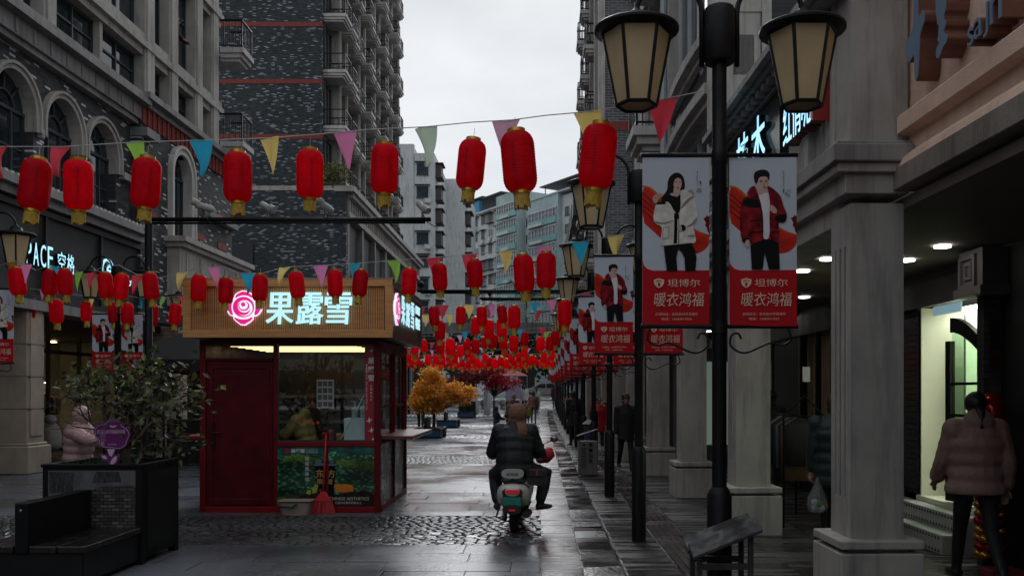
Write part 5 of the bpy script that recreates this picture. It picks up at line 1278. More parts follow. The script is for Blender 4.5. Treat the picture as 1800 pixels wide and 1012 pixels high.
def rose(F,cu,cv,s):
    def q(pts,m,dd):
        p=[(cu+(x-288)*s,cv-(y-372)*s) for x,y in pts]
        ar=sum(a[0]*b[1]-b[0]*a[1] for a,b in zip(p,p[1:]+p[:1]))
        if ar<0: p=p[::-1]
        mb.fpoly(F,p,0,dd,m)
    mb=MB()
    q(smoothpoly([(290,136),(400,190),(410,255),(445,258),(458,318),(482,308),(490,345),(526,365),(490,442),(440,478),(408,470),(408,522),(280,607),(163,522),(153,470),(128,472),(93,442),(50,350),(85,318),(98,268),(165,250),(176,190)],1),0,.03)
    for p in ([(290,152),(390,200),(398,250),(350,220),(290,210),(230,222),(182,256),(190,200)],[(108,280),(160,262),(138,340),(146,420),(158,458),(130,460),(100,420),(92,340)],[(168,482),(230,508),(290,513),(350,505),(406,476),(398,515),(280,590),(176,515)],[(432,290),(446,275),(468,335),(510,370),(478,435),(440,462),(420,452),(436,390)]): q(smoothpoly(p,1),1,.034)
    q(ell(288,358,152,146,28),0,.035); q(ell(288,358,136,130,28),1,.037)
    for (c,d,rx,ry,m,e) in ((300,372,104,100,0,.039),(285,375,92,88,1,.041),(300,352,80,76,0,.043),(296,345,70,64,1,.045),(292,338,54,52,0,.047),(288,326,28,28,1,.049)): q(ell(c,d,rx,ry,22),m,e)
    return mb
mb=rose(Frame((0,SY0+.02,0),(1,0,0),(0,-1,0)),(430-VX)*sS,CH+(HY-542)*sS,sS/7.2); kp(mb,'rose_emblem',[kwh,pink])
mb=rose(Frame((SX1,0,0),(0,1,0),(1,0,0)),12.05,2.77,.00105*.95); kp(mb,'rose_emblem',[kwh,pink])
for i,ch in enumerate('果露雪'):
    mb=MB(); put_text(mb,ch,(SX1+.03,12.52+i*.44,2.80-.0*i),(0,1,0),(0,0,1),(1,0,0),.40,0,bold=.008,ext=.004,width=.36); kp(mb,'sign_letters',kcy)
mb=MB(); put_text(mb,'GORUIT',(SX1+.03,13.98,2.93),(0,1,0),(0,0,1),(1,0,0),.13,0,bold=.0,ext=.004,width=.5); put_text(mb,'鲜奶茶',(SX1+.03,13.98,2.72),(0,1,0),(0,0,1),(1,0,0),.18,0,bold=.0,ext=.004,width=.5); kp(mb,'sign_letters',kcy)
# inside
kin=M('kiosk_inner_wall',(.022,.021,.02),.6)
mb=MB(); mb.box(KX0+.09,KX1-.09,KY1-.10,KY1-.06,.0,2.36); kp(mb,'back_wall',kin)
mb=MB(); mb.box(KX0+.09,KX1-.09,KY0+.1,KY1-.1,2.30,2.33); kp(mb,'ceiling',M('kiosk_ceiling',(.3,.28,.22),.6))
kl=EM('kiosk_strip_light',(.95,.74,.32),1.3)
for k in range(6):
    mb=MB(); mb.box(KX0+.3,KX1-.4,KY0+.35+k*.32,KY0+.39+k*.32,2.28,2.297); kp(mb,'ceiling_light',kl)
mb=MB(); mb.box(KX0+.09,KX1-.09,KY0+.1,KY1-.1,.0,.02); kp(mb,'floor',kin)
mb=MB(); mb.box(ux(551),KX1-.1,KY0+.15,KY0+.7,.85,.92); mb.box(ux(551),KX1-.1,KY0+.68,KY0+.7,0,.85); kp(mb,'counter',M('counter_grey',(.18,.18,.18),.3))
mb=MB(); mb.box(-4.4,-2.4,14.0,14.34,1.15,1.2); mb.box(-4.4,-2.4,14.0,14.34,1.55,1.6); kp(mb,'back_shelf',M('counter_grey'))
def small(name,label,cat,mb,mats,loc,**k):
    o=mb.build(name,mats,None,**k); o.location=loc; return setp(o,label,cat)
mb=MB(); mb.box(-.19,.19,-.15,.15,0,.36); mb.box(-.16,-.14,-.152,-.15,.1,.2); mb.box(.12,.135,-.156,-.15,.08,.30,1)
small('drink_machine','pale blue-white drinks machine box on the kiosk counter','machine',mb,[M('pale_machine',(.62,.75,.77),.4),EM('blue_strip',(.02,.15,.8),.6)],(-2.55,12.45,.92),bevel=.01)
for i,(x,h) in enumerate(((-2.62,.22),(-2.5,.25))):
    mb=MB(); mb.lathe([(.04,0),(.045,.02),(.045,h*.6),(.015,h*.7),(.012,h),(.02,h+.01)],12); mb.tube([(0,0,h+.01),(-.06,0,h+.015)],.008,6)
    small('pump_bottle','%s pump bottle standing on the kiosk machine'%('shorter' if i==0 else 'taller'),'bottle',mb,M('pale_green_plastic',(.35,.5,.42),.4,trans=.3),(x,12.45,1.28),smooth=40)
mb=MB(); mb.box(-.12,.12,-.006,.006,0,.4)
po=small('wall_sheet','sheet of small pictures stuck up inside the kiosk window','poster',mb,M('paper_white',(.5,.5,.5),.6),(-3.0,12.3,1.42))
q=MB()
for r_ in range(4):
    for c_ in range(3): q.box(-.105+c_*.073,-.045+c_*.073,-.0075,-.0065,.02+r_*.095,.09+r_*.095)
q.build('pictures',M('dim_photo_print',(.12,.09,.08),.6,var=.8,vs=25),po)
mb=MB(); mb.cyl((0,0,0),(.33,.0,.62),.009,n=8); small('mop_stick','pale stick leaning behind the kiosk glass','stick',mb,M('pale_stick',(.35,.55,.5),.4),(-2.75,12.16,1.0))
for i,(x,h,c) in enumerate(((-3.02,.16,(.3,.02,.03)),(-2.94,.2,(.25,.01,.02)),(-2.82,.15,(.5,.2,.03)))):
    mb=MB(); mb.lathe([(.03,0),(.042,h*.8),(.045,h*.82),(.045,h*.9),(.03,h)],12); small('paper_cup','%s drinks cup on the kiosk counter'%('first red','second red','orange')[i],'cup',mb,M('cup_%d'%i,c,.4),(x,12.35,.92),smooth=40)
for i,x in enumerate((-3.3,-3.22,-3.12,-3.05)):
    mb=MB(); mb.fpoly(Frame((0,0,0),(1,0,0),(0,-1,0)),smoothpoly([(-.025,0),(.018,-.012),(.03,.018),(.006,.036),(-.018,.03)],1),0,.001)
    small('window_decal','red window decal, %s from the left on the kiosk glass'%ORD[i],'decal',mb,M('decal_red',(.45,.05,.02),.6),(x,12.072,1.22+.02*math.sin(i*2)))
# bucket and broom outside
mb=MB(); cx,cy=ux(528),11.86
def rbox(mb,w,d,z0,z1,k=.06,m=0):
    def ring(w,d,z): 
        out=[]
        for sx,sy,a0 in ((1,1,0),(-1,1,90),(-1,-1,180),(1,-1,270)):
            for a in (0,30,60,90): out.append((sx*(w/2-k)+k*math.cos(R(a0+a)),sy*(d/2-k)+k*math.sin(R(a0+a)),z))
        return out
    A=ring(w*.86,d*.86,z0); B=ring(w,d,z1); n=16
    mb.add(A+B,[(i,(i+1)%n,(i+1)%n+n,i+n) for i in range(n)]+[tuple(range(n-1,-1,-1)),tuple(range(n,2*n))],m)
rbox(mb,.42,.3,0,.17); rbox(mb,.46,.34,.165,.19); 
tub=small('storage_tub','beige plastic tub with dark handle in front of the kiosk','tub',mb,M('beige_plastic',(.36,.29,.25),.45,var=.08),(cx,cy,.004),smooth=40)
q=MB(); q.tube([(-.20,-.175,.165),(-.2,-.18,.13),(0,-.185,.115),(.03,-.185,.15),(.06,-.185,.15)],.014,6); q.build('handle',dk_frm,tub,smooth=True)
br=thing('broom','red plastic broom propped upright against the kiosk panels','broom',(ux(572),11.93,.0))
rp_=M('broom_red',(.55,.02,.025),.45,var=.1)
mb=MB(); mb.cyl((0,0,.28),(0.015,.10,1.06),.011,n=8); mb.build('handle',rp_,br,smooth=True)
mb=MB(); mb.add([(-.03,-.02,.3),(.03,-.02,.3),(.03,.02,.3),(-.03,.02,.3),(-.12,-.03,.17),(.12,-.03,.17),(.12,.03,.17),(-.12,.03,.17)],[(0,1,2,3),(4,7,6,5),(0,4,5,1),(1,5,6,2),(2,6,7,3),(3,7,4,0)]); mb.build('head',rp_,br,bevel=.005)
mb=MB()
for j in range(90):
    x=rnd.uniform(-.115,.115); y=rnd.uniform(-.03,.03); mb.tube([(x,y,.18),(x*1.45+rnd.uniform(-.01,.01),y*1.8-.01,.005)],.003,3,caps=False)
o=mb.build('bristles',M('broom_pink_red',(.6,.05,.06),.5,var=.2),br); o['kind']='stuff'
# dark canopy stall behind the kiosk
ST=thing('canopy_stall','black fabric canopy on posts partly hidden behind the kiosk','canopy',(-7.6,20.5,0))
mb=MB(); A=[(-9.4,19,2.35),(-5.6,19,2.35),(-5.6,22,2.35),(-9.4,22,2.35)]; top=(-7.5,20.5,3.3)
mb.add(A+[top],[(0,1,4),(1,2,4),(2,3,4),(3,0,4)]); mb.add([(x,y,2.1) for x,y,z in A]+A,[(0,1,5,4),(1,2,6,5),(2,3,7,6),(3,0,4,7)]); part(mb,'canopy',M('black_canvas',(.010,.010,.011),.8),ST)
for x,y,z in A: mb=MB(); mb.cyl((x,y,0),(x,y,2.35),.03,n=8); part(mb,'post',black_m,ST)
mb=MB(); mb.box(-8.6,-6.4,20.3,21.3,0,1.0); part(mb,'stall_counter',blk,ST)
# ================================================================ planters with benches
pl_blk=M('planter_black_steel',(.006,.006,.0065),.5,spec=.25,var=.2,vs=3,rvar=.1); bench_w=M('dark_wet_bench_board',(.016,.013,.012),.25,var=.35,vs=5,stretch=(8,.6,1),bump=.15,bs=30,rvar=.1)
pl_grey=M('bench_side_cladding',(.010,.011,.012),.5,spec=.3,var=.3,vs=2); pl_blue=M('bench_blue_front',(.012,.06,.14),.45,var=.2,vs=3)
soilm=M('planter_soil',(.02,.015,.012),.9,bump=.6,bs=50)
stone_pr=brick('print_stone_wall','y',(.05,.045,.04),(.11,.10,.09),(.16,.15,.14),(.02,.02,.02),.075,.032,.8,mt=.004,rough=.35)
roof_pr=M('print_roof_tiles',(.05,.052,.055),.35,var=.7,vs=60,stretch=(1,1,.25)); house_pr=M('print_house_wall',(.12,.12,.13),.35,var=.3,vs=8)
def planter(label,y0,first=False,H=.93,x0=-4.27):
    t=thing('planter_bench',label,'planter',(x0,y0,GZ(y0)),0,'planter benches down the middle of the street')
    w2=.475; yb=1.05; ye=1.9
    for (a,b,c,d) in ((-w2,w2,yb,yb+.04),(-w2,w2,ye-.04,ye),(-w2,-w2+.04,yb+.04,ye-.04),(w2-.04,w2,yb+.04,ye-.04)):
        mb=MB(); mb.box(a,b,c,d,.06,H); mb.build('planter_wall',pl_blk,t,bevel=.004)
    for (x,y) in ((-w2,yb),(w2-.08,yb),(-w2,ye-.08),(w2-.08,ye-.08)): mb=MB(); mb.box(x,x+.08,y,y+.08,0,.06); mb.build('foot',pl_blk,t)
    mb=MB()
    for (a,b,c,d) in ((-w2-.012,w2+.012,yb-.012,yb+.055),(-w2-.012,w2+.012,ye-.055,ye+.012),(-w2-.012,-w2+.055,yb+.055,ye-.055),(w2-.055,w2+.012,yb+.055,ye-.055)): mb.box(a,b,c,d,H,H+.03)
    mb.build('rim',pl_blk,t,bevel=.004)
    mb=MB(); mb.box(w2,w2+.012,yb+.1,ye-.08,.14,H-.06); mb.build('side_panel',pl_grey,t)
    mb=MB(); mb.box(-w2+.06,w2-.06,yb-.006,yb,min(.36,H-.06),H-.03,0)
    F=Frame((0,yb-.006,0),(1,0,0),(0,-1,0)); 
    if first:
        mb.fpoly(F,[(-w2+.06,.62),(w2-.06,.62),(w2-.06,H-.03),(-w2+.06,H-.03)],0,.001,2)
        mb.fpoly(F,[(-w2+.07,.68),(-.18,.70),(-.17,.88),(-w2+.07,.89)],0,.002,1); mb.fpoly(F,[(.0,.78),(.28,.79),(.26,.89),(.04,.89)],0,.002,1); mb.fpoly(F,[(-w2+.06,.60),(w2-.06,.62),(w2-.06,.76),(.1,.75),(-.1,.68)],0,.0015,0)
    mb.build('picture_panel',[stone_pr,roof_pr,house_pr] if first else pl_grey,t)
    mb=MB(); mb.box(-w2+.04,w2-.04,yb+.04,ye-.04,min(.5,H-.15),H-.05); mb.build('soil',soilm,t)
    mb=MB(); mb.box(-w2+.03,w2-.03,.04,yb-.015,.05,.30); mb.build('bench_body',pl_grey,t)
    mb=MB(); mb.box(-w2+.04,w2-.04,.03,.04,.06,.30); mb.build('bench_front',pl_grey if first else pl_blue,t)
    for k in range(4):
        xs=[(-.475,-.30),(-.295,-.125),(.005+.0,.235),(.24,.475)][k]
        mb=MB(); mb.box(xs[0],xs[1]-.004,0,yb-.008,.305,.36); mb.build('seat_board',bench_w,t,bevel=.006)
    mb=MB(); mb.box(-.115,-.005,0.0,yb-.01,.30,.72); mb.build('backrest',pl_blk,t,bevel=.006)
    mb=MB(); mb.ball((-.06,-.003,.66),.012,8,5); mb.build('bolt',M('steel_bolt',(.4,.4,.4),.3,metal=.8),t)
    return t
planter('black planter with stone-wall picture and a two-sided bench, nearest the camera',7.35,True)
for i,(y,nm,h_,x_) in enumerate(((31.0,'low planter with a blue-fronted bench under the golden tree',.33,-3.98),(40.2,'low planter with a blue-fronted bench behind the golden tree',.33,-4.3),(50,'black planter with a blue-fronted bench before the red tree',.93,-4.27))):
    planter(nm,y,H=h_,x0=x_)
# ---- foliage
def leaf_cloud(mb,pts,n,size,spread,r,mcount,flat=.0,asp=.5,droop=0.):
    for _ in range(n):
        c=r.choice(pts); p=Vector(c)+Vector((r.gauss(0,spread),r.gauss(0,spread),r.gauss(0,spread*.8)))
        s=size*r.uniform(.6,1.3); d=Vector((r.gauss(0,1),r.gauss(0,1),r.gauss(-droop,.7))).normalized(); up=Vector((r.gauss(0,.7),r.gauss(0,.7),1)); a=d.cross(up)
        if a.length<.05: continue
        a.normalize(); nn=a.cross(d); w_=s*asp
        mb.add([p,p+d*s*.45+a*w_*.5+nn*s*.06,p+d*s,p+d*s*.45-a*w_*.5+nn*s*.06,p+d*s*.48-nn*s*.05],[(0,1,4),(1,2,4),(2,3,4),(3,0,4)],r.randrange(mcount))
def branches(mb,base,d,L,rad,depth,r,tips,wig=.35,split=3,up=.15):
    p=Vector(base); d=Vector(d).normalized(); pts=[p.copy()]; n=4
    for i in range(n):
        d=(d+Vector((r.gauss(0,wig*.5),r.gauss(0,wig*.5),r.gauss(up*.3,wig*.3)))).normalized(); p=p+d*L/n; pts.append(p.copy())
    mb.tube(pts,[rad*(1-.55*i/n) for i in range(n+1)],6 if rad>.01 else 4)
    if depth==0: tips.extend(pts[2:]); return
    for k in range(split):
        nd=(d+Vector((r.gauss(0,.75),r.gauss(0,.75),r.gauss(up,.5)))).normalized()
        branches(mb,pts[-1 if k<2 else -2],nd,L*r.uniform(.6,.85),rad*.5,depth-1,r,tips,wig,split,up)
    tips.extend(pts[3:])
bark=M('shrub_bark',(.12,.085,.06),.8,var=.3,vs=20,bump=.4,bs=60)
lf=[M('leaf_dark',(.036,.050,.015),.4,var=.4,vs=6,trans=.4),M('leaf_mid',(.085,.105,.028),.38,var=.4,vs=6,trans=.4),M('leaf_pale',(.17,.20,.06),.4,var=.3,vs=6,trans=.25),M('leaf_brown',(.06,.035,.02),.5,var=.4,vs=6),M('leaf_dark2',(.010,.028,.014),.3,var=.3,vs=6)]
r=random.Random(5)
SH=thing('planter_shrub','leafy green shrub with twiggy branches growing in the near planter','shrub',(-4.17,8.85,.88))
mb=MB(); tips=[]
mb.tube([(0,0,-.1),(.02,.0,.12),(.0,.02,.25)],[.045,.035,.03],8)
for a in range(0,360,40):
    d=Vector((math.cos(R(a))*1.05,math.sin(R(a))*.8,.55+.25*r.random())); branches(mb,(0,.01,.2),d,.42,.02,3,r,tips,.4,3,.0)
branches(mb,(0,.01,.2),(.1,0,1),.45,.02,3,r,tips,.35,3,.1)
mb.build('trunk',bark,SH,smooth=True)
tips=[p for p in tips if p.z>.12 and p.z<1.32 and abs(p.x)<1.05 and not (p.x<-.05 and p.z<.74+.1*abs(p.x)) and not (p.y<-.22 and p.z<.62 and p.x<.25)]
mb=MB(); leaf_cloud(mb,tips,1050,.095,.09,r,5,asp=.55,droop=.3); mb.build('crown',lf,SH)
mb=MB(); rg=random.Random(9)
for k in range(260):
    x=rg.uniform(-.4,.4); y=rg.choice([rg.uniform(-.38,-.2),rg.uniform(-.38,.35)]); h=rg.uniform(.06,.17); q=rg.uniform(-.05,.05)
    mb.add([(x-.004,y,0),(x+.004,y,0),(x+q+.002,y+q,h)],[(0,1,2)])
o=mb.build('grass',M('planter_grass',(.03,.08,.015),.6,var=.3)); o.location=(-4.27,8.83,.88); setp(o,'thin green grass blades in the near planter','grass',kind='stuff')
# purple flower-shaped notice
FN=thing('flower_notice','purple flower-shaped notice on a leafed stem in the near planter','sign',(-4.08,8.40,.9))
pur=M('purple_acrylic',(.16,.012,.15),.35,var=.06); plk=M('pale_pink_print',(.62,.48,.60),.5)
F=Frame((0,0,0),(1,0,0),(0,-1,0)); s=8.45/FPX
def nz_(X,Y): return ((X/2.795-201)*s,(818-650-Y/2.795)*s)
def cl(p): 
    p=[nz_(*q) for q in p]; ar=sum(a[0]*b[1]-b[0]*a[1] for a,b in zip(p,p[1:]+p[:1])); return p[::-1] if ar<0 else p
blob=[(475,300),(470,265),(500,238),(525,242),(545,215),(590,215),(612,250),(640,262),(652,295),(640,325),(632,350),(600,370),(560,362),(520,362),(490,345),(495,325)]
mb=MB(); mb.fpoly(F,cl(smoothpoly(blob,2)),-.012,0,0,back=True); mb.build('board',pur,FN)
mb=MB()
pts=smoothpoly([(480,300),(477,268),(503,245),(528,248),(548,222),(588,222),(608,255),(635,268),(646,295),(634,322),(627,345),(598,364),(560,356),(522,356),(497,341),(501,322)],2); q=[F.p(*nz_(*p),.001) for p in pts]; mb.tube(q+[q[0]],.0022,5)
put_text(mb,'您的爱心是花草最美的风景',F.p(*nz_(556,280),.001),(1,0,0),(0,0,1),(0,-1,0),.038,0,bold=.01,width=.27)
for i,Y in enumerate((295,307,320)): put_text(mb,['文明种植','爱护花草','共建家园'][i],F.p(*nz_(516,Y),.001),(1,0,0),(0,0,1),(0,-1,0),.013,0)
put_text(mb,'城市管理宣',F.p(*nz_(562,342),.001),(1,0,0),(0,0,1),(0,-1,0),.016,0); put_text(mb,'荣',F.p(*nz_(515,338),.001),(1,0,0),(0,0,1),(0,-1,0),.04,0)
for sx in (-1,1): mb.fpoly(F,[(nz_(566,255)[0]+sx*a*.03,nz_(566,255)[1]+b*.03) for a,b in ((.0,-.4),(.7,-.2),(1.2,.3),(.6,.4),(0,.1))][::sx],0,.002)
mb.build('lettering',plk,FN)
mb=MB(); mb.fpoly(F,cl([(540,362),(576,362),(566,475),(540,475)]),-.01,-.001,0,back=True)
mb.fpoly(F,cl(smoothpoly([(500,390),(530,390),(548,412),(545,430),(515,420)],1)),-.01,.0,0,back=True); mb.fpoly(F,cl(smoothpoly([(600,385),(570,395),(548,430),(552,460),(590,435)],1)),-.01,.0,0,back=True)
st_=mb.build('stem',pur,FN); mb=MB(); mb.fpoly(F,cl(smoothpoly([(508,396),(528,396),(540,412),(520,414)],1)),0,.003); mb.fpoly(F,cl(smoothpoly([(588,396),(568,405),(552,432),(560,445),(580,428)],1)),0,.003); mb.fpoly(F,cl([(538,365),(576,365),(560,402),(548,395)]),0,.002); mb.build('leaf_print',plk,st_)
# golden tree, red trees
def fancy_tree(name,label,loc,lobes,mats,n,size,trunk_h,tm,seed,spread):
    r=random.Random(seed); t=thing(name,label,'tree',loc)
    mb=MB(); mb.tube([(0,0,-.1),(.02,.02,trunk_h*.5),(0,0,trunk_h)],[.07,.055,.05],8); tips=[]
    for (c,rad,k) in lobes:
        for j in range(k):
            while True:
                q=Vector((r.uniform(-1,1),r.uniform(-1,1),r.uniform(-1,1)))
                if q.length<1: break
            e=Vector(c)+Vector((q.x*rad[0],q.y*rad[1],q.z*rad[2])); tips.append(e)
            if j%3==0:
                m_=Vector((e.x*.45,e.y*.45,trunk_h+(e.z-trunk_h)*.35)); mb.tube([(0,0,trunk_h*.9),m_,e],[.022,.014,.004],4)
    mb.build('trunk',tm,t,smooth=True)
    mb=MB(); leaf_cloud(mb,tips,n,size,spread,r,len(mats),asp=.6); mb.build('crown',mats,t)
    return t
gl_=[M('gold_leaf_a',(.92,.47,.05),.4,metal=.0,var=.3,vs=5,trans=.5),M('gold_leaf_b',(.7,.31,.03),.4,var=.3,vs=5,trans=.5),M('gold_leaf_c',(.85,.52,.14),.35,metal=.0,var=.2,vs=5,trans=.45)]
fancy_tree('golden_tree','golden-leaved ornamental tree beside the kiosk',(-4.0,33.0,.25),[((-.05,0,1.2),(.82,.7,.62),150),((-.1,0,1.85),(.42,.4,.42),60),((.98,0,1.3),(.62,.5,.36),60),((-.6,0,1.0),(.4,.4,.35),30)],gl_,9000,.12,.7,M('dark_trunk',(.03,.022,.018),.8),11,.09)
rl=[M('red_leaf_a',(.52,.008,.035),.5,var=.3,vs=5,trans=.25),M('red_leaf_b',(.30,.006,.022),.5,var=.3,vs=5,trans=.25)]
fancy_tree('red_tree','crimson artificial tree on a thin trunk beside the white sculpture',(-2.75,52,GZ(52)),[((0,0,2.3),(.75,.6,1.0),90),((.9,0,1.9),(.7,.5,.35),30)],rl,3000,.13,1.3,M('dark_trunk'),12,.12)
fancy_tree('red_tree','darker crimson artificial tree in the planter left of the sculpture',(-4.3,51.4,GZ(51)+.85),[((.1,0,1.3),(.8,.6,.7),80),((-1.2,0,1.2),(.7,.5,.35),30),((.9,.2,1.5),(.5,.4,.4),25)],[rl[1],M('red_leaf_c',(.10,.004,.012),.5,trans=.2)],2600,.13,.8,M('dark_trunk'),13,.12)
# white blade sculpture
mb=MB(); 
for k in range(15):
    pass
prof=[]; n=22
def blade(mb,x0,h,w_,th,lean,m=0):
    L_=[];
    for i in range(n+1):
        t=i/n; wd=w_*math.sin(math.pi*min(1,.18+t*.82))**.8+.01; cx=x0+lean*math.sin(t*2.2)
        L_.append([(cx-wd,0,h*t),(cx,-th*math.sin(math.pi*t)-.02,h*t),(cx+wd,0,h*t),(cx,th*.4+.02,h*t)])
    vs=[p for q in L_ for p in q]; mb.add(vs,[(i*4+j,i*4+(j+1)%4,i*4+4+(j+1)%4,i*4+4+j) for i in range(n) for j in range(4)],m)
blade(mb,0,2.75,.26,.25,.1); blade(mb,-.7,1.7,.3,.2,-.2)
o=mb.build('blade_sculpture',M('white_sculpture',(.48,.49,.50),.4,var=.1),None,smooth=30); o.location=(-3.35,55,GZ(55)); setp(o,'tall white leaf-shaped sculpture standing between the red trees','sculpture')
for i,x in enumerate((-2.6,-1.55,-3.9)):
    mb=MB(); mb.lathe([(.16,0),(.2,.1),(.16,.18)],16); mb.ball((0,0,.42),.27,16,10)
    o=mb.build('stone_ball',M('stone_bollard',(.22,.21,.2),.7,var=.2),None,smooth=40); o.location=(x,61,GZ(61)); setp(o,['stone ball bollard near the red tree trunk','stone ball bollard nearest the dark-haired walkers','stone ball bollard left of the sculpture foot'][i],'bollard','stone ball bollards')
# dark trees and a gate closing the view
dl=[M('far_leaf_a',(.010,.022,.012),.6,var=.4,vs=1),M('far_leaf_b',(.018,.034,.016),.6,var=.4,vs=1)]
for i,(x,y,h) in enumerate(((-13,98,8),(-9,102,9),(-5,99,7.5),(-1.5,103,9),(2,100,8),(5.2,97,9))):
    fancy_tree('evergreen_tree','dark evergreen tree closing the far end of the street, %s from the left'%ORD[i],(x,y,GZ(y)),[((0,0,h*.45),(2.0,1.5,h*.28),60),((.3,0,h*.75),(1.4,1.2,h*.22),40)],dl,1500,.55,1.6,M('dark_trunk'),40+i,.5)['group']='trees at the end of the street'
GT=thing('brick_gate','dark brick gate piers with flat roofs under the far lanterns','gate',(-4,84,GZ(84)))
for x0,x1,h in ((-2.0,-.55,4.2),(-8.6,-7.2,4.2),(-12.5,-9.5,5.5)):
    mb=MB(); mb.box(x0,x1,0,1.4,-.2,h); mb.box(x0-.2,x1+.2,-.2,1.6,h,h+.25); q=mb.build('pier',M('dark_gate_brick',(.05,.045,.042),.8,var=.4,vs=6,bump=.4,bs=12),GT); q.location.x=4
mb=MB(); mb.box(-13,3,.3,1.2,6.2,7.2); mb.build('roof_beam',stone_d,GT).location.x=4
# ================================================================ people
from mathutils.kdtree import KDTree
skinm=M('skin',(.42,.24,.17),.55,var=.06); hair_b=M('black_hair',(.008,.007,.007),.45,var=.2)
def fuse(mb,name,mats,parent,vox,smooth_it=3):
    me=mb.mesh(name+'_raw',mats[0])
    def mods(o):
        md=o.modifiers.new('r','REMESH'); md.mode='VOXEL'; md.voxel_size=vox; md.use_smooth_shade=True
        sm=o.modifiers.new('s','SMOOTH'); sm.iterations=smooth_it; sm.factor=.5
    nm=evaluated_mesh(me,[mods]); nm.name=name; bpy.data.meshes.remove(me)
    kd=KDTree(len(mb.v)); tag=[0]*len(mb.v)
    for f,m in zip(mb.f,mb.m):
        for i in f: tag[i]=m
    for i,v in enumerate(mb.v): kd.insert(v,i)
    kd.balance(); nm.materials.clear()
    for q in mats: nm.materials.append(q)
    nm.polygons.foreach_set('material_index',[tag[kd.find(p.center)[1]] for p in nm.polygons])
    nm.polygons.foreach_set('use_smooth',[True]*len(nm.polygons)); nm.update()
    ob=inst(name,nm,parent); return ob
def hand(mb,w,d,nrm,s=1.,curl=.5,m=0):
    w=Vector(w); d=Vector(d).normalized(); nrm=Vector(nrm); nrm=(nrm-d*nrm.dot(d)).normalized(); a=d.cross(nrm)
    mb.tube([w-d*.02*s,w+d*.03*s,w+d*.085*s],[(.024*s,.017*s),(.034*s,.016*s),(.038*s,.014*s)],8,m)
    for k,(o,l) in enumerate(((-.03,.060),(-.01,.072),(.011,.068),(.031,.052))):
        p=w+d*.075*s+a*o*s; q=p+(d*(1-curl*.4)+nrm*curl*.6).normalized()*l*.55*s; e=q+(d*(1-curl)+nrm*curl*1.3).normalized()*l*.5*s
        mb.tube([p,q,e],[.0095*s,.009*s,.0075*s],6,m)
    p=w+d*.02*s-a*.028*s; q=p+(d*.6-a*.8+nrm*.3).normalized()*.035*s; mb.tube([p,q,q+(d*.9+nrm*.4-a*.2).normalized()*.03*s],[.012*s,.0105*s,.009*s],6,m)
def head_geo(mb,c,fwd,s,m=0):
    c=Vector(c); f=Vector(fwd).normalized(); sd=Vector((f.y,-f.x,0)).normalized()
    mb.ball(c+Vector((0,0,.02*s)),(.075*s,.085*s,.095*s),14,10,m); mb.ball(c+f*.018*s-Vector((0,0,.05*s)),(.055*s,.06*s,.065*s),12,8,m)
    mb.tube([c+f*.075*s+Vector((0,0,.01*s)),c+f*.105*s-Vector((0,0,.03*s))],[.010*s,.014*s],6,m)
    for g in (-1,1): mb.ball(c+sd*g*.078*s-f*.005*s-Vector((0,0,.005*s)),(.014*s,.022*s,.032*s),8,6,m)
def face_bits(parent,c,fwd,s):
    c=Vector(c); f=Vector(fwd).normalized(); sd=Vector((f.y,-f.x,0)).normalized(); mb=MB()
    for g in (-1,1): mb.ball(c+sd*g*.032*s+f*.078*s+Vector((0,0,.004*s)),(.011*s,.008*s,.006*s),8,5,0); mb.tube([c+sd*g*.018*s+f*.083*s+Vector((0,0,.026*s)),c+sd*g*.047*s+f*.073*s+Vector((0,0,.026*s))],.004*s,5,0)
    mb.tube([c-sd*.022*s+f*.073*s-Vector((0,0,.062*s)),c+f*.080*s-Vector((0,0,.064*s)),c+sd*.022*s+f*.073*s-Vector((0,0,.062*s))],.005*s,5,1)
    mb.build('face',[hair_b,M('lips',(.30,.10,.09),.5)],parent,smooth=True)
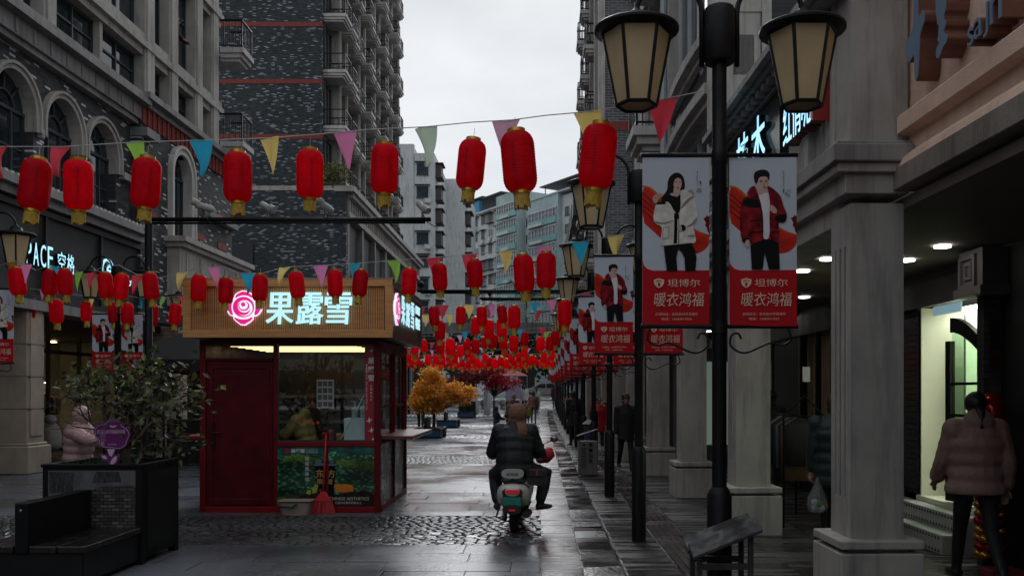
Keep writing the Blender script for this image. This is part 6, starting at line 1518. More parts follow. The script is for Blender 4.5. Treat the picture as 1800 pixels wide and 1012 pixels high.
def figure(t,J,coat,trou,shoe,H=1.65,hem=.46,puff=0.,hair='short',hat=None,hood=False,vox=.02,bulk=1.,headfwd=(0,-1,0),hairm=None,skirt=1.,fine=False,leg=1.):
    """J: joints in metres, local; t: thing"""
    k=H/1.65; V=Vector
    mb=MB()
    for s in 'LR':
        hp,kn,an,to=[V(J[q+s]) for q in ('hip','knee','ankle','toe')]
        mb.tube([hp+V((0,0,.04*k)),hp*.6+kn*.4,kn,kn*.5+an*.5,an],[.088*k*leg,.08*k*leg,.060*k*leg,.055*k*leg,.043*k*leg],10,1)
        mb.tube([an+V((0,0,.02*k)),an-V((0,0,.03*k))],[.045*k,.045*k],8,2); bk=(an-to); bk.z=0; bk=bk.normalized()*.05*k
        mb.tube([V((an.x,an.y,to.z))+bk,V((an.x,an.y,to.z))*.4+to*.6,to],[(.042*k,.04*k),(.046*k,.036*k),(.03*k,.022*k)],8,2)
    pe,wa,ch,nk,hd=[V(J[q]) for q in ('pelvis','waist','chest','neck','head')]
    mb.tube([pe-V((0,0,.03*k)),wa,ch,nk-V((0,0,.03*k))],[(.15*k,.11*k),(.135*k,.10*k),(.165*k,.11*k),(.06*k,.055*k)],12,3)
    mb.tube([nk-V((0,0,.05*k)),nk*.4+hd*.6],[.05*k,.047*k],8,0)
    head_geo(mb,hd,headfwd,1.0*k,0)
    for s in 'LR':
        sh,el,wr=[V(J[q+s]) for q in ('sh','el','wr')]
        mb.tube([sh,el,wr],[.05*k,.04*k,.028*k],8,3)
        d=(wr-el).normalized(); nrm=V(J.get('palm'+s,(0.3 if s=='R' else -.3,.2,0)))
        hand(mb,wr,J.get('hd'+s,d),nrm,k*(1.05),J.get('curl'+s,.5),0)
    fuse(mb,'body',[skinm,trou,shoe,trou],t,vox if not fine else .011)
    face_bits(t,hd,headfwd,k)
    # coat
    if coat is not None:
        mb=MB(); b=bulk; nst=12; pts=[]; rad=[]
        hemz=hem*H
        base=pe+(pe-wa).normalized()*max(0,pe.z-hemz)
        ctl=[(base,(.185*k*b*skirt,.145*k*b*skirt)),(pe,(.178*k*b,.14*k*b)),(wa,(.165*k*b,.13*k*b)),(ch,(.19*k*b,.14*k*b)),(nk-V((0,0,.035*k)),(.135*k*b,.105*k*b)),(nk+V((0,0,.05*k)),(.088*k,.085*k))]
        if base.z>pe.z-.04: ctl=ctl[1:]
        for i in range(len(ctl)-1):
            (p0,r0),(p1,r1)=ctl[i],ctl[i+1]; m_=6 if i<len(ctl)-2 else 3
            for j in range(m_):
                u=j/m_; pts.append(p0.lerp(p1,u)); rad.append((r0[0]+(r1[0]-r0[0])*u,r0[1]+(r1[1]-r0[1])*u))
        pts.append(ctl[-1][0]); rad.append(ctl[-1][1])
        if puff:
            acc=0
            for i in range(len(pts)):
                if i: acc+=(pts[i]-pts[i-1]).length
                g=1+puff*(abs(math.sin(acc/(.12*k)*math.pi))-.5); rad[i]=(rad[i][0]*g,rad[i][1]*g)
        mb.tube(pts,rad,16,0)
        for s in 'LR':
            sh,el,wr=[V(J[q+s]) for q in ('sh','el','wr')]; pp=[];rr=[]
            for (p0,p1,r0,r1) in ((sh,el,.078*k*b,.066*k*b),(el,wr,.066*k*b,.050*k*b)):
                for j in range(6): u=j/6; pp.append(p0.lerp(p1,u)); rr.append(r0+(r1-r0)*u)
            pp.append(wr); rr.append(.045*k*b)
            if puff:
                acc=0
                for i in range(len(pp)):
                    if i: acc+=(pp[i]-pp[i-1]).length
                    rr[i]*=1+puff*(abs(math.sin(acc/(.10*k)*math.pi))-.5)
            mb.tube(pp,rr,10,0); mb.ball(sh,.085*k*b,10,7)
        if hood:
            f=V(headfwd); mb.ball(nk-f*.07*k+V((0,0,.015*k)),(.135*k,.085*k,.115*k),14,9)
        fuse(mb,'coat',[coat],t,vox*.9 if not fine else .012,2)
    hm=hairm or hair_b; f=V(headfwd).normalized(); mb=MB()
    if hat is None or hat[0] in('cap','flat'):
        mb.ball(hd-f*.020*k+V((0,0,.03*k)),(.092*k,.092*k,.10*k),16,10); mb.ball(hd-f*.04*k-V((0,0,.035*k)),(.078*k,.062*k,.08*k),14,8)
        if hair=='long': mb.tube([hd-f*.05*k,hd-f*.085*k-V((0,0,.12*k)),nk-f*.12*k-V((0,0,.12*k))],[(.075*k,.05*k),(.07*k,.04*k),(.045*k,.025*k)],10)
        if hair=='pony': mb.tube([hd-f*.08*k+V((0,0,.02*k)),hd-f*.13*k-V((0,0,.05*k)),hd-f*.13*k-V((0,0,.18*k)),hd-f*.12*k-V((0,0,.27*k))],[.03*k,.04*k,.036*k,.012*k],8)
        if hair=='bun': mb.ball(hd-f*.05*k+V((0,0,.12*k)),.045*k,10,7)
        mb.build('hair',hm,t,smooth=True)
    if hat:
        mb=MB(); kind,hmat=hat
        if kind in('cap','flat'):
            mb.ball(hd+V((0,0,.075*k))-f*.012*k,(.092*k,.098*k,.062*k),16,9); mb.tube([hd+f*.07*k+V((0,0,.07*k)),hd+f*.165*k+V((0,0,.055*k))],[(.075*k,.012*k),(.055*k,.006*k)],10)
        elif kind=='beanie': mb.ball(hd+V((0,0,.035*k))-f*.008*k,(.095*k,.10*k,.105*k),16,10)
        elif kind=='hoodup': mb.ball(hd-f*.03*k+V((0,0,.01*k)),(.115*k,.115*k,.13*k),14,10); mb.ball(nk-f*.03*k,(.12*k,.10*k,.09*k),12,8)
        elif kind=='bear':
            sd=V((f.y,-f.x,0)); mb.ball(hd-f*.01*k+V((0,0,.03*k)),(.118*k,.122*k,.125*k),18,12); mb.tube([hd-V((0,0,.02*k)),nk+V((0,0,.0))],[(.11*k,.105*k),(.10*k,.095*k)],14)
            for g in (-1,1): mb.ball(hd+sd*g*.095*k+V((0,0,.11*k)),(.038*k,.022*k,.038*k),10,8)
            mb.tube([nk+V((.07*k,0,.03*k))-f*.10*k,nk+V((.09*k,0,-.05*k))-f*.15*k,nk+V((.07*k,0,-.17*k))-f*.17*k],[(.065*k,.02*k),(.062*k,.02*k),(.055*k,.015*k)],10)
        mb.build('hat',hmat,t,smooth=True)
def stand(H=1.65,walk=0.,armL=(0,.12,.15),armR=(0,.12,.15),lean=0.,headfwd=(0,-1,0)):
    """facing -Y; L is +x (the person's left); arm=(swing forward rad, outward rad, elbow bend rad)"""
    k=H; V=Vector; J={}
    def fd(a): return V((0,-math.sin(a),-math.cos(a)))
    for s,x,sg in (('L',.055,1),('R',-.055,-1)):
        hp=V((x*k,0,.51*k)); a=walk*sg; kb=max(0,-a)*1.1+.06
        kn=hp+fd(a)*.245*k; an=kn+fd(a-kb)*.225*k; zmin=.045*k
        J['hip'+s],J['knee'+s]=hp,kn; J['ankle'+s]=an; J['toe'+s]=an+V((.012*k*sg,-.105*k,-.022*k))
    dz=min(J['ankleL'].z,J['ankleR'].z)-.042*k
    for q in ('hipL','hipR','kneeL','kneeR','ankleL','ankleR','toeL','toeR'): J[q]=J[q]-V((0,0,dz))
    for s in 'LR':
        J['toe'+s].z=max(J['toe'+s].z,.02*k)
    l=V((0,-math.sin(lean),math.cos(lean))); pe=V((0,0,.53*k-dz)); J['pelvis']=pe; J['waist']=pe+l*.09*k; J['chest']=pe+l*.22*k; J['neck']=pe+l*.315*k
    J['head']=J['neck']+V((0,-math.sin(lean*1.1)*.07*k-.008*k,.088*k))
    for s,sg,(sw,out,eb) in (('L',1,armL),('R',-1,armR)):
        sh=pe+l*.275*k+V((sg*.105*k,0,0)); d=V((sg*math.sin(out),-math.sin(sw+lean)*math.cos(out),-math.cos(sw+lean)*math.cos(out)))
        el=sh+d*.17*k; d2=V((sg*math.sin(out*.4),-math.sin(sw+eb+lean),-math.cos(sw+eb+lean))).normalized(); wr=el+d2*.145*k
        J['sh'+s],J['el'+s],J['wr'+s]=sh,el,wr
    return J
def person(label,x,y,rz,H,coat,trou,shoe=None,group=None,walk=0.,armL=(0,.12,.15),armR=(0,.12,.15),lean=0.,z=None,**k):
    t=thing('person',label,'person',(x,y,GZ(y) if z is None else z),rz,group)
    J=stand(H,walk,armL,armR,lean); figure(t,J,coat,trou,shoe or M('dark_shoe',(.012,.012,.013),.5),H,**k); return t
def cl_(n,c,rough=.75,**k): return M('cloth_'+n,c,rough,var=.18,vs=14,bump=.3,bs=60,**k)
blackc=cl_('black',(.010,.010,.012)); navy=cl_('navy',(.012,.016,.026)); pinkc=cl_('pink',(.42,.26,.26),.5); brownp=cl_('brown_puffer',(.29,.18,.15),.55); greenc=cl_('dark_green',(.008,.024,.022),.5)
redc=cl_('red',(.45,.012,.022),.55); creamc=cl_('cream',(.36,.34,.30)); tanc=cl_('tan',(.26,.15,.08)); stripe=cl_('brown_stripe',(.16,.08,.05)); greyt=cl_('grey_trousers',(.10,.095,.09)); orange=cl_('orange',(.60,.10,.02)); olive=cl_('olive_yellow',(.23,.19,.06),.5); khaki=cl_('khaki',(.22,.18,.14)); maroon=cl_('maroon',(.05,.012,.015))
whs=M('white_shoe',(.4,.4,.4),.5)
PI=math.pi
# near people
person('woman in brown puffer jacket and black cap walking into the lit shop',3.80,7.7,PI-.12,1.66,brownp,blackc,walk=.30,armL=(.25,.22,.5),armR=(-.15,.22,.4),hem=.46,puff=.09,bulk=1.32,hair='pony',hood=True,fine=True,vox=.014,skirt=1.08)
gp=person('person in dark green quilted coat half hidden by the near column',3.13,9.4,PI-.3,1.62,greenc,blackc,armL=(.0,.16,.1),armR=(.1,.12,.2),hem=.40,puff=.08,bulk=1.15,hair='short',hairm=M('brown_hair',(.05,.025,.012),.5),fine=True,vox=.014)
person('shopper in black standing at the dark shop front by the clothes rack',3.72,14.2,PI-.8,1.66,blackc,blackc,hem=.42,bulk=1.1,hair='long')
person('man in black coat and flat cap walking out of the arcade',1.80,18.6,.15,1.60,blackc,blackc,walk=.22,hem=.40,bulk=1.1,hat=('flat',blackc),vox=.016)
person('woman in long red coat and glasses-dark hair on the arcade walk',1.62,24.5,.2,1.50,redc,blackc,whs,walk=.15,hem=.36,puff=.06,bulk=1.1,hair='long')
person('woman in black jacket with red scarf and orange hair',2.05,25.6,.1,1.58,blackc,creamc,whs,walk=-.15,hem=.50,bulk=1.1,hair='short',hairm=M('orange_hair',(.30,.10,.03),.5))
person('person in tan jacket seen from behind near the arcade columns',2.35,27.5,PI,1.64,tanc,blackc,hem=.48,puff=.08,bulk=1.15)
person('person in long black padded coat beside the recycling bin',1.05,27.2,PI+.2,1.68,blackc,blackc,walk=.15,hem=.34,puff=.08,bulk=1.15,hat=('cap',greyt))
person('worker in bright orange vest between the lamp posts',1.25,36,.4,1.62,orange,navy,hem=.50,bulk=1.1)
person('person in dark red coat far down by the lamp posts',1.0,62,PI,1.64,maroon,blackc,hem=.36,bulk=1.05,hair='long')
# street walkers
person('small child in dark hooded coat standing left of the scooter rider',-1.46,29.3,PI/2+.3,1.16,navy,blackc,armL=(.5,.1,1.0),armR=(.5,.1,1.0),hem=.38,bulk=1.1,hat=('hoodup',navy))
person('person in black jacket and brown beanie bending ahead of the scooter',-1.05,30.6,PI-.4,1.62,blackc,blackc,lean=.45,walk=.1,hem=.46,puff=.06,bulk=1.15,hat=('beanie',khaki))
person('walker in brown striped jacket and grey trousers seen from behind',-.34,43.5,PI,1.62,stripe,greyt,walk=.15,hem=.50,puff=.10,bulk=1.15,hair='bun')
person('small child in yellow-green jacket walking beside the striped jacket',-.62,41.0,PI,1.05,cl_('lime',(.22,.26,.02)),blackc,walk=.2,hem=.48,bulk=1.1)
person('walker in pale grey parka seen from behind',-1.05,58,PI,1.66,cl_('pale_grey',(.40,.40,.38)),blackc,walk=-.1,hem=.42,puff=.06,bulk=1.2,hair='long')
person('walker in cream-green jacket with ponytail seen from behind',-.25,55,PI,1.62,cl_('cream_green',(.34,.36,.24)),blackc,walk=.2,hem=.48,bulk=1.1,hair='pony')
person('pedestrian whose dark legs show below the golden tree',-4.95,36.5,PI,1.68,blackc,blackc,whs,walk=.22,hem=.46)
# child in pink behind the planter, hand out
person('child in pale pink hooded puffer coat behind the near planter',-5.62,10.7,PI/2-.2,1.46,pinkc,greyt,armL=(1.0,.1,.3),armR=(1.05,.05,.25),lean=.12,hem=.40,puff=.12,bulk=1.25,hat=('hoodup',pinkc),fine=True,vox=.014)
# kiosk seller and a colleague
person('kiosk seller in olive-yellow puffer jacket bending over the counter',-3.27,12.5,-PI*.55,1.56,olive,blackc,lean=.30,armL=(.35,.05,1.1),armR=(.35,.05,1.1),hem=.50,puff=.10,bulk=1.15,hair='bun',hood=True,vox=.016)
person('second kiosk worker in dark top behind the left window edge',-3.52,13.6,.3,1.60,blackc,blackc,hem=.5,hat=('beanie',maroon),vox=.016)
# plastic shopping bag held by the green coat
BG=thing('shopping_bag','clear plastic shopping bag of vegetables hanging from a hand','bag',(2.94,9.35,.62))
m,t_,b_,N,L=nodes_of('clear_plastic_film'); MATS['film']=m; tr=N('ShaderNodeBsdfTransparent'); ms=N('ShaderNodeMixShader'); ms.inputs[0].default_value=.25; b_.inputs['Base Color'].default_value=(.5,.55,.55,1); b_.inputs['Roughness'].default_value=.15
L(tr.outputs[0],ms.inputs[1]); L(b_.outputs[0],ms.inputs[2]); L(ms.outputs[0],t_.nodes['Material Output'].inputs['Surface'])
mb=MB(); mb.lathe([(.03,-.26),(.085,-.24),(.105,-.17),(.09,-.08),(.055,.0),(.02,.09),(.012,.12)],18,wob=lambda q:1+.10*math.sin(5*q)+.06*math.sin(9*q)); mb.build('film',m,BG,smooth=True)
for i,(x,y,z,c) in enumerate(((-.03,0,-.2,(.5,.5,.46)),(.035,-.02,-.205,(.5,.48,.45)),(.0,-.03,-.15,(.03,.2,.05)),(.03,.03,-.16,(.3,.12,.03)),(-.04,-.02,-.14,(.5,.5,.5)))):
    mb=MB(); mb.ball((x,y,z),.038,10,7); mb.build('vegetable',M('veg_%d'%i,c,.5,var=.3,vs=20),BG,smooth=True)
# ================================================================ scooter and rider
offw=M('scooter_off_white',(.60,.57,.52),.25,var=.06,vs=4,coat=.4); tyre=M('tyre_rubber',(.012,.012,.012),.7,bump=.2,bs=80); plast=M('dark_plastic',(.015,.015,.016),.5)
chrome=M('chrome',(.5,.5,.5),.15,metal=1.); 
def loft(mb,secs,n=16,m=0):
    """secs: (y, cx, cz, half width, half height, power)"""
    vs=[]
    for (y,cx,cz,a,b,p) in secs:
        for j in range(n):
            q=2*math.pi*j/n; c,s=math.cos(q),math.sin(q)
            vs.append((cx+a*math.copysign(abs(c)**(2/p),c),y,cz+b*math.copysign(abs(s)**(2/p),s)))
    k=len(secs); fs=[(i*n+j,(i+1)*n+j,(i+1)*n+(j+1)%n,i*n+(j+1)%n) for i in range(k-1) for j in range(n)]
    fs+=[tuple(range(n)),tuple((k-1)*n+j for j in range(n-1,-1,-1))]
    return mb.add(vs,fs,m)
def torus(mb,c,R0,r0,n=24,k=8,m=0,fl=1.):
    vs=[]
    for i in range(n):
        a=2*math.pi*i/n
        for j in range(k):
            b=2*math.pi*j/k; rr=R0+r0*math.cos(b); vs.append((c[0]+r0*fl*math.sin(b),c[1]+rr*math.cos(a),c[2]+rr*math.sin(a)))
    mb.add(vs,[(i*k+j,i*k+(j+1)%k,((i+1)%n)*k+(j+1)%k,((i+1)%n)*k+j) for i in range(n) for j in range(k)],m)
def make_scooter(label,loc,rz,group=None):
    t=thing('scooter',label,'scooter',loc,rz,group)
    for y in (0,1.22):
        mb=MB(); torus(mb,(0,y,.195),.145,.05,26,10,0,1.05); w_=mb.build('wheel',tyre,t,smooth=True)
        q=MB(); q.lathe([(.09,-.035),(.105,-.03),(.105,.03),(.09,.035)],20); 
        q.v=[(z,y+x,.195+yy) for x,yy,z in q.v]; q.build('rim',chrome,w_,smooth=40)
    mb=MB(); loft(mb,[(-.36,0,.66,.07,.06,2.4),(-.33,0,.65,.12,.10,2.6),(-.24,0,.60,.175,.17,2.6),(-.08,0,.56,.20,.20,2.6),(.15,0,.54,.20,.20,2.6),(.38,0,.50,.18,.19,2.8),(.5,0,.45,.15,.15,3)],22); mb.build('rear_shell',offw,t,smooth=True)
    mb=MB(); loft(mb,[(-.26,0,.78,.10,.035,2.6),(-.15,0,.79,.15,.05,2.8),(.2,0,.78,.15,.055,2.8),(.5,0,.76,.12,.045,2.8),(.58,0,.74,.08,.03,2.6)],18); mb.build('seat',plast,t,smooth=True)
    mb=MB(); loft(mb,[(.4,0,.30,.15,.05,4),(.95,0,.30,.17,.04,4)],12); mb.build('floor_board',plast,t,smooth=40)
    mb=MB(); loft(mb,[(.93,0,.34,.17,.05,3),(.98,0,.55,.20,.25,3.),(1.06,0,.78,.17,.18,3),(1.10,0,.9,.12,.1,3)],16); mb.build('leg_shield',offw,t,smooth=True)
    mb=MB(); loft(mb,[(1.0,0,.40,.06,.05,2.5),(1.2,0,.48,.08,.05,2.5),(1.42,0,.38,.06,.05,2.5)],12); mb.build('front_fender',offw,t,smooth=True)
    mb=MB(); mb.tube([(0,1.2,.24),(0,1.05,.95)],.03,8); mb.build('steering_column',plast,t,smooth=True)
    mb=MB(); loft(mb,[(.92,0,1.0,.10,.05,2.5),(1.06,0,1.0,.13,.08,2.5),(1.16,0,.98,.08,.07,2.5)],14); mb.tube([(-.36,.86,.98),(-.2,.95,1.0),(.2,.95,1.0),(.36,.86,.98)],.014,8); h=mb.build('handlebar',plast,t,smooth=True)
    for s in ((1,-1) if group else (1,)):
        mb=MB(); mb.tube([(s*.37,.85,.98),(s*.25,.92,.995)],.02,8); mb.build('grip',tyre,h,smooth=True)
        mb=MB(); mb.tube([(s*.2,.95,1.02),(s*.30,.93,1.10),(s*.42,.9,1.16)],.007,6); mb.ball((s*.46,.9,1.19),(.055,.015,.05),14,8); mm=mb.build('mirror',plast,t,smooth=True)
        q=MB(); q.ball((s*.46,.892,1.19),(.046,.01,.041),14,6); q.build('mirror_glass',M('mirror_glass',(.25,.27,.3),.05,metal=1.),mm,smooth=True)
    F=Frame((0,0,0),(1,0,0),(0,-1,0))
    mb=MB(); mb.fpoly(F,smoothpoly([(-.105,.54),(.105,.54),(.12,.66),(.09,.70),(-.09,.70),(-.12,.66)],2),.28,.352); mb.build('tail_panel',plast,t)
    mb=MB(); mb.fpoly(F,smoothpoly([(-.075,.625),(.075,.625),(.085,.66),(.07,.685),(-.07,.685),(-.085,.66)],2),.352,.372); mb.build('tail_light',M('tail_light_red',(.45,.02,.03),.2,emit=(.6,.02,.03),es=.15),t)
    mb=MB(); mb.fbox(F,-.10,.10,.455,.575,.372,.378); pl_=mb.build('number_plate',M('green_plate',(.01,.28,.20),.5,var=.1),t,bevel=.004)
    mb=MB(); put_text(mb,'渝 A',F.p(0,.553,.379),(1,0,0),(0,0,1),(0,-1,0),.026,0); put_text(mb,'Z7525',F.p(0,.505,.379),(1,0,0),(0,0,1),(0,-1,0),.05,0); mb.build('plate_number',M('plate_ink',(.01,.12,.09),.5),pl_)
    mb=MB(); mb.tube([(0,-.34,.5),(0,-.40,.42)],.03,6); loft(mb,[(-.42,0,.40,.10,.06,3),(-.30,0,.42,.11,.07,3),(-.12,0,.47,.08,.05,3)],12); f_=mb.build('rear_fender',plast,t,smooth=40)
    q=MB(); q.fbox(F,-.035,.035,.385,.41,.418,.43); q.build('reflector',M('tail_light_red'),f_)
    mb=MB(); mb.tube([(.15,-.22,.30),(.15,.15,.27)],[.05,.06],12); mb.tube([(-.11,-.05,.2),(-.13,.3,.3)],.03,8); mb.tube([(-.16,-.1,.42),(-.2,-.15,.25),(-.1,-.2,.2),(.05,-.2,.19)],.012,6); mb.build('drive_unit',plast,t,smooth=40)
    mb=MB(); mb.tube([(0,-.22,.78),(0,-.30,.92)],.022,8); mb.build('backrest_stalk',plast,t,smooth=True)
    mb=MB(); mb.fpoly(F,smoothpoly([(-.125,.845),(.125,.845),(.13,.98),(-.13,.98)],2),.27,.325,back=True); bk=mb.build('backrest',M('backrest_white',(.45,.44,.42),.4),t)
    mb=MB(); put_text(mb,'爱玛达',F.p(-.0,.905,.327),(1,0,0),(0,0,1),(0,-1,0),.045,0,bold=.02); mb.build('backrest_print',plast,bk)
    def low(o,f):
        for v in o.data.vertices: v.co.z*=f
        for c in o.children: low(c,f)
    for ch in t.children:
        if not ch.name.startswith('wheel'): low(ch,.88 if ch.name.split('.')[0] in ('handlebar','mirror','steering_column','leg_shield') else .78)
    return t
SX=-.31; SYY=10.4
make_scooter('off-white scooter ridden away with a green number plate',(SX,SYY,.0),-.03)
RD=thing('person','scooter rider in black jacket and brown bear hat seen from behind','person',(SX,SYY,0),-.03)
J=dict(pelvis=(0,.08,.72),waist=(0,.09,.88),chest=(0,.15,1.08),neck=(.01,.18,1.25),head=(.03,.20,1.36),
 shL=(-.175,.16,1.17),elL=(-.27,.22,.92),wrL=(-.30,.60,.86),shR=(.18,.16,1.17),elR=(.28,.24,.92),wrR=(.31,.60,.86),
 hipL=(-.11,.12,.70),kneeL=(-.26,.40,.65),ankleL=(-.22,.26,.33),toeL=(-.24,.40,.255),hipR=(.11,.12,.70),kneeR=(.37,.38,.65),ankleR=(.30,.24,.34),toeR=(.44,.31,.265))
leath=M('black_jacket',(.011,.012,.015),.55,var=.2,vs=10,bump=.9,bs=22,spec=.35); bear=M('brown_plush',(.20,.095,.062),.9,var=.25,vs=40,bump=1.,bs=110)
figure(RD,J,leath,navy,M('dark_shoe'),1.66,hem=.40,puff=.07,bulk=1.3,leg=1.45,hat=('bear',bear),headfwd=(0,1,0),fine=True,vox=.014)
# red padded muff on the handlebar, shoulder bag
mb=MB(); mb.tube([(.28,.76,.80),(.36,.82,.83),(.42,.84,.88),(.43,.86,.93)],[.06,.10,.09,.04],12)
mb.tube([(.18,.70,.86),(.28,.76,.95),(.32,.78,1.0)],[.07,.10,.05],12)
o=mb.build('handlebar_muff',redc,None,smooth=True); o.location=(SX,SYY,0); setp(o,'red padded muff wrapped round the scooter handlebar','muff')
BGG=thing('shoulder_bag','dark patterned shoulder bag at the rider\'s hip','bag',(SX+.27,SYY-.10,.66))
mb=MB(); loft(mb,[(-.06,0,.0,.12,.10,4),(.06,0,0,.12,.10,4)],16); mb.build('bag_body',M('dark_pattern_leather',(.02,.017,.015),.45,var=.8,vs=30),BGG,smooth=40)
mb=MB(); mb.box(-.1,.1,-.075,-.058,.0,.09); q=mb.build('flap',plast,BGG,bevel=.01); mb=MB(); mb.box(-.012,.012,-.08,-.074,.02,.08); mb.build('stripe',M('red_strap',(.35,.02,.02),.5),q)
# parked scooter with white sacks, across the street
make_scooter('pale parked scooter beside the stone column of the clothes shop',(-12.9,22.7,0),2.6)
mb=MB(); loft(mb,[(-.25,0,.45,.12,.2,2.5),(0,0,.5,.24,.38,2.5),(.25,0,.42,.15,.25,2.5)],16); mb.ball((0,-.05,.95),(.15,.14,.12))
o=mb.build('white_sack',M('white_sack_cloth',(.42,.40,.38),.7,var=.2,vs=6,bump=.6,bs=14),None,smooth=True); o.location=(-12.45,22.45,.0); setp(o,'bulging white sack hanging on the parked scooter','sack')
# ================================================================ street props
# information stand
IS=thing('information_stand','stainless information stand with slanted lid in the lower corner','stand',(1.0,5.2,0))
ss=M('stainless_steel',(.05,.05,.053),.75,metal=.2,var=.4,vs=9,rvar=.15,spec=.2)
x0,x1=(1226-VX)*5.2/FPX-1.0,(1325-VX)*5.2/FPX-1.0
for (x,y) in ((x0,0),(x1-.03,0),(x0,.25),(x1-.03,.25)):
    mb=MB(); mb.box(x,x+.03,y,y+.03,0,.66+(.14 if x>x0 else 0)); mb.build('post',ss,IS,bevel=.003)
for d0,d1,dz in ((-.07,.12,0),(.125,.31,.015)):
    mb=MB(); mb.hexa([(x0-.035,d0,.67),(x1+.035,d0,.83),(x1+.035,d1,.83+.05),(x0-.035,d1,.67+.05),(x0-.035,d0,.69),(x1+.035,d0,.85),(x1+.035,d1,.85+.05),(x0-.035,d1,.69+.05)]); mb.build('lid',ss,IS,bevel=.003)
mb=MB(); mb.box(x0+.03,x1-.03,.0,.02,.60,.635); mb.build('rail',ss,IS); mb=MB(); mb.box(x0+.03,x1-.03,.25,.27,.60,.635); mb.build('rail',ss,IS)
mb=MB(); mb.box(x0+.03,x1-.03,.005,.015,.2,.56); pn=mb.build('text_panel',M('text_panel_grey',(.30,.29,.28),.5,metal=.2),IS); mb=MB(); mb.box(x0,x1,.0,.28,.165,.19); mb.build('shelf',ss,IS)
mb=MB()
for i,tx in enumerate(('Guocheng was ordered','by the imperial court to','guard the river crossing','and its market street.')): put_text(mb,tx,((x0+x1)/2-.02,.003,.535-i*.036),(1,0,0),(0,0,1),(0,-1,0),.022,0,bold=.012,width=.235 if i<2 else .2)
for i,ch in enumerate('國城'): put_text(mb,ch,(x1-.05,.003,.525-i*.04),(1,0,0),(0,0,1),(0,-1,0),.03,0,bold=.03)
mb.build('lettering',pr_blk,pn)
# hazardous-waste bin and companion post
BN=thing('waste_bin','grey steel waste bin with slanted lid and black lettering','waste bin',(.93,17.4,0))
mb=MB(); mb.box(-.19,.19,-.16,.16,.02,.68); mb.build('body',M('bin_grey',(.16,.155,.15),.4,metal=.3,var=.15),BN,bevel=.008)
mb=MB(); mb.hexa([(-.22,-.18,.76),(.2,-.18,.9),(.2,.18,.9),(-.22,.18,.76),(-.22,-.18,.78),(.2,-.18,.92),(.2,.18,.92),(-.22,.18,.78)]); mb.build('lid',ss,BN,bevel=.004)
for x,h in ((-.19,.1),(.17,.21)): 
    for y in (-.15,.13): mb=MB(); mb.box(x,x+.02,y,y+.02,.68,.68+h); mb.build('lid_post',ss,BN)
mb=MB()
for i,ch in enumerate('有害垃圾'): put_text(mb,ch,(.055,-.163,.61-i*.105),(1,0,0),(0,0,1),(0,-1,0),.085,0,bold=.03)
put_text(mb,'▲',(-.08,-.163,.62),(1,0,0),(0,0,1),(0,-1,0),.05,0)
for i in range(11): mb.box(-.13,-.03,-.164,-.1625,.54-i*.038,.552-i*.038)
mb.build('lettering',pr_blk,BN)
SB=thing('smoking_post','slim grey ashtray post with a blue notice behind the waste bin','ashtray post',(1.02,18.6,0))
mb=MB(); mb.box(-.09,.09,-.08,.08,0,.95); mb.build('body',ss,SB,bevel=.006); mb=MB(); mb.add([(-.13,-.12,.97),(.13,-.12,.97),(.13,.12,.97),(-.13,.12,.97),(-.03,-.03,1.06),(.03,-.03,1.06),(.03,.03,1.06),(-.03,.03,1.06)],[(3,2,1,0),(4,5,6,7),(0,1,5,4),(1,2,6,5),(2,3,7,6),(3,0,4,7)]); mb.build('cap',M('cap_grey',(.3,.29,.28),.5),SB)
mb=MB(); mb.box(-.08,.08,-.084,-.081,.5,.8); mb.build('notice',M('blue_notice',(.01,.03,.16),.5),SB)
# balloon column at the shop door
BC=thing('balloon_column','column of gold and red foil balloons beside the shop door','balloons',(4.13,8.1,0))
foilr=M('red_foil',(.35,.008,.012),.18,metal=.6,var=.2,vs=9); foilg=M('gold_foil',(.50,.22,.04),.2,metal=.8,var=.3,vs=9)
for i in range(13):
    z=.16+i*.075; mat=foilg if i%3!=1 else foilr
    for k in range(5):
        a=R(72*k+i*36); mb=MB(); mb.ball((.085*math.cos(a),.085*math.sin(a),z),(.062,.062,.045),10,7); mb.build('balloon',mat,BC,smooth=True)
mb=MB(); mb.lathe([(.01,1.12),(.02,1.16),(.07,1.25),(.125,1.4),(.13,1.5),(.10,1.58),(.04,1.63),(.005,1.64)],16,wob=lambda q:1+.05*math.cos(4*q)); mb.build('top_balloon',foilr,BC,smooth=True)
mb=MB(); mb.cyl((0,0,0),(0,0,1.2),.012,n=6); mb.build('pole',plast,BC)
for i,(x,y,h) in enumerate(((3.95,7.55,.14),(4.12,7.35,.09))):
    mb=MB(); mb.box(-.14,.14,-.1,.1,0,h); o=small('gift_box','red gift box %s on the floor by the shop door'%('with a lid, taller one' if i==0 else 'lying flat, lower one'),'box',mb,M('gift_red',(.16,.02,.02),.4,var=.5,vs=12),(x,y,.0),bevel=.006)
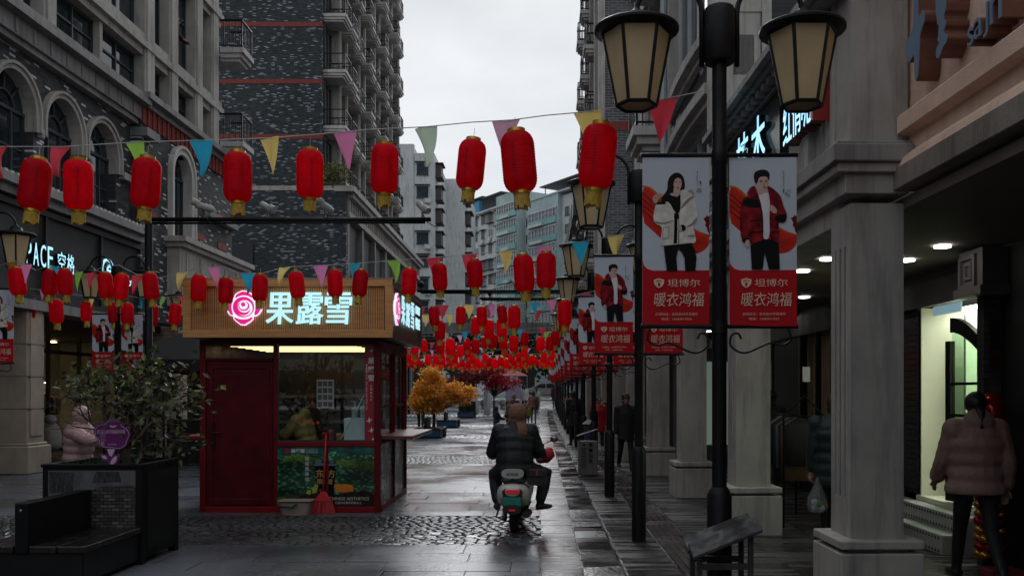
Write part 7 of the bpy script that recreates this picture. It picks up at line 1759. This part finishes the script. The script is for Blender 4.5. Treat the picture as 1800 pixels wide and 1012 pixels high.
# clothes rack with garments
CR=thing('clothes_rack','black clothes rack with dark garments outside the arcade shop','clothes rack',(3.2,11.0,0))
mb=MB(); mb.tube([(-.25,-.3,.0),(-.25,-.3,1.35),(0,-.3,1.6),(.25,-.3,1.35),(.25,-.3,0)],.014,8); mb.tube([(0,-.3,1.35),(0,.9,1.35)],.014,8); mb.tube([(-.25,-.3,1.35),(.25,-.3,1.35)],.01,6); mb.tube([(-.25,.9,0),(-.25,.9,1.35),(.25,.9,1.35),(.25,.9,0)],.014,8); mb.build('frame',black_m,CR,smooth=True)
gcols=[(.02,.02,.02),(.20,.12,.07),(.03,.03,.035),(.16,.16,.16),(.012,.035,.03),(.02,.02,.03),(.25,.2,.15),(.03,.012,.012)]
for i,c in enumerate(gcols):
    y=-.2+i*.13; mb=MB(); h=rnd.uniform(.55,.85); mb.tube([(0,y,1.33),(-.02,y,1.22),(-.02,y,1.3-h)],[(.05,.02),(.2,.035),(.19,.05)],10)
    q=mb.build('garment',M('garment_%d'%i,c,.8,var=.2,vs=9,bump=.3,bs=20),CR,smooth=True)
TG=MB(); TG.box(-.045,.045,-.003,.003,-.09,.09); small('price_card','white price card clipped on the clothes rack','card',TG,M('paper_white'),(3.22,10.68,1.86))
# mannequins and clothes rail across the street
mann=M('mannequin_cream',(.45,.36,.27),.5)
for i,(y,c) in enumerate(((24.4,(.26,.21,.12)),(25.1,(.16,.12,.08)))):
    t=thing('mannequin','%s'%('faceless mannequin in a long khaki coat beside the stone column','second mannequin behind the khaki one in brown coat')[i],'mannequin',(-14.55,y,.06),R(90))
    J=stand(1.78); k=1.78; mb=MB()
    for s in 'LR': mb.tube([J['hip'+s],J['knee'+s],J['ankle'+s]],[.085,.06,.04],8)
    mb.tube([J['pelvis'],J['waist'],J['chest'],J['neck']],[(.14,.1),(.12,.09),(.16,.11),(.05,.05)],12); mb.tube([J['neck'],J['head']],[.045,.045],8); mb.ball(J['head']+Vector((0,0,.02)),(.075,.09,.115))
    mb.build('figure',mann,t,smooth=True)
    mb=MB(); mb.tube([(0,0,.35),(0,0,.9),(0,0,1.1),(0,0,1.38),(0,0,1.5)],[(.24,.19),(.19,.15),(.17,.14),(.21,.15),(.08,.08)],14)
    for s in 'LR': mb.tube([J['sh'+s],J['el'+s],J['wr'+s]],[.07,.06,.05],8)
    mb.build('coat',M('mannequin_coat_%d'%i,c,.8,var=.2,vs=9),t,smooth=True)
CL=thing('clothes_rail','wall rail of cream and brown clothes in the lit shop','clothes rail',(-15.7,27.4,.06))
mb=MB(); mb.tube([(0,-1.0,1.5),(0,1.2,1.5)],.014,8); mb.build('rail',black_m,CL)
for i in range(15):
    y=-.95+i*.145; mb=MB(); mb.tube([(0,y,1.48),(0,y,1.4),(.02,y,.95+rnd.uniform(-.1,.1))],[(.03,.03),(.2,.035),(.19,.05)],8); mb.build('garment',M('shop_garment_%d'%(i%4),[(.42,.36,.28),(.22,.13,.08),(.35,.28,.2),(.10,.06,.05)][i%4],.8),CL,smooth=True)
mb=MB(); mb.box(-2.2,0,-.8,1.3,0,.008); small('red_mat','red door mat in front of the clothes shop','mat',mb,M('red_carpet',(.20,.012,.02),.9,bump=.4,bs=60),(-9.0,20.6,.006))
# small red lantern pillar in the arcade, box sign
RL=thing('stacked_lantern_column','vertical stack of small red lanterns in the arcade','lanterns',(2.32,22.6,1.0))
for i in range(5):
    mb=MB(); mb.ball((0,0,.12+i*.2),(.10,.10,.095),14,9); mb.build('lantern_ball',M('bright_red_paper',(.6,.015,.012),.5,trans=.3),RL,smooth=True)
mb=MB(); mb.cyl((0,0,-1.0),(0,0,1.25),.01,n=6); mb.build('pole',black_m,RL)
# mauve notice boxes and red tent far down
mb=MB(); mb.box(-.6,.6,-.3,.3,0,1.5); mb.box(-.65,.65,-.35,.35,1.5,1.6); small('notice_cabinet','mauve notice cabinet standing behind the far walkers','cabinet',mb,M('mauve_panel',(.30,.28,.38),.6),(-2.0,66,GZ(66)),bevel=.02)
RTt=thing('red_tent','red and white tent roof beyond the notice cabinet','tent',(-2.6,74,GZ(74)))
mb=MB(); mb.add([(-1.6,-1.2,2.1),(1.6,-1.2,2.1),(1.6,1.2,2.1),(-1.6,1.2,2.1),(0,0,2.9)],[(0,1,4),(1,2,4),(2,3,4),(3,0,4)]); mb.build('roof',redc,RTt)
for x in (-1.5,1.5): mb=MB(); mb.cyl((x,-1.1,0),(x,-1.1,2.1),.03,n=6); mb.build('post',wh_frm,RTt)
# white car crossing at the end
CA=thing('parked_car','white hatchback car crossing at the far end of the street','car',(.35,79,GZ(79)))
wpt=M('white_car_paint',(.55,.56,.57),.25,var=.03,coat=.5)
side=[(-2.1,.35),(-2.15,.7),(-1.9,.95),(-1.2,1.02),(-.5,1.42),(.7,1.48),(1.5,1.2),(2.0,1.0),(2.12,.6),(2.05,.35)]
mb=MB(); mb.fpoly(Frame((0,0,0),(1,0,0),(0,-1,0)),side,-.82,.82,back=True); mb.build('body',wpt,CA,bevel=.08,seg=3,smooth=40)
mb=MB(); mb.fpoly(Frame((0,0,0),(1,0,0),(0,-1,0)),[(-1.05,1.02),(-.45,1.36),(.1,1.4),(.1,1.0)],.80,.826); mb.build('window',gls2,CA); mb=MB(); mb.fpoly(Frame((0,0,0),(1,0,0),(0,-1,0)),[(.18,1.0),(.18,1.4),(.7,1.41),(1.4,1.15),(1.4,1.02)],.80,.826); mb.build('window',gls2,CA)
for x in (-1.3,1.35):
    for y in (-.78,.78):
        mb=MB(); torus(mb,(0,0,0),.24,.09,20,8); mb.v=[(x+b,y+a,.33+c) for a,b,c in mb.v]; w_=mb.build('wheel',tyre,CA,smooth=True); q=MB(); q.cyl((x,y-.06,.33),(x,y+.06,.33),.17); q.build('rim',chrome,w_)
mb=MB(); mb.box(2.0,2.1,-.8,-.5,.7,.85); mb.build('headlight',wh_frm,CA); mb=MB(); mb.box(-2.16,-2.05,-.8,-.5,.75,.9); mb.build('tail_light',M('tail_light_red'),CA)
# potted plant and tarp on the podium roof
t=thing('roof_shrub','small green-and-yellow shrub on the podium roof edge','shrub',(-11.3,47.9,12.75))
mb=MB(); tips=[]; branches(mb,(0,0,0),(0,0,1),.4,.03,2,r,tips,.5,3,.1); mb.build('trunk',bark,t); mb=MB(); leaf_cloud(mb,tips,700,.2,.3,r,3); mb.build('crown',[lf[1],lf[2],M('leaf_yellow',(.22,.20,.04),.5)],t)
mb=MB(); mb.tube([(0,0,0),(.1,0,.5),(0,0,1.0)],[(.5,.3),(.45,.3),(.2,.15)],10); small('wrapped_bundle','grey tarpaulin bundle on the podium roof beside the shrub','bundle',mb,M('grey_tarp',(.30,.32,.34),.6,bump=.6,bs=8),(-12.6,48.0,12.75),smooth=True)
# person leaning at an upper window
t=person('person with a white cap leaning out of an upper window',-10.95,26.1,R(90),1.6,maroon,blackc,lean=.3,armL=(.2,.1,.5),armR=(.2,.1,.5),hat=('cap',M('white_cap',(.5,.5,.5),.7)),z=11.1)
bpy.data.scenes.remove(TS)
